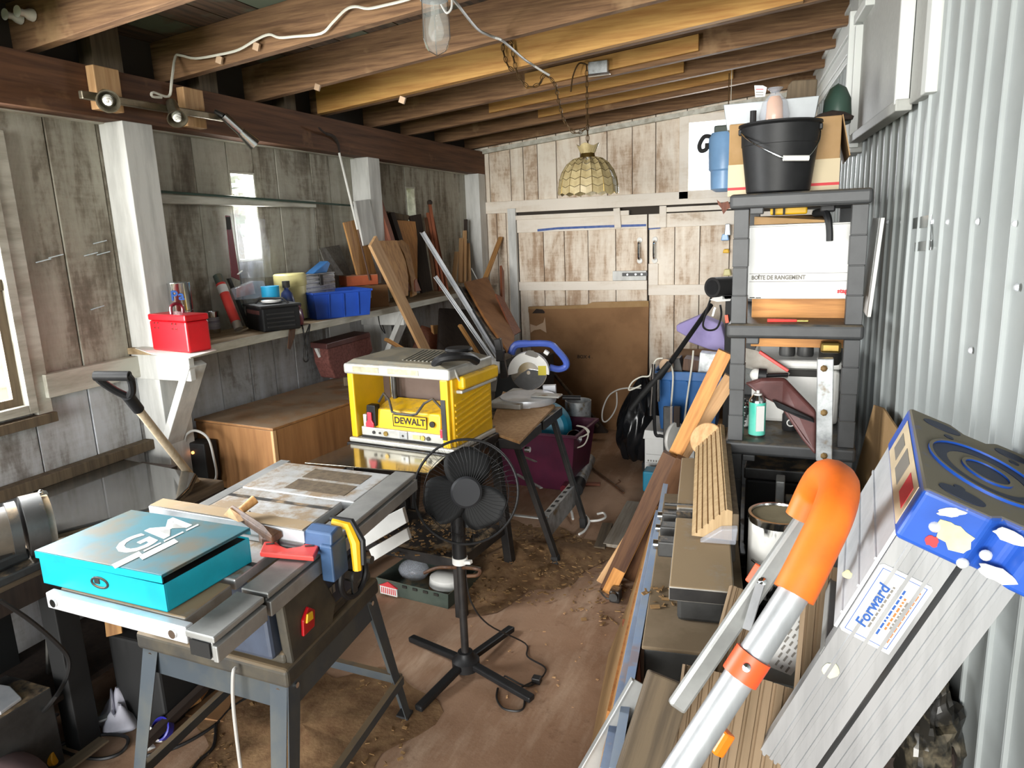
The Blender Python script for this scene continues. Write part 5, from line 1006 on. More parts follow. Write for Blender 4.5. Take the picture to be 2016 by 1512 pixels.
MB().cyl((-.04, 0, 0), (.06, 0, 0), .007, .005, n=8).build('handle', 'red_plastic', t, smooth=True); MB().box((.08, 0, 0), (.04, .014, .007)).build('bristles', 'brass', t, bevel=.002)
# on top of the storage box
zb_ = ZT2+.082+hx+.008; P = [V((-.17, 2.81, zb_)), V((.10, 2.82, zb_)), V((.10, 3.0, zb_)), V((-.17, 3.0, zb_))]
tag(MB().hexa([(-.15, 2.81, zb_), (.09, 2.80, zb_), (.09, 3.08, zb_), (-.15, 3.08, zb_), (-.15, 2.81, zb_+.03), (.09, 2.80, zb_+.008), (.09, 3.08, zb_+.03), (-.15, 3.08, zb_+.03)]).build('card_flap', 'card', bevel=.002, org=(-.15, 2.81, zb_)), 'brown cardboard folder lying on the white storage box', 'folder')
t = thing('yellow_case', 'yellow plastic case on the cardboard folder under the top shelf', 'case', (-.10, 2.92, zb_+.033)); MB().b2((0, 0, 0), (.13, .12, .05)).build('body', 'yellow_flat', t, bevel=.006)
for x in (.01, .045): MB().b2((x, -.004, 0), (x+.008, 0, .05)).build('strap', 'ink', t)
t = thing('pistol_nozzle', 'black hose nozzle hanging over the front of the storage box', 'nozzle', (.075, 2.785, zb_+.02)); b = MB(); b.tube(smoothpts([(-.02, .07, .012), (.01, .03, .014), (.022, -.004, -.01), (.028, -.012, -.05), (.03, -.012, -.085)], 5), [.014]*6+[.013]*6+[.012]*9, 8); b.build('barrel', 'black_plastic', t, smooth=True); MB().box((.02, .03, .03), (.05, .03, .03)).build('trigger_body', 'black_plastic', t, bevel=.006)
t = thing('white_panel_strip', 'white sheet standing between the shelving unit and the steel wall', 'sheet', (.24, 2.78, ZT2)); MB().hexa([(0, 0, .02), (.012, 0, .02), (.012, .3, .02), (0, .3, .02), (.022, 0, .36), (.034, 0, .36), (.034, .3, .36), (.022, .3, .36)]).build('sheet', 'white_card', t, bevel=.001)
# third tier
def can3(name, label, px, pyb, pyt, r, y, lm, capm, extra=None):
    p = AY(px, pyb, y); h = AY(px, pyt, y).z-ZT3; t = thing(name, label, 'spray can', (p.x, y, ZT3))
    MB().lathe([(r*.95, 0), (r, .006), (r, h*.78), (r*.9, h*.82), (r*.55, h*.9)], 20).build('can', 'chrome', t, smooth=True)
    MB().lathe([(r*1.005, .008), (r*1.012, .01), (r*1.012, h*.74), (r*1.005, h*.75)], 20).build('paper_label', lm, t, smooth=True)
    MB().lathe([(r*.5, h*.88), (r*.5, h*.93), (r*.2, h*.94), (r*.2, h), (.001, h)], 14).build('nozzle', capm, t, smooth=True); return t, h
t, h = can3('spray_can', 'mint green spray can at the front of the third shelf', 1489, 866, 768, .031, 2.80, 'mint', 'white_plastic')
MB().box((.012, -.0295, h*.42), (.03, .004, h*.55), Matrix.Rotation(.4, 3, 'Z')).build('white_panel', 'white_card', t)
can3('spray_can', 'black and white spray can behind the mint one', 1464, 858, 785, .03, 2.92, mat('black_white_label', '#1f1f1f', '#cfcfcd', 22, lo=.5, hi=.54), 'black_plastic')
p = AY(1555, 865, 2.9); t = thing('small_tin', 'small dark tin with white ring mark on the third shelf', 'tin', (p.x, 2.92, ZT3)); MB().lathe([(.03, 0), (.032, .004), (.032, .06), (.028, .068), (.001, .07)], 18).build('tin', 'black_plastic', t, smooth=True); b = MB(); b.X = facing((.0, -.033, .035), (0, -1, 0)); b.tube([(.013*math.cos(2*PI*i/18), .013*math.sin(2*PI*i/18), 0) for i in range(18)], .0025, 5, closed=True); b.build('ring_mark', 'white_plastic', t)
t = thing('cool_box', 'cream plastic cool box at the back of the third shelf', 'cool box', (-.15, 3.02, ZT3)); MB().b2((0, 0, 0), (.33, .35, .22)).build('body', 'white_plastic', t, bevel=.015); MB().b2((-.005, -.005, .225), (.335, .355, .26)).build('lid', 'white_plastic', t, bevel=.012); MB().b2((.06, -.01, .195), (.25, 0, .222)).build('grip_recess', 'ink', t, bevel=.003)
# maroon vinyl bag draped over the edge
P = [AY(x, y, yy) for x, y, yy in ((1465, 755, 2.86), (1500, 745, 2.86), (1545, 745, 2.84), (1607, 810, 2.74), (1607, 900, 2.66), (1580, 868, 2.70), (1535, 800, 2.80), (1500, 782, 2.84))]
b = MB(); n = len(P); cen = sum(P, V((0, 0, 0)))/n; b.slab(P, (0, .03, 0)); t = thing('vinyl_bag', 'maroon vinyl bag slumped over the third shelf', 'bag', P[0]); b.build('fabric', 'maroon_cloth', t, world=True, bevel=.012, seg=3)
Q = [AY(x, y, yy) for x, y, yy in ((1520, 785, 2.80), (1600, 822, 2.72), (1604, 832, 2.70), (1575, 822, 2.74), (1530, 802, 2.79))]; MB().slab(Q, (0, -.012, 0)).build('dark_flap', 'black_plastic', t, world=True, bevel=.004)
# hand saw, work lamp
P = [AY(x, y, 2.95) for x, y in ((1462, 684), (1490, 690), (1555, 735), (1550, 745), (1462, 722))]; t = thing('hand_saw', 'rusty handsaw with red handle strip slanting under the middle shelf', 'saw', P[0]); MB().slab(P, (0, .004, 0)).build('blade', 'cast_iron', t, world=True); MB().bar(AY(1495, 692, 2.945), AY(1552, 730, 2.945), .02, .012).build('handle', 'red_plastic', t, world=True, bevel=.003)
p = AY(1492, 738, 2.90); t = thing('work_lamp', 'black work lamp with white dome lying above the maroon bag', 'lamp', p); MB().sphere((-.005, 0, 0), .025).build('dome', 'white_plastic', t, smooth=True); MB().cyl((.002, 0, 0), (.032, 0, -.002), .027, n=16).build('socket', 'black_plastic', t, smooth=True); MB().cyl((.03, 0, -.002), (.11, .02, .0), .008, n=8).build('handle', 'black_plastic', t, smooth=True); b = MB(); b.lathe([(.028, .012), (.05, .07), (.05, .072)], 18, Matrix.Rotation(-PI/2, 4, 'Y')); b.build('reflector', 'clear', t, smooth=True)
# painted wood strip hanging in front, rusty bolts
A, B_ = AY(1625, 705, 2.64), AY(1622, 905, 2.64); t = thing('bolted_strip', 'whitewashed strip with rusty bolts standing against the shelf front', 'strip', B_); MB().bar(B_, A, .052, .04, up=(0, 1, 0)).build('strip', 'galv', t, world=True, bevel=.003)
for py_ in (725, 812, 897): p = AY(1622, py_, 2.618); MB().lathe([(.011, 0), (.012, .006), (.006, .012), (.001, .013)], 7, facing(p, (0, -1, 0))).build('bolt', 'rust', t, world=True)
p = AY(1637, 690, 2.72); MB().box(p+V((.0, .08, 0)), (.07, .06, .04)).build('hinge_block', 'brass', t, world=True, bevel=.01)
t = thing('dark_jug', 'dark bottle behind the bolted strip on the third shelf', 'bottle', (.135, 2.95, ZT3+.262)); MB().lathe([(.035, 0), (.04, .01), (.04, .10), (.018, .125), (.018, .14), (.001, .14)], 16).build('body', 'ink', t, smooth=True)
for k, (x, z, h_) in enumerate(((-.02, .262, .08), (.05, .262, .11))): tag(MB().lathe([(.03, 0), (.032, .01), (.03, h_*.8), (.015, h_)], 14, Matrix.Translation((x, 3.12, ZT3+z))).build('dark_tin', 'steel_dark', smooth=True), ('left', 'right')[k]+' dark tin in the shadow on the cool box', 'tin')

# ---------------------------------------------------------------- jointer on its cabinet
ZJ = .80; pts = [AZ(x, y, ZJ) for x, y in ((1318, 1150), (1446, 1170), (1415, 902), (1352, 900))]; dj = ((pts[3]-pts[0])+(pts[2]-pts[1])).normalized(); ang = math.atan2(-dj.x, dj.y); jl = 1.06
mJ = xf(((pts[0]+pts[1])/2).to_tuple(), ang); t = thing('jointer', 'dusty jointer with long split bed on a dark steel cabinet', 'jointer', mtx=mJ); wj = (pts[1]-pts[0]).length/2
MB().b2((-wj, 0, -.04), (wj, .455, 0)).build('infeed_bed', 'cast_iron', t, bevel=.004); MB().b2((-wj, .535, -.036), (wj*.82, jl, .002)).build('outfeed_bed', 'cast_iron', t, bevel=.004)
MB().cyl((-wj, .495, -.025), (wj, .495, -.025), .03, n=16).build('cutter_drum', 'steel_dark', t, smooth=True)
MB().b2((-wj*.98, -.002, -.036), (wj*.98, 0, -.004)).build('end_face', 'black_metal', t)
MB().b2((-wj-.05, .40, -.12), (wj+.02, .62, -.042)).build('mid_casting', 'cast_iron', t, bevel=.01)
for y, s_ in ((.30, .03), (.42, .025), (.52, .028)): MB().box((-wj-.02, y, -.03), (.05, .05, s_*1.6)).build('lock_block', 'steel_dark', t, bevel=.005); MB().cyl((-wj-.06, y+.01, -.03), (-wj-.02, y+.01, -.03), s_*.5, n=10).build('lock_knob', 'chrome', t, smooth=True)
MB().cyl((-wj-.04, .56, .0), (-wj+.08, .56, .0), .006, n=8).build('fence_rod', 'steel_dark', t, smooth=True)
hc = ZJ-.10; MB().b2((-wj-.055, -.10, -hc-.10), (wj+.03, .95, -.12)).build('cabinet', mat('dark_cabinet_steel', '#3c3c3a', '#4d4c49', 9, rough=.6, dust=.8, dustc='#8a7860', c3='#6a6862', s3=14, lo3=.66, hi3=.7), t, bevel=.006)
MB().b2((-wj-.06, -.105, -.122), (wj+.035, .955, -.112)).build('cabinet_top', mat('dusty_cabinet_top', '#8a7860', '#7a6850', 8, rough=.9), t, bevel=.003); MB().b2((-wj+.02, .03, -.112), (wj-.02, .42, -.04)).build('bed_support', 'steel_dark', t, bevel=.01); MB().b2((-wj+.02, .58, -.112), (wj*.7, .95, -.036)).build('bed_support', 'steel_dark', t, bevel=.01)
p = V((-.05, -.105, -.30)); MB().cyl(p, p+V((.0, .001, .06)), .003, n=6).build('scratch_pin', 'wood', t)
# ribbed fence lying on the bed
A = AZ(1395, 1082, ZJ+.002); fa = mJ.inverted() @ A; 
fr = thing('ribbed_fence', 'pale ribbed wooden fence leaning along the jointer bed', 'fence', mtx=mJ @ xf((fa.x+.005, fa.y+.07, .003)))
prof = [(-.045, .0), (-.038, .0), (.055, .082), (.055, .095)]
x = 0; top_ = [(-.05, .0)]; nr = 6
face = []; a0, a1 = V((-.05, .004)), V((.045, .095))
for i in range(nr):
    u0, u1 = i/nr, (i+.72)/nr; nrm = V((-.69, .72))*.004
    p, q = a0.lerp(a1, u0), a0.lerp(a1, u1); face += [tuple(p+nrm), tuple(q+nrm), tuple(q), tuple(a0.lerp(a1, (i+1)/nr))]
poly = face+[(.06, .09), (.06, .0)]
b = MB(); b.X = Matrix(((1, 0, 0, 0), (0, 0, 1, 0), (0, 1, 0, 0), (0, 0, 0, 1))); b.prism([(x, z) for x, z in poly], 0, .93); b.build('ribbed_board', 'fence_rib', fr)
MB().b2((.061, .0, .0), (.078, .93, .082)).build('back_board', 'wood_grey', fr, bevel=.002)
MB().prism([(-.03, .0), (.07, .0), (.075, .05), (.03, .045)], 0, .03, Matrix(((1, 0, 0, 0), (0, 0, -1, -.001), (0, 1, 0, 0), (0, 0, 0, 1)))).build('plastic_wrap', 'baggie', fr, bevel=.004)
litter('bed_shavings', 'few wood chips along the left of the jointer cabinet top', tuple(mJ @ V((-wj-.02, .15, -.111))), .07, 26, .022, 'shaving')
# dark machine and crate behind, holding the paint can
t = thing('old_machine', 'greasy dark machine under the shelf right of the jointer', 'machine', (.06, 2.35, 0))
MB().b2((-.02, 1.85, 0), (.26, 2.62, .62)).build('housing', 'black_matte', t, world=True, bevel=.01)
gm = mat('greasy_metal', '#5d584e', '#453f37', 10, rough=.6, dust=.6, dustc='#6d6252')
for lo, hi in (((-.04, 2.30, .62), (.03, 2.45, .70)), ((.02, 2.42, .62), (.16, 2.60, .68)), ((-.03, 2.10, .62), (.04, 2.25, .655))): MB().b2(lo, hi).build('casting', gm, t, world=True, bevel=.01)
MB().cyl((.0, 2.53, .75), (.19, 2.56, .74), .016, .022, n=10).build('lever_arm', gm, t, world=True, smooth=True); MB().cyl((.08, 2.53, .735), (.08, 2.53, .785), .03, n=14).build('boss', gm, t, world=True, smooth=True); MB().cyl((.09, 2.40, .62), (.09, 2.40, .70), .035, .03, n=16).build('cap', gm, t, world=True, smooth=True)
MB().b2((-.035, 2.56, .62), (-.005, 2.64, .80)).build('upright', 'alu_dull', t, world=True, bevel=.004)
pc = DP(1530, 1012, 2.05); zb0 = .622; t = thing('paint_can', 'large paint can with white label and wire bail beside the jointer', 'can', (pc.x+.005, pc.y, zb0)); hcn = pc.z-zb0+.004; r = .082
MB().lathe([(r*.98, 0), (r, .006), (r, hcn-.01), (r*1.03, hcn-.004), (r*1.03, hcn), (r*.93, hcn), (r*.91, hcn-.008), (.001, hcn-.009)], 32).build('can', 'chrome', t, smooth=30)
MB().lathe([(.001, hcn-.0085), (r*.9, hcn-.0085), (r*.9, hcn-.006), (.001, hcn-.006)], 28).build('lid', mat('dusty_lid', '#8f8367', '#7d7158', 9, rough=.8), t, smooth=True)
MB().lathe([(r*1.004, .02), (r*1.01, .022), (r*1.01, hcn-.025), (r*1.004, hcn-.023)], 32).build('paper_label', mat('white_black_label', '#1c1b1a', '#d8d6cf', 5, (1, 1, .4), lo=.44, hi=.47, rough=.4), t, smooth=True)
a = math.radians(-75); c_ = V((r*math.cos(a)*1.02, r*math.sin(a)*1.02, hcn*.68)); MB().lathe([(.018, 0), (.018, .004), (.012, .004), (.010, .010), (.001, .010)], 14, facing(c_, (math.cos(a), math.sin(a), 0))).build('ear', 'chrome', t, smooth=True)
MB().tube([c_+V((.0, -.01, 0)), c_+V((-.03, -.03, -.02)), c_+V((-.07, -.02, -.04)), c_+V((-.09, .02, -.045))], .0018, 5).build('bail', 'chrome', t)
tag(MB().box((0, 0, .3), (.10, .14, .6)).build('dark_crate', 'black_matte', bevel=.004, org=(0, 0, 0)), 'dark narrow crate between the jointer cabinet and the old machine', 'crate').location = (-.085, 2.75, 0)

# ---------------------------------------------------------------- boards beside the jointer
def edgeboard(name, A0, B0, A1, B1, t_, m, label, edge_m=None, cat='board'):
    """sheet standing on edge: A0-B0 on the floor, A1-B1 its top edge"""
    n = (B0-A0).cross(A1-A0).normalized(); r = thing(name, label, cat, A0)
    MB().slab([A0, B0, B1, A1], n*t_).build('sheet', m, r, world=True, bevel=.001)
    if edge_m:
        k = .02/((A1-A0).length); MB().slab([A1.lerp(A0, k)-n*.0008, B1.lerp(B0, k)-n*.0008, B1-n*.0008+V((0, 0, .001)), A1-n*.0008+V((0, 0, .001))], n*(t_+.0016)).build('painted_edge', edge_m, r, world=True)
    return r
f0 = lambda y: V((-.561-.134*(y-1.913), y, 0))
T1, T2 = AZ(1182, 1512, .64), AZ(1296, 985, .64); U1, U2 = AZ(1200, 1512, .68), AZ(1306, 952, .68)
edgeboard('tan_sheet', f0(1.05)+V((0, 0, .002)), f0(2.55)+V((0, 0, .002)), AZ(1196, 1400, .55), AZ(1262, 1120, .55), .012, mat('tan_hardboard', '#a88558', '#96744a', 5, rough=.75), 'tan hardboard sheet outermost of those leaning on the jointer cabinet', 'wood_orange')
edgeboard('painted_board', f0(1.15)+V((.03, 0, .002)), f0(2.75)+V((.03, 0, .002)), T1.lerp(T2, .0), T1.lerp(T2, .93), .022, 'wood_mid', 'long board with pale blue painted edge leaning on the jointer cabinet', 'blue_strip')
edgeboard('painted_board', f0(1.2)+V((.075, 0, .002)), f0(2.7)+V((.075, 0, .002)), U1, U2, .018, 'wood_dark', 'inner taller board with mottled blue edge next to the jointer cabinet', mat('mottled_blue_paint', '#93abd0', '#a7b6c9', 7, rough=.7, c3='#a39aa4', s3=5, lo3=.6, hi3=.64))
board('slim_board', f0(2.4)+V((.12, 0, .0)), AZ(1240, 1225, .40), .05, .02, 'wood_red', label='red-brown board tip between the painted boards and the cabinet', cat='board')
# long boards leaning from the floor to the shelving unit
for k, (x0, y0, x1, y1, wd, m_, lb, yf) in enumerate(((1198, 1168, 1428, 692, .06, 'wood_orange', 'orange pine board leaning against the shelving unit post', 3.02), (1242, 1010, 1440, 742, .06, 'wood', 'second pine board behind the orange one by the shelving post', 3.12), (1196, 1165, 1322, 895, .075, 'wood_dark', 'dark brown moulding lying along the pine board foot', 2.97), (1240, 1140, 1350, 905, .075, 'wood_dark', 'grey-brown lath beside the dark moulding', 2.93))):
    A = AZ(x0, y0, 0) if k != 1 else AY(1285, 990, yf); B_ = AY(x1, y1, yf-.0)
    if k == 1: A = A + (A-B_)*.6; A = B_+(A-B_)*(B_.z/(B_.z-A.z))*.999
    board('long_board', A+V((0, 0, .004)), B_, wd, .03, m_, up=(0, 1, 0), label=lb, cat='board')
b = MB(); lp = [AZ(x, y, .02) for x, y in ((1200, 1130), (1186, 1150), (1183, 1165), (1195, 1178), (1212, 1180))]; tag(b.tube(smoothpts(lp, 5), .004, 6).build('bent_wire', 'steel_dark', org=lp[0]), 'bent wire loop at the foot of the brown moulding', 'wire')
t = thing('black_clamp', 'small black clamp head on the floor by the painted boards', 'clamp', AZ(1212, 1182, 0)); MB().box((0, 0, .03), (.05, .06, .06)).build('jaw', 'black_metal', t, bevel=.008); MB().cyl((.0, -.03, .04), (.0, -.05, .04), .02, n=12).build('disc', 'steel_dark', t)
# weathered plank and grey channel
A, B_ = DP(1318, 1335, 1.40), DP(1262, 1512, 1.36); B2 = B_+(B_-A)*1.0; k_ = A.z/(A.z-B_.z); F_ = A+(B_-A)*k_
board('weathered_plank', F_, A, .085, .035, 'wood_grey', up=tuple(RT.cross(A-F_)), label='weathered grey-brown plank standing in front of the jointer cabinet', cat='board', bevel=.004)
A, B_ = DP(1262, 1345, 1.55), DP(1165, 1512, 1.55); F_ = A+(B_-A)*(A.z/(A.z-B_.z)); board('steel_channel', F_, A, .05, .02, 'alu_dull', up=tuple(RT.cross(A-F_)), label='dull grey metal channel leaning left of the weathered plank', cat='channel', bevel=.001, poly=[(-.025, -.004), (.025, -.004), (.025, .016), (.021, .016), (.021, 0), (-.021, 0), (-.021, .016), (-.025, .016)])
# ribbed decking boards
def deckboard(name, pxa, pxb, d0, d1, wd, label):
    A, B_ = DP(*pxa, d0), DP(*pxb, d1); F_ = A+(B_-A)*(A.z/(A.z-B_.z)); n = 5; poly = []
    for i in range(n):
        x0 = -wd/2+wd*i/n; poly += [(x0+.002, .0), (x0+wd/n*.70, .0), (x0+wd/n*.76, .005), (x0+wd/n*.94, .005)]
    poly = [(x, -y) for x, y in poly]; poly = [(-wd/2, 0)]+poly+[(wd/2, 0), (wd/2, -.025), (-wd/2, -.025)]
    poly = [(x, y if y > -.02 else y) for x, y in poly]; up = tuple(RT.cross(A-F_)); R = frame(A-F_, up)
    o = board(name, F_, A, wd, .025, 'decking', up=up, label=label, cat='board', bevel=0, poly=[(x, y) for x, y in poly] if R.col[1].dot(EYEP-A) > 0 else [(x, -y) for x, y in poly]); o['group'] = 'ribbed decking boards'; return o
deckboard('decking_board', (1645, 1117), (1628, 1330), 1.48, 1.44, .108, 'tallest ribbed tan decking board behind the orange handrail')
deckboard('decking_board', (1512, 1340), (1485, 1512), 1.42, 1.36, .115, 'short ribbed decking board between stool and ladder at the bottom')
deckboard('decking_board', (1468, 1162), (1424, 1330), 1.62, 1.56, .062, 'ribbed decking board left of the orange handrail rail')
deckboard('decking_board', (1392, 1318), (1368, 1512), 1.46, 1.40, .09, 'low ribbed decking board beside the weathered plank')
# instruction plate
P = [DP(x, y, 1.52) for x, y in ((1508, 1310), (1557, 1330), (1592, 1285), (1594, 1170), (1560, 1200))]; n = ray(1550, 1250).normalized()
t = thing('label_plate', 'grey plate with white instruction label behind the orange handrail', 'plate', P[0]); MB().slab([DP(x, y, 1.53) for x, y in ((1490, 1335), (1580, 1355), (1588, 1160), (1560, 1165))], n*.006).build('plate', 'alu_dull', t, world=True); MB().slab(P, n*.002).build('label', 'white_card', t, world=True)
xa, ya = (P[1]-P[0]).normalized(), (P[2]-P[1]).normalized(); b = MB()
for i in range(7):
    for j in range(3):
        c_ = DP(1530+i*6+j*10, 1305-i*15+j*7, 1.518); random.seed(i*5+j); b.bar(c_-ya*.006, c_+ya*random.uniform(.002, .008), .004, .0008, up=tuple(n))
o = b.build('small_print', 'ink_grey', t, world=True); o['kind'] = 'stuff'

# ---------------------------------------------------------------- step stool with orange foam handrail
d0, d1 = 1.05, 1.36; nearA, nearB = DP(1560, 1172, d0), DP(1340, 1512, d0); farA, farB = DP(1592, 1012, d1), DP(1345, 1372, d1)
ext = lambda A, B_: A+(B_-A)*(A.z/(A.z-B_.z))
t = thing('step_stool', 'folded aluminium step stool with orange foam handrail leaning at the right', 'step stool', ext(nearA, nearB))
MB().cyl(ext(nearA, nearB), nearA+(nearA-nearB)*.15, .0225, n=16).build('near_rail', 'alu', t, world=True, smooth=True)
vd = ray(1470, 1190); board('far_rail', farB+(farB-farA)*.06, farA+(farA-farB)*.1, .036, .022, 'alu_dull', up=tuple(RT.cross(farA-farB)), parent=t, bevel=.006)
arc = smoothpts([DP(1562, 1170, d0), DP(1605, 1085, d0+.01), DP(1640, 1010, d0+.03), DP(1652, 955, d0+.09), DP(1628, 938, d0+.17), DP(1604, 965, d0+.26), DP(1578, 1020, d1-.03)], 6)
MB().tube(arc, [.0305]*20+[.030]*(len(arc)-20), 14).build('foam_grip', 'orange', t, world=True, smooth=True)
c0, c1 = nearA.lerp(nearB, .345), nearA.lerp(nearB, .475); MB().cyl(c0, c1, .0275, n=18).build('collar', 'orange_plastic', t, world=True, smooth=30); q = (c0+c1)/2; MB().lathe([(.006, 0), (.006, .003), (.001, .004)], 10, facing(q-vd.normalized()*.0275, -vd)).build('rivet', 'chrome', t, world=True)
q = farA.lerp(farB, .37); MB().lathe([(.008, 0), (.008, .003), (.001, .005)], 10, facing(q-vd.normalized()*.012, -vd)).build('rivet', 'chrome', t, world=True)
MB().bar(DP(1500, 1115, d1+.02), DP(1478, 1150, d1+.02), .02, .02).build('stop', 'orange_plastic', t, world=True, bevel=.003)
MB().bar(DP(1431, 1437, d0+.05), DP(1405, 1480, d0+.05), .028, .02).build('foot_tab', mat('bright_orange', '#f57a12', rough=.4), t, world=True, bevel=.004)
MB().bar(DP(1497, 1150, d1-.03), DP(1470, 1240, d1-.05), .016, .004).build('link_bar', 'alu', t, world=True)

# ---------------------------------------------------------------- aluminium ladder with blue cap
dl = 1.14; A = DP(1835, 1072, dl); cv = (DP(1765, 850, dl+.33)-DP(1783, 1000, dl)).normalized(); rb = ray(1545, 1506); dB = (A-EYEP).dot(cv)/rb.dot(cv)
B_ = EYEP+rb*dB; ld = (A-B_).normalized(); F_ = ext(A, B_); nv = -cv; side = ld.cross(nv).normalized()*-1
if side.dot(RT) < 0: side = -side
t = thing('step_ladder', 'aluminium stepladder with paint-spattered blue cap leaning on the steel wall', 'ladder', F_)
LA = (A-F_).length
def rail_prof(wd, n=4, dep=.006):
    p = [(-wd/2, 0)]
    for i in range(1, n): x = -wd/2+wd*i/n; p += [(x-.004, 0), (x-.003, .0025), (x+.003, .0025), (x+.004, 0)]
    return p+[(wd/2, 0), (wd/2, -.03), (wd/2-.004, -.03), (wd/2-.004, -.004), (-wd/2+.004, -.004), (-wd/2+.004, -.03), (-wd/2, -.03)]
def railp(nm, off, wd, l1, m='alu', dz=0, flip=1):
    b = MB(); R = Matrix((side, nv*flip, ld)).transposed().to_4x4(); R.translation = F_+side*off+nv*dz; b.X = R; b.prism(rail_prof(wd), 0, l1); return b.build(nm, m, t, world=True)
railp('front_rail', -.002, .094, LA); railp('rear_rail', .095, .078, LA+.03, dz=-.004)
far = nv*-.36
railp('front_rail', -.002, .094, LA+.0, 'alu', dz=-.40, flip=1); railp('rear_rail', .095, .078, LA+.03, 'alu', dz=-.40)
for k in range(1, 5):
    c_ = F_+ld*(LA-.28*k)+side*-.03; b = MB(); R = Matrix((side, nv, ld)).transposed().to_4x4(); R.translation = c_; b.X = R; b.b2((-.02, -.395, -.01), (.055, -.006, .012)); b.build('step', 'alu_dull', t, world=True, bevel=.002)
# top front plate seen between the rails
P = [DP(1600, 1115, dl+.10), DP(1762, 1142, dl+.04), DP(1792, 1075, dl+.03), DP(1748, 912, dl+.20), DP(1665, 1010, dl+.20)]
b = MB(); R = Matrix((side, nv, ld)).transposed().to_4x4(); R.translation = F_+ld*(LA-.13)+side*-.052; b.X = R; b.b2((-.004, -.40, -.09), (.002, -.004, .17))
for i in range(3): b.b2((-.007, -.40, -.06+.06*i), (-.004, -.004, -.055+.06*i))
b.build('top_step_face', 'alu_white', t, world=True)
# cap: local axes along side (u), away from the viewer (v), up the ladder (w)
cm = Matrix((side, cv, ld)).transposed().to_4x4()
C0 = DP(1766, 1048, dl-.02); cm.translation = C0
cp = lambda px, py, d: cm.inverted() @ DP(px, py, d)
W_, D_, H_ = .235, .43, .085
cap = thing('cap', None, None); cap.parent = t; cap.matrix_basis = t.matrix_basis.inverted() @ cm if False else Matrix.Translation(-F_) @ cm
def CB(): return MB()
outline = [(0, 0), (W_*.42, 0), (W_*.5, .02), (W_*.62, .02), (W_*.7, 0), (W_, 0), (W_, D_), (W_*.7, D_), (W_*.6, D_-.03), (W_*.45, D_-.03), (W_*.35, D_), (0, D_)]
b = CB(); b.prism(outline, -.01, H_); body = b.build('cap_body', 'blue_cap', cap, bevel=.008, seg=3)
# openings and sunk rings of the tray, their shade painted as flat navy patches
for (cx_, cy_, rx, ry) in ((W_*.25, D_*.10, .035, .022), (W_*.25, D_*.88, .035, .022), (W_*.8, D_*.88, .032, .020), (W_*.82, D_*.10, .03, .016)):
    b = CB(); b.lathe([(1, H_+.0006), (1, H_+.0014), (.001, H_+.0014)], 24, Matrix.Translation((cx_, cy_, 0)) @ Matrix.Diagonal((rx, ry, 1, 1))); b.build('tool_slot', mat('slot_shadow_navy', '#15233f', rough=.6) if 'slot_shadow_navy' not in bpy.data.materials else bpy.data.materials['slot_shadow_navy'], cap)
def annulus(r0, r1, z, h, m, nm, c_=(W_*.5, D_*.48)):
    b = CB(); n = 36; vs = []
    for r, zz in ((r0, z), (r1, z), (r1, z+h), (r0, z+h)): vs += [(c_[0]+r*math.cos(2*PI*i/n), c_[1]+r*1.12*math.sin(2*PI*i/n), zz) for i in range(n)]
    b.add(vs, [(k*n+i, k*n+(i+1) % n, ((k+1) % 4)*n+(i+1) % n, ((k+1) % 4)*n+i) for k in range(4) for i in range(n)]); b.build(nm, m, cap, smooth=30)
annulus(.066, .092, H_, .0012, bpy.data.materials['slot_shadow_navy'], 'tray_groove'); annulus(.092, .098, H_, .005, 'blue_cap', 'tray_ring'); annulus(.036, .042, H_, .004, 'blue_cap', 'tray_ring'); annulus(.0, .036, H_, .0012, bpy.data.materials['slot_shadow_navy'], 'tray_well')
for x, y in ((.16, .07), (.62, .07), (.2, .33), (.7, .34)): b = CB(); b.cyl((W_*x+.02, D_*.0+y, H_), (W_*x+.02, y, H_+.0013), .009, n=12); b.build('drill_hole', bpy.data.materials['slot_shadow_navy'], cap)
for x, z in ((.17, .035), (.5, .028), (.42, .0), (.8, .03)): b = CB(); b.lathe([(.009, 0), (.008, .004), (.004, .007), (.001, .0075)], 12, facing((W_*x, 0, z), (0, -1, 0))); b.build('rivet', 'alu_white', cap, smooth=True)
# paint drips on the front of the cap
def blob(m, c_, r, sx_, sz_, seed, nm='paint_splash', rot=0):
    random.seed(seed); n = 16; b = CB(); b.X = facing((c_[0], -.0012, c_[1]), (0, -1, 0)) @ Matrix.Rotation(rot, 4, 'Z'); b.prism([(r*sx_*math.cos(2*PI*i/n)*random.uniform(.7, 1.2), r*sz_*math.sin(2*PI*i/n)*random.uniform(.7, 1.2)) for i in range(n)], -.0008, .0010); b.build(nm, m, cap)
blob(mat('pale_yellow_paint', '#d8cf8a', '#c9c9b0', 9, rough=.5), (W_*.30, .034), .026, 1.2, .8, 4, rot=-.5); blob('white_plastic', (W_*.20, .068), .012, 1.6, .6, 6, rot=.5); blob('white_plastic', (W_*.55, .072), .02, 1.4, .5, 8); blob('white_plastic', (W_*.62, .008), .02, 1.5, .6, 9); blob('white_plastic', (W_*.88, .02), .016, 1.0, .9, 12); blob('ink_red', (W_*.2, .012), .010, 1, 1, 3)
# warning sticker on the cap's long side
b = CB(); b.b2((-.0015, .03, .0), (-.0003, D_-.06, H_-.012)); b.build('warning_sticker', mat('tan_sticker', '#cdbb9c', '#bfae90', 12, rough=.6), cap)
for y0, y1, z0, z1, m_ in ((.05, .12, .02, .06, 'ink_red'), (.16, .24, .015, .06, 'ink_grey'), (.27, .34, .02, .055, 'ink_grey')):
    b = CB(); b.b2((-.0022, y0, z0), (-.0014, y1, z1)); b.build('sticker_print', m_, cap)
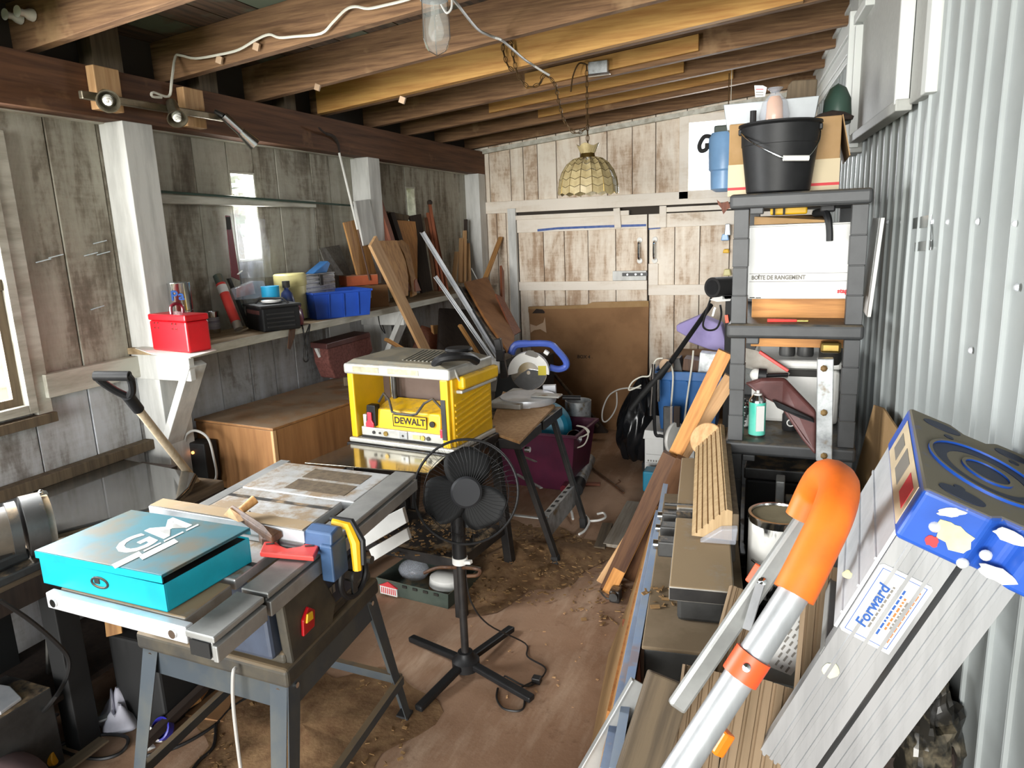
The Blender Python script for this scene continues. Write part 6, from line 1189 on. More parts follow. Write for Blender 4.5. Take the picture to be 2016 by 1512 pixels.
# sticker on the rail
st = Matrix((ld, -side, nv)).transposed().to_4x4(); S1 = AP(1742, 1198, A, nv); st.translation = S1+nv*.001
t_ = t; b = MB(); b.X = st; b.prism([(-.075, -.043), (.07, -.043), (.075, -.038), (.075, .038), (.07, .043), (-.07, .043), (-.075, .038)], 0, .001); b.build('shop_sticker', 'white_plastic', t_, world=True)
b = MB(); b.X = st
for lo, hi in (((-.068, -.036, .001), (.068, -.0348, .0013)), ((-.068, .0348, .001), (.068, .036, .0013)), ((-.068, -.0348, .001), (-.0668, .0348, .0013)), ((.0668, -.0348, .001), (.068, .0348, .0013))): b.b2(lo, hi)
b.build('sticker_border', 'ink_blue', t_, world=True)
wm = Matrix.Translation(-F_) @ st
text('lettering', 'Forward', .026, 'ink_blue', t_, wm @ Matrix.Translation((-.005, .018, .0012)), bold=.0006, shear=.2)
for k, (y, l_, m_) in enumerate(((.006, .045, 'ink_grey'), (-.002, .055, 'ink_grey'), (-.010, .050, 'ink_blue'), (-.017, .035, 'ink_orange'), (-.023, .030, 'ink_grey'), (-.030, .056, 'ink_orange'))):
    b = MB(); b.X = st; random.seed(k); x = -l_
    while x < l_: q = random.uniform(.004, .012); b.b2((x, y-.0018, .0011), (min(l_, x+q), y+.0018, .0014)); x += q+.0025
    o = b.build('sticker_print', m_, t_, world=True); o['kind'] = 'stuff'
for px, py, r_, m_ in ((1635, 1318, .014, 'pale_yellow_paint'), (1668, 1130, .007, 'pale_yellow_paint')):
    c_ = AP(px, py, A, nv); random.seed(px); n = 14; b = MB(); mm = st.copy(); mm.translation = c_+nv*.0016; b.X = mm; b.prism([(r_*1.2*math.cos(2*PI*i/n)*random.uniform(.8, 1.15), r_*math.sin(2*PI*i/n)*random.uniform(.8, 1.15)) for i in range(n)], 0, .0008); b.build('paint_splash', bpy.data.materials[m_], t_, world=True)
# cardboard sheet behind the ladder, dark bag at its foot
P = [V((*AP(x, y, (.40, 1.9, 0), (1, .12, 0)).to_tuple(),)) for x, y in ((1676, 960), (1720, 797), (1738, 803), (1768, 848), (1775, 1000), (1700, 1120))]; tag(MB().slab(P, (.006, 0, 0)).build('cardboard_sheet', 'card', org=P[0]), 'torn brown cardboard sheet standing against the steel wall behind the ladder', 'cardboard')
random.seed(21); c_ = DP(1795, 1430, 1.78); b = MB(); from mathutils import noise as _ns
def crumple(u, v):
    v = min(.995, max(.005, v)); d = V((math.cos(2*PI*u)*math.sin(PI*v), math.sin(2*PI*u)*math.sin(PI*v), math.cos(PI*v))); k = 1+.30*_ns.noise(d*2.6)+.18*abs(_ns.noise(d*6+V((3, 1, 2))))+.09*_ns.noise(d*14); return c_+V((d.x*.095*k, d.y*.15*k, d.z*.21*k))
b.grid(crumple, 64, 40)
tag(b.build('rubbish_bag', mat('crinkled_dark_bag', '#23211d', '#6b6250', 7, lo=.5, hi=.62, rough=.3), smooth=30, org=c_), 'crinkled dark plastic bag wedged between ladder and steel wall', 'bag')
tag(MB().box((0, 0, .24), (.17, .26, .48)).build('feed_sack', 'wood_black', bevel=.03, org=(0, 0, 0)), 'dark sack standing under the crinkled bag', 'sack').location = (c_.x, c_.y+.02, 0)

# black filler boxes added to darken the lowest visible tier and below it
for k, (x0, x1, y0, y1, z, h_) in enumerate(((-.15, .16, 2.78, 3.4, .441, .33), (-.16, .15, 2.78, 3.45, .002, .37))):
    tg = thing('dark_box', ('upper', 'lower')[k]+' black filler box added to darken the space low on the shelving unit', 'box', (x0, y0, z)); MB().b2((0, 0, 0), (x1-x0, y1-y0, h_*.85)).build('body', 'black_matte', tg, bevel=.01); MB().b2((-.006, -.006, h_*.86), (x1-x0+.006, y1-y0+.006, h_)).build('lid', 'steel_dark', tg, bevel=.006)
# ---------------------------------------------------------------- left workbench by the window
ZW = .72; t = thing('work_bench', 'old wooden bench along the left wall below the big window', 'workbench', (-2.45, 1.3, 0))
MB().b2((LX+.055, .35, ZW-.04), (-2.215, 2.20, ZW)).build('bench_top', mat('dirty_bench_top', '#6d5c49', '#4f4234', 6, (5, .5, 5), rough=.85, bump=.2), t, world=True, bevel=.004)
MB().b2((-2.245, .35, ZW-.12), (-2.22, 2.20, ZW-.04)).build('apron', 'wood_black', t, world=True, bevel=.003)
for y in (.45, 1.42, 2.12): MB().b2((-2.30, y, 0), (-2.225, y+.08, ZW-.04)).build('leg', 'black_matte', t, world=True, bevel=.003); MB().b2((-2.66, y, 0), (-2.59, y+.08, ZW-.04)).build('leg', 'black_matte', t, world=True, bevel=.003)
MB().b2((-2.66, .45, .20), (-2.26, 2.15, .22)).build('lower_shelf', 'wood_black', t, world=True, bevel=.002)
zg = .80; P = [AZ(x, y, zg) for x, y in ((92, 1052), (62, 958), (235, 902), (385, 931), (372, 958), (348, 982), (330, 990))]; t = thing('smoked_sheet', 'glossy smoked plastic sheet lying on blocks on the bench by the left wall', 'sheet', P[0])
gl = mat('glossy_smoked_plastic', '#383734', '#302f2d', 3, rough=.07, spec=.6); MB().slab(P, (0, 0, -.012)).build('sheet', gl, t, world=True, bevel=.003)
b = MB(); b.tube([p+V((0, 0, -.016)) for p in (P[0], P[6], P[5], P[4], P[3])], .007, 6); b.build('edge_frame', 'wood_grey', t, world=True, smooth=True)
for y in (1.72, 2.1): MB().b2((-2.60, y-.04, ZW), (-2.40, y+.04, zg-.0125)).build('block', 'wood_black', t, world=True)
g0 = AZ(48, 1040, .84); t = thing('bench_grinder', 'old grey bench grinder with domed wheel guard at the left edge', 'grinder', (g0.x, g0.y, ZW))
gx = V((.45, .89, 0)).normalized(); c_ = V((g0.x, g0.y, ZW+.125))
MB().b2((g0.x-.10, g0.y-.22, ZW), (g0.x+.08, g0.y+.05, ZW+.03)).build('foot_plate', 'steel_dark', t, world=True, bevel=.006); MB().b2((g0.x-.06, g0.y-.17, ZW+.03), (g0.x+.04, g0.y-.02, ZW+.07)).build('pedestal', 'steel_dark', t, world=True, bevel=.01)
MB().cyl(c_-gx*.30, c_-gx*.015, .078, n=22).build('motor', mat('brown_grey_motor', '#5c5348', '#443d35', 6, rough=.55), t, world=True, smooth=30); MB().cyl(c_-gx*.04, c_-gx*.012, .088, n=22).build('motor_rim', 'steel_dark', t, world=True, smooth=30)
MB().cyl(c_, c_+gx*.055, .098, n=26).build('wheel_guard', 'steel_dark', t, world=True, smooth=30); MB().cyl(c_+gx*.056, c_+gx*.075, .085, n=26).build('wheel', 'cast_iron', t, world=True, smooth=30); b = MB(); R = frame(gx)
b.tube([c_+gx*.07+R @ V((.088*math.cos(a), .088*math.sin(a), 0)) for a in [math.radians(x) for x in range(-60, 80, 12)]], .012, 8); b.build('spark_rim', 'alu_dull', t, world=True, smooth=True); MB().sphere(c_+gx*.06+V((0, 0, .10)), .008).build('wing_nut', 'chrome', t, world=True)
tag(MB().box((0, 0, .04), (.14, .2, .08)).build('dark_block', 'black_metal', bevel=.006, org=(0, 0, 0)), 'dark iron block on the bench beside the grinder', 'block').location = (-2.30, 1.22, ZW)
# things below and in front of the bench
P = [AX(x, y, -2.42) for x, y in ((95, 1330), (165, 1330), (150, 1120), (92, 1120))]; tag(MB().slab(P, (-.012, 0, 0)).build('grey_sheet', mat('dim_grey_sheet', '#4c4a45', '#3f3d39', 4, rough=.7), org=P[0]), 'dim grey sheet standing under the left bench', 'sheet')
MBx = AZ(250, 1400, 0); t = thing('red_tank', 'red round tank in the shadow behind the saw leg', 'tank', (-2.42, 2.30, 0)); MB().lathe([(.08, 0), (.11, .03), (.11, .22), (.07, .29), (.02, .31), (.02, .34), (.001, .34)], 18).build('body', 'red_plastic', t, smooth=True); MB().cyl((-.04, 0, .30), (.05, .02, .37), .022, n=10).build('hose_end', 'black_plastic', t, smooth=True)
def floorcloth(name, label, px, m, cat, z=.03, sc=.09, seed=1):
    c_ = AZ(*px, 0); random.seed(seed); ph = [random.uniform(0, 6) for _ in range(4)]
    b = MB().grid(lambda u, v: V((sc*(u-.5)*2.2+.015*math.sin(9*v+ph[0]), sc*(v-.5)*1.8+.015*math.sin(8*u+ph[1]), max(.002, z*math.sin(PI*u)*math.sin(PI*v)*(1+.5*math.sin(13*u+ph[2])*math.sin(11*v+ph[3]))+.004))), 22, 18)
    o = b.build(name, m, smooth=True, org=(0, 0, 0), solid=.002); o.location = c_; return tag(o, label, cat)
floorcloth('white_rag', 'crumpled white rag on the floor left of the near saw leg', (238, 1418), 'white_cloth', 'rag', .10, .075, 2)
floorcloth('white_rag', 'small white paper scrap under the saw by the blue lid', (296, 1415), 'paper', 'rag', .05, .03, 6)
floorcloth('white_rag', 'little white plastic scrap behind the near left saw leg', (292, 1466), 'white_plastic', 'rag', .05, .025, 8)
c_ = AZ(322, 1452, 0); t = thing('blue_dish', 'dark blue plastic cap lying on the floor under the saw', 'cap', c_); nb_ = mat('deep_blue_plastic', '#2b2c93', rough=.35); b = MB(); b.X = xf((0, 0, .035), 0, math.radians(55), 0); b.lathe([(.034, -.02), (.038, -.015), (.04, .012), (.034, .014), (.032, -.008), (.001, -.009)], 20); b.build('shell', nb_, t, smooth=30)
P = [AZ(x, y, .05) for x, y in ((300, 1430), (338, 1395), (318, 1372), (345, 1340), (378, 1312), (420, 1335), (395, 1372))]; tag(MB().slab(P, (0, 0, -.02)).build('curved_board', 'wood_mid', bevel=.003, org=P[0]), 'tan board with a wavy edge on the floor under the saw', 'board')
board('dark_tube', AZ(278, 1470, .04), AZ(425, 1330, .09), .03, .03, 'wood_black', label='dark tube lying over the wavy board under the saw', cat='tube')
P = [AZ(x, y, .012) for x, y in ((330, 1400), (440, 1420), (470, 1345), (400, 1345))]; tag(MB().slab(P, (0, 0, -.01)).build('brown_sheet', 'card_dark', org=P[0]), 'brown panel lying flat on the floor under the saw', 'panel')
def floorcord(label, pts, r=.006, m='cable_black', z=.008): p = [AZ(x, y, z) for x, y in pts]; return tag(MB().tube(smoothpts(p, 6), r, 6).build('floor_cable', m, smooth=True, org=p[0]), label, 'cord')
floorcord('black cord trailing under the saw towards the far leg', ((280, 1490), (350, 1470), (420, 1430), (455, 1395), (500, 1365)))
floorcord('second black cord branching down under the saw', ((425, 1425), (420, 1470), (390, 1500), (370, 1530)))
floorcord('black cord looping across the floor at the lower left', ((100, 1478), (140, 1458), (200, 1446), (250, 1452), (240, 1480), (200, 1494), (150, 1488), (118, 1476)))
A_ = [AX(x, y, -2.19) for x, y in ((0, 1182), (60, 1222), (115, 1270), (135, 1300), (128, 1340), (95, 1390))] + [AZ(40, 1440, .01), AZ(0, 1465, .01)]
tag(MB().tube(smoothpts(A_, 6), .007, 6).build('hanging_hose', 'cable_black', smooth=True, org=A_[0]), 'thick black hose hanging from the bench to the floor', 'hose')
for k, ((xa, ya), (xb, yb), wd, m_, lb) in enumerate((((5, 1455), (78, 1368), .10, 'steel_dark', 'wide dark metal strip'), ((45, 1462), (110, 1405), .03, 'alu', 'thin shiny metal strip'), ((105, 1530), (205, 1455), .05, 'wood_grey', 'grey floor lath'), ((130, 1440), (215, 1410), .03, 'alu_dull', 'dull metal tube'))):
    board('metal_strip' if k != 2 else 'floor_lath', AZ(xa, ya, .02+.01*k), AZ(xb, yb, .025+.01*k), wd, .008, m_, label=lb+' on the floor at the lower left', cat='strip')
c_ = AZ(88, 1500, .03); t = thing('yellow_tool', 'yellow plastic tool handle on the floor at the lower left', 'tool handle', c_); MB().cyl((-.05, -.03, 0), (.03, .02, .012), .026, n=12).build('handle', mat('amber_plastic', '#e0a01c', rough=.4), t, smooth=30, bevel=.004); MB().cyl((-.12, -.07, 0), (-.05, -.03, 0), .012, n=8).build('shank', 'steel_dark', t)
P = [AZ(x, y, .30) for x, y in ((0, 1402), (42, 1372), (20, 1350), (-10, 1345), (-60, 1380))]; t = thing('pale_box', 'pale plastic lid on a box at the left edge of the floor', 'lid', P[0]); MB().slab(P, (0, 0, -.012)).build('lid', 'alu_white', t, world=True, bevel=.003); q = sum(P, V((0, 0, 0)))/5; MB().b2((q.x-.12, q.y-.10, 0), (q.x+.10, q.y+.10, .287)).build('box', 'steel_dark', t, world=True, bevel=.005)
c_ = AZ(5, 1535, .10); b = MB(); b.sphere((0, 0, 0), .13, 18, 10, (1.25, .8, .62)); o = b.build('padded_bag', mat('mauve_brown_cloth', '#6f5a5a', rough=.9), smooth=True, org=(0, 0, 0)); o.location = (c_.x, c_.y, .085); tag(o, 'rounded mauve-brown padded bag at the lower left corner', 'bag')
P = [AX(x, y, -2.15) for x, y in ((205, 1235), (232, 1250), (245, 1200), (214, 1180))]; board('wood_block', AX(226, 1250, -2.2), AX(218, 1178, -2.24), .05, .03, 'wood_mid', label='tan wood block hanging in the dark under the saw wing', cat='block')
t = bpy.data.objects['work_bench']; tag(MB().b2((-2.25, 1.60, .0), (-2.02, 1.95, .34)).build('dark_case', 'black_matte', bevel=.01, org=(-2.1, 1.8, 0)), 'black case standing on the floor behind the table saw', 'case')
# sawdust heaps
def mound(name, label, cx_, cy_, rx, ry, h_, seed):
    random.seed(seed); ph = [random.uniform(0, 6) for _ in range(6)]
    def f(u, v):
        r = v; a = 2*PI*u; z = h_*(1-r)**1.4*(1+.3*math.sin(5*a+ph[0])*r)+.004*(1-r)*r*(math.sin(23*r+ph[1]+4*a)+math.sin(9*a+ph[2]+9*r))
        e = 1+.16*math.sin(3*a+ph[3])+.10*math.sin(7*a+ph[4]); return V((rx*r*e*math.cos(a), ry*r*e*math.sin(a), max(.001, z)))
    o = MB().grid(f, 48, 16).build(name, 'sawdust', smooth=True, org=(0, 0, 0)); o.location = (cx_, cy_, .003); return tag(o, label, 'sawdust', kind='stuff')
mound('sawdust_heap', 'heap of sawdust and shavings under the folding workbench', -1.33, 3.25, .42, .50, .10, 2)
mound('sawdust_heap', 'low spread of sawdust beneath the table saw', -1.55, 1.75, .40, .42, .035, 5)
q = AZ(1050, 1060, 0); litter('floor_shavings', 'curly wood shavings scattered under the folding workbench', (-1.30, 3.2, .01), .46, 500, .022, 'shaving', fn=lambda x, y: .10*max(0, 1-math.hypot((x+1.33)/.42, (y-3.25)/.5))**1.4)
litter('floor_shavings', 'wood shavings scattered beneath the table saw', (-1.5, 1.72, .008), .36, 260, .018, 'shaving')
litter('floor_chips', 'little chips strewn on the floor along the painted boards', (-.72, 2.95, .004), .22, 60, .025, 'shaving')
litter('floor_chips', 'pale chips strewn over the open floor by the fan', (-.85, 2.7, .004), .55, 50, .014, 'wood')

# low tray with the red-roofed label and white wrappers
m, w_, d, h = seat((742, 1168), (868, 1200), (930, 1170), 0, (742, 1138)); d = .30; w_ = .42; h = .085; t = thing('low_tray', 'low green-grey tray with a red-roofed house label under the planer stand', 'tray', mtx=m); b = MB(); open_bin(b, w_, d, h); b.build('body', 'green_plastic', t, bevel=.002)
b = MB(); b.b2((.025, -.0030, .008), (.125, .006, .05)); b.build('house_label', 'white_card', t); b = MB(); b.X = Matrix(((1, 0, 0, 0), (0, 0, -1, 0), (0, 1, 0, 0), (0, 0, 0, 1))); b.prism([(.02, .05), (.13, .05), (.075, .078)], -.004, .004); b.build('red_roof', 'ink_red', t)
b = MB()
for i in range(8): b.b2((.032+.0115*i, -.0036, .014), (.038+.0115*i, -.0028, .044))
o = b.build('label_stripes', 'ink_red', t); o['kind'] = 'stuff'
for k in range(4): MB().b2((.16+.06*k, -.004, h-.02), (.185+.06*k, .002, h-.008)).build('hand_slot', 'ink', t)
q = m @ V((.12, .15, .03)); b = MB(); b.sphere((0, 0, .05), .075, 14, 8, (1.1, .8, .7)); o = b.build('plastic_wrap', 'baggie', smooth=True, org=(0, 0, 0)); o.location = q; tag(o, 'crumpled clear plastic wrap in the low tray', 'wrap')
q = m @ V((.32, .14, .03)); o = MB().lathe([(.06, 0), (.075, .02), (.07, .06), (.05, .075), (.001, .08)], 18, sx=1.2).build('white_dish', 'white_plastic', smooth=True, org=(0, 0, 0)); o.location = q; tag(o, 'white plastic dome in the right end of the low tray', 'dish')
t = thing('brown_strap', 'brown leather strap looped around the fan pole above the tray', 'strap', base+V((0, 0, .5))); sp = [AY(x, y, 2.32) for x, y in ((835, 1128), (860, 1118), (885, 1117))]+[AY(x, y, 2.22) for x, y in ((925, 1118), (944, 1122), (940, 1132), (920, 1134))]; MB().tube(smoothpts(sp, 5), .007, 6).build('loop', 'wood_dark', t, world=True, smooth=True)

# ---------------------------------------------------------------- floor things in the aisle and tubs beyond the workbench
m, w_, d, h = seat((985, 975), (1110, 968), (1150, 920), 0, (975, 865)); t = thing('plastic_tub', 'large wine-purple plastic tub under the folding workbench', 'tub', (-1.60, 4.28, 0)); b = MB(); b.X = xf((-.30, -.02, 0), -.05); open_bin(b, .62, .44, .40, fl=.05); b.build('body', 'purple_tub', t, bevel=.004); b = MB(); b.X = xf((-.30, -.02, 0), -.05)
for lo, hi in (((-.02, -.02, .385), (.64, .0, .405)), ((-.02, .44, .385), (.64, .46, .405)), ((-.02, 0, .385), (0, .44, .405)), ((.62, 0, .385), (.64, .44, .405))): b.b2(lo, hi)
b.build('rim', 'purple_tub', t, bevel=.004)
cB_ = AY(1076, 842, 4.45); t = thing('round_basin', 'teal-blue round plastic tub end standing in the purple tub', 'basin', cB_); b = MB(); b.X = facing((0, 0, 0), (.12, -.98, .15)); b.lathe([(.001, .05), (.13, .05), (.155, .03), (.165, 0), (.170, -.04), (.165, -.05), (.001, -.05)], 30, sy=1.05); b.build('shell', 'teal_blue', t, smooth=30)
for k, (x, y, r_, h_, px) in enumerate(((1010, 860, .05, .1, 0), (1100, 780, .06, .1, 0))): pass
litter('tub_scraps', 'mixed dark scraps heaped in the purple tub', (-1.58, 4.48, .30), .2, 50, .12, 'steel_dark')
q = AY(1137, 850, 4.75); t = thing('grey_funnel', 'grey galvanized funnel-shaped pail beside the purple tub', 'pail', (q.x, 4.78, 0)); hq = AY(1140, 790, 4.75).z; MB().lathe([(.06, .0), (.07, .01), (.085, hq*.5), (.095, hq), (.09, hq), (.07, hq*.4), (.001, hq*.38)], 18).build('body', 'galv', t, smooth=30); 
q = AY(1128, 862, 4.35); t = thing('clamp_lamp', 'chrome clamp lamp with a looped white cord on the tub edge', 'lamp', q); b = MB(); b.X = facing((0, 0, 0), (.6, -.75, .1)); b.lathe([(.012, -.06), (.02, -.055), (.05, -.01), (.058, .02), (.056, .022), (.03, .0), (.001, -.01)], 20); b.build('reflector', 'chrome', t, smooth=30)
lp = [AY(x, y, 4.32) for x, y in ((1138, 862), (1150, 858), (1160, 850), (1150, 841), (1135, 838), (1150, 842), (1158, 855), (1150, 875), (1130, 883), (1115, 884))]; MB().tube(smoothpts(lp, 5), .005, 6).build('cord', 'cable_white', t, world=True, smooth=True)
# push broom leaning on the big carton
A, B_ = AY(1088, 733, 5.62), AY(1176, 838, 5.48); t = thing('push_broom', 'dark triangular push broom with long brown handle by the big carton', 'broom', (B_.x, 5.48, 0)); MB().cyl(B_+(B_-A)*.02, A+(A-B_)*.2, .014, n=10).build('handle', 'wood_grey', t, world=True, smooth=True); P = [AY(x, y, 5.48) for x, y in ((1160, 812), (1196, 853), (1150, 854), (1135, 851))]; MB().slab(P, (0, .05, 0)).build('head', 'wood_black', t, world=True, bevel=.004)
# grey tube torch, twig, slats, hanger
A, B_ = AZ(1160, 905, .05), AZ(1140, 950, .05); t = thing('caulking_gun', 'pale grey tube tool with black end lying on the floor by the tub', 'tool', B_); MB().cyl(B_, A, .045, n=16).build('tube', 'galv', t, world=True, smooth=30); MB().cyl(B_+(B_-A)*.28, B_, .047, n=16).build('end_cap', 'black_plastic', t, world=True, smooth=30); MB().cyl(B_+(B_-A)*.3+V((-.08, 0, 0)), B_+V((-.07, .05, .0)), .025, n=10).build('trigger', 'maroon', t, world=True)
tag(MB().cyl(AZ(1150, 882, .04), AZ(1130, 905, .04), .04, n=12).build('maroon_can', 'maroon', smooth=30, org=AZ(1150, 882, 0)), 'maroon can lying by the corner of the purple tub', 'can')
tw = [AZ(x, y, .012) for x, y in ((1164, 920), (1190, 940), (1210, 955), (1228, 970))]; b = MB(); b.tube(smoothpts(tw, 3), .008, 6); b.tube([tw[2], AZ(1222, 948, .03), AZ(1218, 945, .05)], .005, 5); tag(b.build('twig', 'wood_dark', org=tw[0]), 'brown twig lying on the open floor', 'twig')
board('floor_slat', AZ(1152, 952, .01), AZ(1182, 953, .01), .04, .015, 'wood_red', label='short brown slat on the floor next to the twig', cat='slat')
board('pale_board', AZ(1205, 1075, .012), AZ(1250, 990, .012), .10, .02, 'wood_grey', label='pale grey floor board lying left of the moulding', cat='board'); bpy.data.objects['pale_board'].data.materials[0] = mat('pale_grey_board', '#a79f93', '#8d8375', 5, WZ, rough=.85)
board('grey_offcut', AZ(1180, 1080, .01), AZ(1196, 1032, .01), .06, .02, 'wood_grey', label='small grey offcut beside the pale floor board', cat='offcut')
hp = [AZ(x, y, .03) for x, y in ((1140, 1052), (1152, 1044), (1160, 1026), (1150, 1012))]; hp2 = [AZ(x, y, .03) for x, y in ((1160, 1026), (1180, 1024), (1192, 1018), (1188, 1010), (1176, 1012))]; b = MB(); b.tube(smoothpts(hp, 4), .007, 6); b.tube(smoothpts(hp2, 4), .007, 6); b.tube([AZ(1121, 998, .04), AZ(1126, 1010, .03), AZ(1128, 1022, .02)], .008, 6); tag(b.build('coat_hanger', 'white_plastic', smooth=True, org=hp[0]), 'white plastic coat hanger on the floor by the workbench foot', 'hanger')

# ---------------------------------------------------------------- the far right corner
# big flat carton against the doors
A, B_ = AZ(1050, 852, 0), AZ(1282, 868, 0); A = V((-2.10, 5.76, 0)); B_ = V((-1.125, 5.80, 0)); n = V((0, .93-.0, 0)); T1, T2 = AY(1040, 604, 5.93), AY(1277, 597, 5.93); t = thing('flat_carton', 'large flat brown carton leaning against the left back door', 'carton', A); off = V((0, .03, 0))
MB().slab([A, B_, T2, T1], off).build('panel', 'card_dark', t, world=True, bevel=.003); MB().slab([T1-V((0, .004, .05)), T2-V((0, .004, .05)), T2+V((-.0, -.002, .02)), T2*.55+T1*.45+V((0, -.002, .024)), T2*.5+T1*.5+V((0, -.002, .002)), T1+V((0, -.002, .0))], (0, .006, 0)).build('torn_edge', 'card', t, world=True)
def onc(px, py, o_=.004):
    nn = (B_-A).cross(T1-A).normalized(); p = AP(px, py, A, nn); nn = nn if nn.y < 0 else -nn; return p+nn*o_
nn = (B_-A).cross(T1-A).normalized(); nn = nn if nn.y < 0 else -nn
MB().slab([onc(x, y) for x, y in ((1044, 638), (1056, 642), (1070, 635), (1073, 624), (1076, 655), (1064, 648), (1052, 650), (1045, 655))], nn*.001).build('torn_patch', 'kraft_tape', t, world=True); MB().slab([onc(x, y) for x, y in ((1048, 617), (1072, 617), (1074, 610), (1056, 608))], nn*.001).build('hand_hole', 'wood_black', t, world=True)
MB().slab([onc(x, y) for x, y in ((1251, 652), (1268, 652), (1270, 630), (1251, 630))], nn*.001).build('shipping_label', 'white_card', t, world=True); MB().slab([onc(x, y, .006) for x, y in ((1265, 648), (1268, 648), (1268, 634), (1265, 634))], nn*.001).build('label_print', 'ink', t, world=True)
tm = facing(onc(1160, 703, .006)-A, nn); text('lettering', 'BOX 4 OF 7', .04, 'wood_black', t, tm, bold=.001)
# black bag, white box, blue tote
c_ = V((-1.06, 5.12, 0)); random.seed(8); b = MB()
def bagf(u, v):
    a = 2*PI*u; r = .21*math.sin(PI*min(.985, .12+.88*v))**.55*(1-.35*v*v)*(1+.07*math.sin(7*a+6*v)+.05*math.sin(15*a-9*v)); z = .62*v; return V((r*.82*math.cos(a)+.05*v, r*math.sin(a), max(.003, z+.015*math.sin(9*a+11*v))))
o = b.grid(bagf, 48, 20).build('rubbish_bag', 'bag_black', smooth=60, org=(0, 0, 0)); o.location = c_; tag(o, 'full black rubbish bag standing between the carton and the white box', 'bag')
t = thing('white_box', 'white cardboard file box with the blue tote on top', 'box', (-.905, 4.62, 0)); MB().b2((0, 0, 0), (.33, .40, .30)).build('body', 'white_card', t, bevel=.004); b = MB(); b.hexa([(-.01, -.01, .30), (.34, -.01, .30), (.34, .41, .30), (-.01, .41, .30), (0, 0, .36), (.33, 0, .34), (.33, .40, .34), (0, .40, .36)]); b.build('lid', 'white_card', t, bevel=.003)
for z in (.13, .19): MB().b2((.01, -.001, z), (.32, 0, z+.002)).build('rule_line', 'ink_grey', t)
b = MB()
for i in range(6): b.b2((.02+.018*i, -.0012, .14), (.03+.018*i, 0, .152))
o = b.build('print', 'ink_grey', t); o['kind'] = 'stuff'
m, w_, d, h = seat((1294, 832), (1372, 838), (1400, 832), .365, (1286, 722)); t = thing('blue_tote', 'deep blue plastic tote with odds and ends on the white file box', 'tote', (-.84, 4.62, .365)); b = MB(); open_bin(b, .42, .36, .40, fl=.035); b.build('body', 'blue_bin', t, bevel=.003); b = MB()
for lo, hi in (((-.012, -.012, .345), (.432, .0, .405)), ((-.012, .36, .345), (.432, .372, .405)), ((-.012, 0, .345), (0, .36, .405)), ((.42, 0, .345), (.432, .36, .405))): b.b2(lo, hi)
b.build('rim', 'blue_bin', t, bevel=.005)
for x in (.1, .21, .32): MB().bar((x, .022, .02), (x, -.006, .34), .012, .006, up=(0, 1, 0)).build('rib', 'blue_bin', t)
random.seed(14)
for k, (x, y, z, sx_, sy_, sz_, m_, lb, nm) in enumerate(((.10, .12, .42, .13, .12, .10, 'steel_dark', 'dark box poking out of the blue tote at the left', 'dark_box'), (.24, .15, .43, .14, .15, .08, 'wood_dark', 'brown box heaped in the blue tote', 'brown_box'), (.335, .10, .44, .12, .10, .16, 'galv', 'grey sheet poking out of the blue tote at the right', 'grey_sheet'))):
    o = MB().box((0, 0, 0), (sx_, sy_, sz_), Matrix.Rotation(random.uniform(-.3, .3), 3, 'Y')).build(nm, m_, bevel=.004, org=(0, 0, 0)); o.location = (-.84+x, 4.62+y, .365+z); tag(o, lb, 'box')
q = V((-.76, 4.60, .81)); t = thing('masking_roll', 'tan roll of tape resting on the rim of the blue tote', 'tape roll', q); b = MB(); b.X = facing((0, 0, 0), (-.3, -.9, .3)); b.lathe([(.022, -.02), (.042, -.02), (.042, .02), (.022, .02)], 20); b.build('roll', 'kraft_tape', t, smooth=30)
for k, pts in enumerate((((1320, 712), (1325, 740), (1322, 790), (1318, 835)), ((1365, 690), (1362, 720), (1352, 790), (1345, 850)))):
    p = [AY(x, y, 4.56) for x, y in pts]; tag(MB().tube(smoothpts(p, 5), .006, 6).build('white_string', 'cable_white', smooth=True, org=p[0]), ('left', 'right')[k]+' pale cord hanging down the front of the blue tote', 'cord')
# folding hand cart
t = thing('hand_cart', 'folding black and chrome hand cart in front of the blue tote', 'hand cart', (-.85, 4.45, 0)); F = lambda x, y, yy=4.46: AY(x, y, yy)
MB().cyl(F(1400, 600, 4.9), F(1298, 745), .016, n=10).build('upper_handle', 'black_plastic', t, world=True, smooth=True); MB().cyl(F(1318, 715), F(1262, 780), .02, n=10).build('handle_joint', 'black_matte', t, world=True, smooth=True); MB().cyl(F(1262, 780), F(1242, 806), .018, n=10).build('lower_handle', 'black_matte', t, world=True, smooth=True)
for x0, x1, y0, y1 in ((1287, 1281, 716, 818), (1296, 1296, 745, 790)): MB().cyl(F(x0, y0), F(x1, y1), .012, n=10).build('chrome_tube', 'chrome', t, world=True, smooth=True)
MB().tube(smoothpts([F(1290, 735), F(1288, 800), F(1290, 852), F(1300, 858), F(1316, 860)], 5), .011, 8).build('black_frame', 'black_plastic', t, world=True, smooth=True)
MB().bar(F(1314, 800, 4.40), F(1314, 902, 4.40), .05, .03, up=(0, 1, 0)).build('side_post', 'steel_dark', t, world=True, bevel=.006); MB().bar(F(1322, 800, 4.38), F(1321, 900, 4.38), .014, .01, up=(0, 1, 0)).build('chrome_strip', 'chrome', t, world=True); MB().bar(F(1333, 800, 4.41), F(1332, 840, 4.41), .04, .03, up=(0, 1, 0)).build('post_cap', 'wood_black', t, world=True, bevel=.004)
c_ = F(1328, 862, 4.40); b = MB(); b.X = facing(c_, (.9, -.4, 0)); b.lathe([(.10, -.01), (.105, 0), (.10, .012), (.03, .018), (.001, .018)], 20); b.build('wheel', 'white_plastic', t, world=True, smooth=30)
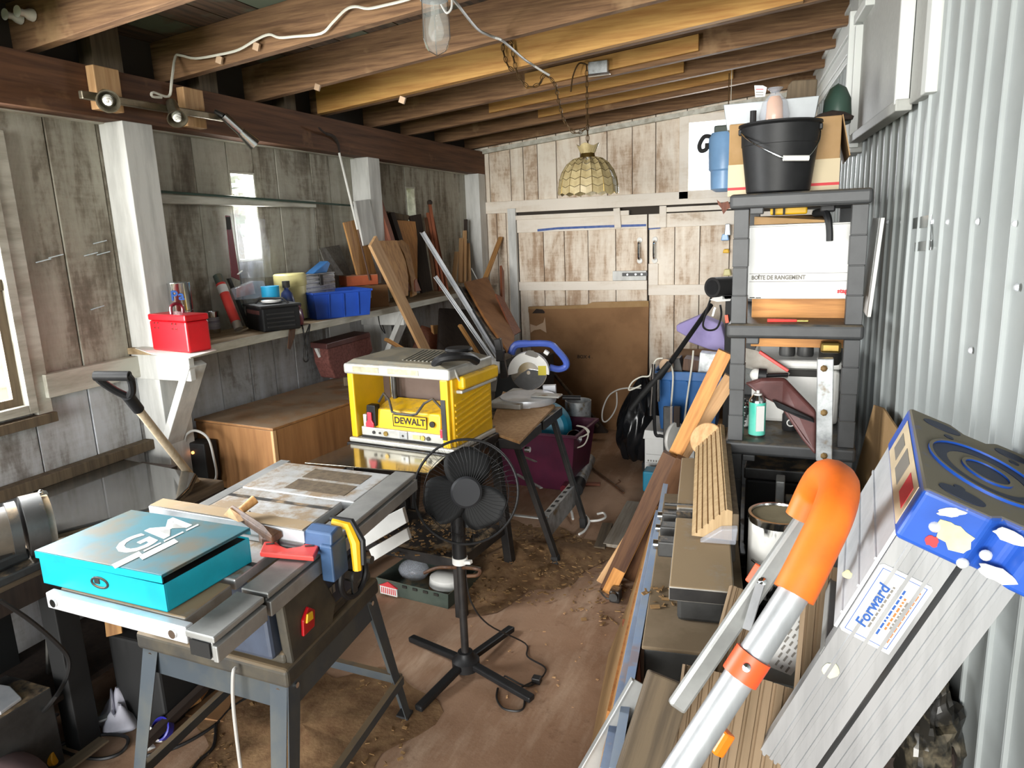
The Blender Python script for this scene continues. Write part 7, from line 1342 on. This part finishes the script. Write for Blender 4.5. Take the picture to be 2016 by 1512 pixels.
lp = [F(x, y, 4.5) for x, y in ((1305, 705), (1292, 708), (1283, 725), (1278, 740), (1262, 742), (1245, 752), (1238, 768), (1255, 762), (1262, 758))]; tag(MB().tube(smoothpts(lp, 5), .005, 6).build('white_string', 'cable_white', smooth=True, org=lp[0]), 'pale cord curling left off the hand cart', 'cord')
lp = [F(x, y, 4.7) for x, y in ((1262, 764), (1235, 764), (1215, 768), (1198, 780), (1187, 805), (1186, 826), (1193, 830), (1205, 818), (1214, 798), (1214, 772))]; tag(MB().tube(smoothpts(lp, 5), .005, 6).build('white_string', 'cable_grey', smooth=True, org=lp[0]), 'thin cord looped in the air beside the black bag', 'cord')
o = MB().b2((0, 0, 0), (.10, .12, .14)).build('blue_pot', 'teal_blue', bevel=.01, org=(0, 0, 0)); o.location = AZ(1265, 968, 0); tag(o, 'small blue plastic pot on the floor by the board ends', 'pot'); o = MB().b2((0, 0, 0), (.16, .1, .08)).build('black_shoe', 'dark_rubber', bevel=.02, org=(0, 0, 0)); o.location = AZ(1258, 938, 0)+V((0, .08, .0)); tag(o, 'small black rubber lump behind the blue pot', 'lump')
# lavender shade, rolled mat, straps
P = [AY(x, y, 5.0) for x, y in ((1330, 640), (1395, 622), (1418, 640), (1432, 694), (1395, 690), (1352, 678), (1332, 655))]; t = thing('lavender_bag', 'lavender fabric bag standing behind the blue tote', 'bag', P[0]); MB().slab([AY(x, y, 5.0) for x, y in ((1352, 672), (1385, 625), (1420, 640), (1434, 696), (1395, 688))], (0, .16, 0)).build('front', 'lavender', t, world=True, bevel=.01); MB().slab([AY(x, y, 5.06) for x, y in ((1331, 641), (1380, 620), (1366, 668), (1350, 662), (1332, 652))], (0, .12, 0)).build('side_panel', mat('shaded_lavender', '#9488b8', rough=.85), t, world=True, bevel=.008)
tag(MB().b2((-.80, 5.02, 0), (-.38, 5.35, .80)).build('tall_carton', 'card_dark', bevel=.006, org=(-.6, 5.2, 0)), 'tall brown carton standing behind the blue tote', 'carton')
A, B_ = AY(1402, 566, 4.55), AY(1452, 563, 4.75); t = thing('rolled_mat', 'black rolled mat poking out behind the shelving unit', 'mat', A); MB().cyl(A, B_+(B_-A)*2, .062, n=24).build('roll', 'dark_rubber', t, world=True, smooth=30); dd = (B_-A).normalized(); MB().cyl(A-dd*.003, A, .045, n=20).build('end_ring', 'black_plastic', t, world=True)
st_ = [AY(x, y, 4.62) for x, y in ((1400, 585), (1392, 610), (1384, 640), (1395, 650), (1412, 645), (1420, 620), (1418, 600))]; MB().tube(smoothpts(st_, 5), .007, 6).build('strap', 'cable_black', t, world=True, smooth=True)
t = thing('cart_rack', 'dark frame holding the rolled mat at the shelving unit side', 'rack', (-.38, 4.7, 0)); MB().b2((-.40, 4.60, 0), (-.34, 4.66, 1.27)).build('upright', 'black_matte', t, world=True, bevel=.004); MB().b2((-.42, 4.58, 1.24), (-.30, 4.95, 1.27)).build('arm', 'black_matte', t, world=True, bevel=.004); MB().slab([AY(x, y, 4.59) for x, y in ((1398, 590), (1410, 583), (1442, 582), (1438, 592), (1412, 594))], (0, -.01, 0)).build('paper', 'white_card', t, world=True); MB().bar(AY(1408, 605, 4.58), AY(1403, 622, 4.58), .02, .01).build('buckle', 'chrome', t, world=True); MB().bar(AY(1430, 620, 4.58), AY(1432, 635, 4.58), .03, .02).build('orange_tag', 'orange_plastic', t, world=True)
# watering can in front of the back window and small hung bits
q = AY(1418, 378, 5.2); q = V((q.x+.02, 5.2, q.z)); zt = AY(1418, 262, 5.2).z; hj = zt-q.z; t = thing('water_jug', 'light blue plastic jug hanging before the small back window', 'jug', q); MB().lathe([(.05, 0), (.085, .02), (.09, hj*.35), (.1, hj*.38), (.105, hj*.9), (.085, hj), (.001, hj)], 22).build('body', 'light_blue', t, smooth=30); MB().tube(smoothpts([(-.09, -.02, hj*.95), (-.13, -.03, hj*.95), (-.16, -.03, hj*.82), (-.15, -.03, hj*.72), (-.115, -.03, hj*.74), (-.11, -.03, hj*.84)], 5), .014, 8).build('hose', 'dark_rubber', t, smooth=True); MB().box((.0, 0, hj+.02), (.13, .1, .05)).build('cap', 'green_plastic', t, bevel=.01); MB().cyl((.02, 0, hj+.04), (.02, 0, roofz(q.x)-q.z+.05), .004, n=6).build('hang_cord', 'cable_brown', t)
P = [AY(x, y, 5.1) for x, y in ((1411, 393), (1420, 400), (1433, 396), (1440, 408), (1432, 412), (1424, 422), (1420, 410), (1414, 403))]; t = thing('paper_leaf', 'red-brown paper leaf hanging under the blue jug', 'leaf', P[0]); MB().slab(P, (0, .004, 0)).build('leaf', 'wood_red', t, world=True); _l = AY(1434, 400, 5.102); MB().cyl(_l, V((_l.x, _l.y, roofz(_l.x)+.05)), .002, n=5).build('thread', 'cable_white', t, world=True)
for k, (px, py, w1_, h1_, m_, lb, nm) in enumerate(((1433, 452, .05, .09, 'galv', 'grey hook hung on the right back door', 'grey_hook'), (1428, 467, .06, .05, 'light_blue', 'pale blue holder hung on the right back door', 'blue_holder'), (1430, 494, .05, .03, 'yellow_flat', 'yellow peg on the right back door', 'yellow_peg'), (1432, 536, .06, .05, 'cream', 'tan block on the right back door', 'tan_block'))):
    p = AY(px, py, BY-.06); o = MB().box((0, 0, 0), (w1_, .08, h1_), top=(.7, 1)).build(nm, m_, bevel=.006, org=(0, 0, 0)); o.location = p; tag(o, lb, 'fitting')

# ---------------------------------------------------------------- overhead: track lights, cable, bulb, chain, capiz lamp
t = thing('track_light', 'brass-brown track light with three spots on blocks under the beam', 'track light', (-2.53, 2.4, 2.28)); xT = -2.52
for (px, py0, py1, w1_) in ((203, 133, 217, .115), (375, 175, 250, .115)):
    a, c_ = AX(px, py0, -2.56), AX(px, py1, -2.56); MB().b2((-2.588, a.y-w1_/2, c_.z), (-2.545, a.y+w1_/2, a.z)).build('block', 'wood', t, world=True, bevel=.003)
bA, bB = AX(158, 186, xT), AX(438, 233, xT); MB().bar(bA, bB, .022, .03).build('rail', 'nickel', t, world=True, bevel=.004)
def spot(px, py, tip, sc_, par):
    s0 = AX(px, py, xT+.03); s1 = AX(*tip, xT+.15) if isinstance(tip, tuple) else s0+tip; d_ = (s1-s0).normalized(); b = MB(); b.X = facing(s0, d_)
    b.lathe([(.001, -.03), (.022, -.028), (.024, 0), (.024, .04), (.030, .06), (.040, .085), (.042, .09), (.038, .09), (.026, .06), (.001, .05)], 22); b.build('spot_housing', 'nickel', par, world=True, smooth=30)
    b = MB(); b.X = facing(s0, d_); pts = [(.016*math.cos(a)*(1-.02*k), .016*math.sin(a)*(1-.02*k), .058+.0016*k) for k, a in enumerate([i*.6 for i in range(26)])]; b.tube(pts, .006, 6); b.cyl((0, 0, .05), (0, 0, .062), .02, n=12); b.build('spiral_bulb', 'cfl', par, world=True, smooth=True)
    MB().cyl(s0+V((-.03, 0, .0)), s0, .012, n=8).build('swivel', 'nickel', par, world=True)
spot(208, 190, V((.75, -.55, -.35)), 1, t); spot(340, 210, V((.62, -.42, -.66)), 1, t)
s0 = AX(440, 228, xT+.03); s1 = s0+V((.06, .12, -.12)); b = MB(); b.cyl(s0, s0.lerp(s1, .55), .020, n=14); b.cyl(s0.lerp(s1, .55), s1, .022, .034, n=14); b.build('spot_housing', 'chrome', t, world=True, smooth=30); MB().cyl(s0+V((-.03, -.02, .02)), s0, .012, n=8).build('swivel', 'black_metal', t, world=True)
cw = [AX(318, 192, -2.5), AX(300, 190, -2.5), AX(302, 182, -2.5), AX(332, 190, -2.5), AX(338, 160, -2.5)]+[AY(x, y, 2.59) for x, y in ((345, 113), (356, 109), (385, 115), (430, 108), (470, 98), (505, 78), (530, 68), (550, 74), (580, 72), (632, 66), (655, 45), (680, 20), (700, 13), (725, 17), (760, 10), (800, 0), (840, -15))]
tag(MB().tube(smoothpts(cw, 4), .0055, 6).build('white_cable', 'cable_white', smooth=True, org=cw[0]), 'white cable draped along the rafters from the track light', 'cable')
jc = AY(855, -2, 2.40); t = thing('jar_light', 'clear glass jar light hanging from the rafters near the top edge', 'lamp', jc); L_ = jc.z-AY(858, 107, 2.40).z; b = MB(); b.X = Matrix.Translation((0, 0, 0)); b.lathe([(.040, .0), (.043, -.03), (.042, -.05), (.046, -.07), (.047, -L_*.7), (.040, -L_*.88), (.022, -L_*.98), (.001, -L_)], 24); b.build('glass_jar', 'clear', t, smooth=30)
MB().lathe([(.048, -.005), (.05, .0), (.05, .05), (.07, .06), (.07, .09), (.001, .09)], 20).build('holder', 'galv', t, smooth=30); b = MB(); b.lathe([(.015, -.01), (.015, -.05), (.026, -.09), (.028, -.11), (.02, -.13), (.001, -.138)], 16); b.build('bulb', 'clear', t, smooth=True)
b = MB()
for a in (0, 2*PI/3, 4*PI/3): b.tube([(.051*math.cos(a), .051*math.sin(a), 0), (.052*math.cos(a), .052*math.sin(a), -L_*.75), (.035*math.cos(a), .035*math.sin(a), -L_*.96), (0, 0, -L_*1.03)], .002, 5)
b.build('wire_guard', 'chrome', t); MB().cyl((0, 0, .09), (0, 0, roofz(jc.x)+.17-jc.z), .02, n=8).build('stem', 'galv', t)
lp = [jc+V(q) for q in ((.04, -.03, .05), (.075, -.03, .02), (.08, -.03, -.04), (.06, -.03, -.06), (.04, -.03, -.03))]; MB().tube(smoothpts(lp, 5), .004, 6).build('wire', 'cable_grey', t, world=True, smooth=True)
cc = [AY(882, -12, 2.6), AY(900, 8, 2.6), AY(938, 55, 2.95), AY(960, 68, 3.1), AY(975, 74, 3.15), AY(992, 82, 3.17), AY(1030, 115, 3.5), AY(1048, 127, 3.66), AY(1068, 140, 3.68), AY(1082, 148, 3.7)]
tag(MB().tube(smoothpts(cc, 4), .006, 6).build('grey_cable', 'cable_grey', smooth=True, org=cc[0]), 'grey cable running across the rafters beside the jar light', 'cable')
def chain(name, label, pts, r=.011, parent=None):
    S = smoothpts(pts, 8); L = [0]
    for p, q in zip(S, S[1:]): L.append(L[-1]+(q-p).length)
    b = MB(); n = max(2, int(L[-1]/(r*2.6))); k = 0
    for i in range(n):
        s_ = L[-1]*(i+.5)/n
        while L[k+1] < s_: k += 1
        d_ = (S[k+1]-S[k]).normalized(); p = S[k].lerp(S[k+1], (s_-L[k])/max(1e-6, L[k+1]-L[k])); R = frame(d_); w_ = R.col[0] if i % 2 else R.col[1]
        b.tube([p+d_*(r*1.7*math.cos(2*PI*j/10))+w_*(r*.8*math.sin(2*PI*j/10)) for j in range(10)], .0022, 4, closed=True)
    b.tube(S, .0022, 4); o = b.build(name, 'cable_brown', parent, org=S[0] if parent is None else None, world=parent is not None); o['kind'] = 'stuff'; return tag(o, label, 'chain' if label else None)
lp_ = AY(1158, 345, 4.1); zt = roofz(lp_.x)
t = thing('capiz_lamp', 'domed capiz-shell pendant lamp hanging on a chain before the back wall', 'pendant lamp', lp_)
Rl = .172; rows = [(.085, .115), (.115, .085), (.147, .045), (.165, .005), (Rl, -.045)]
prof = [(.048, .098), (.085, .088), (.120, .062), (.147, .024), (.163, -.018), (.170, -.06), (.173, -.10)]
nS = 16
for i in range(nS):
    for k in range(len(prof)-1):
        (r0, z0), (r1, z1) = prof[k], prof[k+1]; dz = -.012
        a0, am, a1 = 2*PI*i/nS+.01, 2*PI*(i+.5)/nS, 2*PI*(i+1)/nS-.01
        P = [V((r0*math.cos(a), r0*math.sin(a), z0+(dz if a == am else 0))) for a in (a0, am, a1)]+[V((r1*math.cos(a), r1*math.sin(a), z1+.003+(dz if a == am else 0))) for a in (a1, am, a0)]
        MB().add(P, [(0, 1, 4, 5), (1, 2, 3, 4)]).build('shell_pane', 'capiz', t)
b = MB()
for i in range(nS): a = 2*PI*i/nS; b.tube([(r*1.005*math.cos(a), r*1.005*math.sin(a), z) for r, z in prof], .0018, 4)
b.build('lead_ribs', 'brass', t)
b = MB(); b.lathe([(.048, .097), (.042, .104), (.040, .118), (.036, .122)], 16); b.build('brass_collar', 'brass', t, smooth=True)
b = MB(); n = 24; vs = []
for r, z in ((.038, .120), (.060, .165)): vs += [V((r*(1+.10*math.cos(4*PI*i/n*2))*math.cos(2*PI*i/n), r*(1+.10*math.cos(8*PI*i/n))*math.sin(2*PI*i/n), z+(.008*math.cos(8*PI*i/n) if z > .15 else 0))) for i in range(n)]
b.add(vs, [(i, (i+1) % n, n+(i+1) % n, n+i) for i in range(n)]); b.build('crown', 'capiz', t, solid=.002); b = MB(); b.sphere((0, 0, .02), .04); b.cyl((0, 0, .05), (0, 0, .13), .016, n=10); b.build('bulb', 'cfl', t, smooth=True)
top = V((lp_.x, lp_.y, lp_.z+.13)); chain('lamp_chain', None, [top, top+V((0, 0, .12)), V((lp_.x-.0, lp_.y, zt+.03))], parent=t)
sw_ = [AY(1160, 248, 4.08), AY(1135, 262, 4.0), AY(1112, 240, 3.95), AY(1100, 200, 3.85), AY(1092, 165, 3.75), AY(1072, 148, 3.7), AY(1062, 165, 3.7), AY(1040, 170, 3.69), AY(1022, 152, 3.69), AY(1012, 120, 3.69), AY(1006, 85, 3.69), AY(990, 90, 3.69), AY(998, 125, 3.69), AY(1010, 140, 3.69)]
chain('swag_chain', 'brown swag chain looped over the rafters to the capiz lamp', sw_)
p = AY(1178, 134, 4.28); t = thing('junction_box', 'small galvanized junction box on the rafter above the capiz lamp', 'junction box', p); MB().box((0, 0, 0), (.115, .04, .07)).build('box', 'galv', t, bevel=.003); MB().box((.01, -.022, -.04), (.13, .03, .012)).build('lid', 'chrome', t, bevel=.002)
cw = [p+V((-.06, -.01, .02)), AY(1140, 125, 4.25), AY(1128, 150, 4.24), AY(1124, 180, 4.2)]; MB().tube(smoothpts(cw, 5), .005, 6).build('wire', 'cable_brown', t, world=True, smooth=True)
p = AY(218, 8, 1.96); 
for k, px in enumerate(((40, 36), (64, 30))): p = AY(*px, 1.975); MB().lathe([(.022, 0), (.02, .014), (.012, .03), (.012, .05), (.02, .056), (.001, .057)], 14, facing(p, (0, -1, 0))).build('insulator', 'white_plastic', bpy.data.objects['ceiling'], smooth=True)
for px, py in ((625, 172), (792, 197), (432, 118), (505, 92)): p = AY(px, py, 3.19 if px > 600 else 2.6); MB().box(p, (.03, .01, .03), Matrix.Rotation(.4, 3, 'Y')).build('paper_scrap', 'kraft_tape', bpy.data.objects['ceiling'])
# trees outside the far windows
random.seed(31)
for k, (x, y, s_) in enumerate(((-14, 15.5, 1.7), (-11.0, 20.5, 2.0))):
    t = thing('tree', ('nearer', 'farther')[k]+' leafy tree glimpsed through the narrow left slots', 'tree', (x, y, -.12)); MB().cyl((0, 0, 0), (0, 0, 1.6*s_), .14, .09, n=8).build('trunk', 'wood_dark', t); b = MB()
    for i in range(500):
        v_ = V((random.gauss(0, 1), random.gauss(0, 1), random.gauss(0, 1))).normalized()*s_*random.uniform(.5, 1); R3 = Matrix.Rotation(random.uniform(0, 6), 3, 'Z') @ Matrix.Rotation(random.uniform(0, 3), 3, 'X'); q = [R3 @ V((a*.16, c_*.10, 0))+v_+V((0, 0, 2.2*s_)) for a, c_ in ((-1, -1), (1, -1), (1, 1), (-1, 1))]; b.add(q, [(0, 1, 2, 3)])
    o = b.build('foliage', 'leaf', t); o['kind'] = 'stuff'

# tan disc and dark ball beside the shelving unit
c_ = AY(1393, 866, 2.88); t = thing('wooden_disc', 'round tan wooden disc behind the far end of the jointer', 'disc', c_); b = MB(); b.X = facing((0, 0, 0), (-.25, -.85, .45)); b.lathe([(.001, -.012), (.066, -.012), (.070, -.008), (.070, .010), (.066, .014), (.001, .014)], 30); b.build('disc', 'wood', t, smooth=30); MB().b2((-.05, .02, -c_.z), (.05, .08, -.05)).build('stand', 'wood_black', t)
c_ = AY(1398, 893, 2.82); o = MB().sphere((0, 0, 0), .045, 16, 10).build('dark_ball', mat('dusty_brown_ball', '#4a4038', '#5b5046', 9, rough=.7), smooth=True, org=(0, 0, 0)); o.location = c_; tag(o, 'dusty dark ball in front of the round wooden disc', 'ball')

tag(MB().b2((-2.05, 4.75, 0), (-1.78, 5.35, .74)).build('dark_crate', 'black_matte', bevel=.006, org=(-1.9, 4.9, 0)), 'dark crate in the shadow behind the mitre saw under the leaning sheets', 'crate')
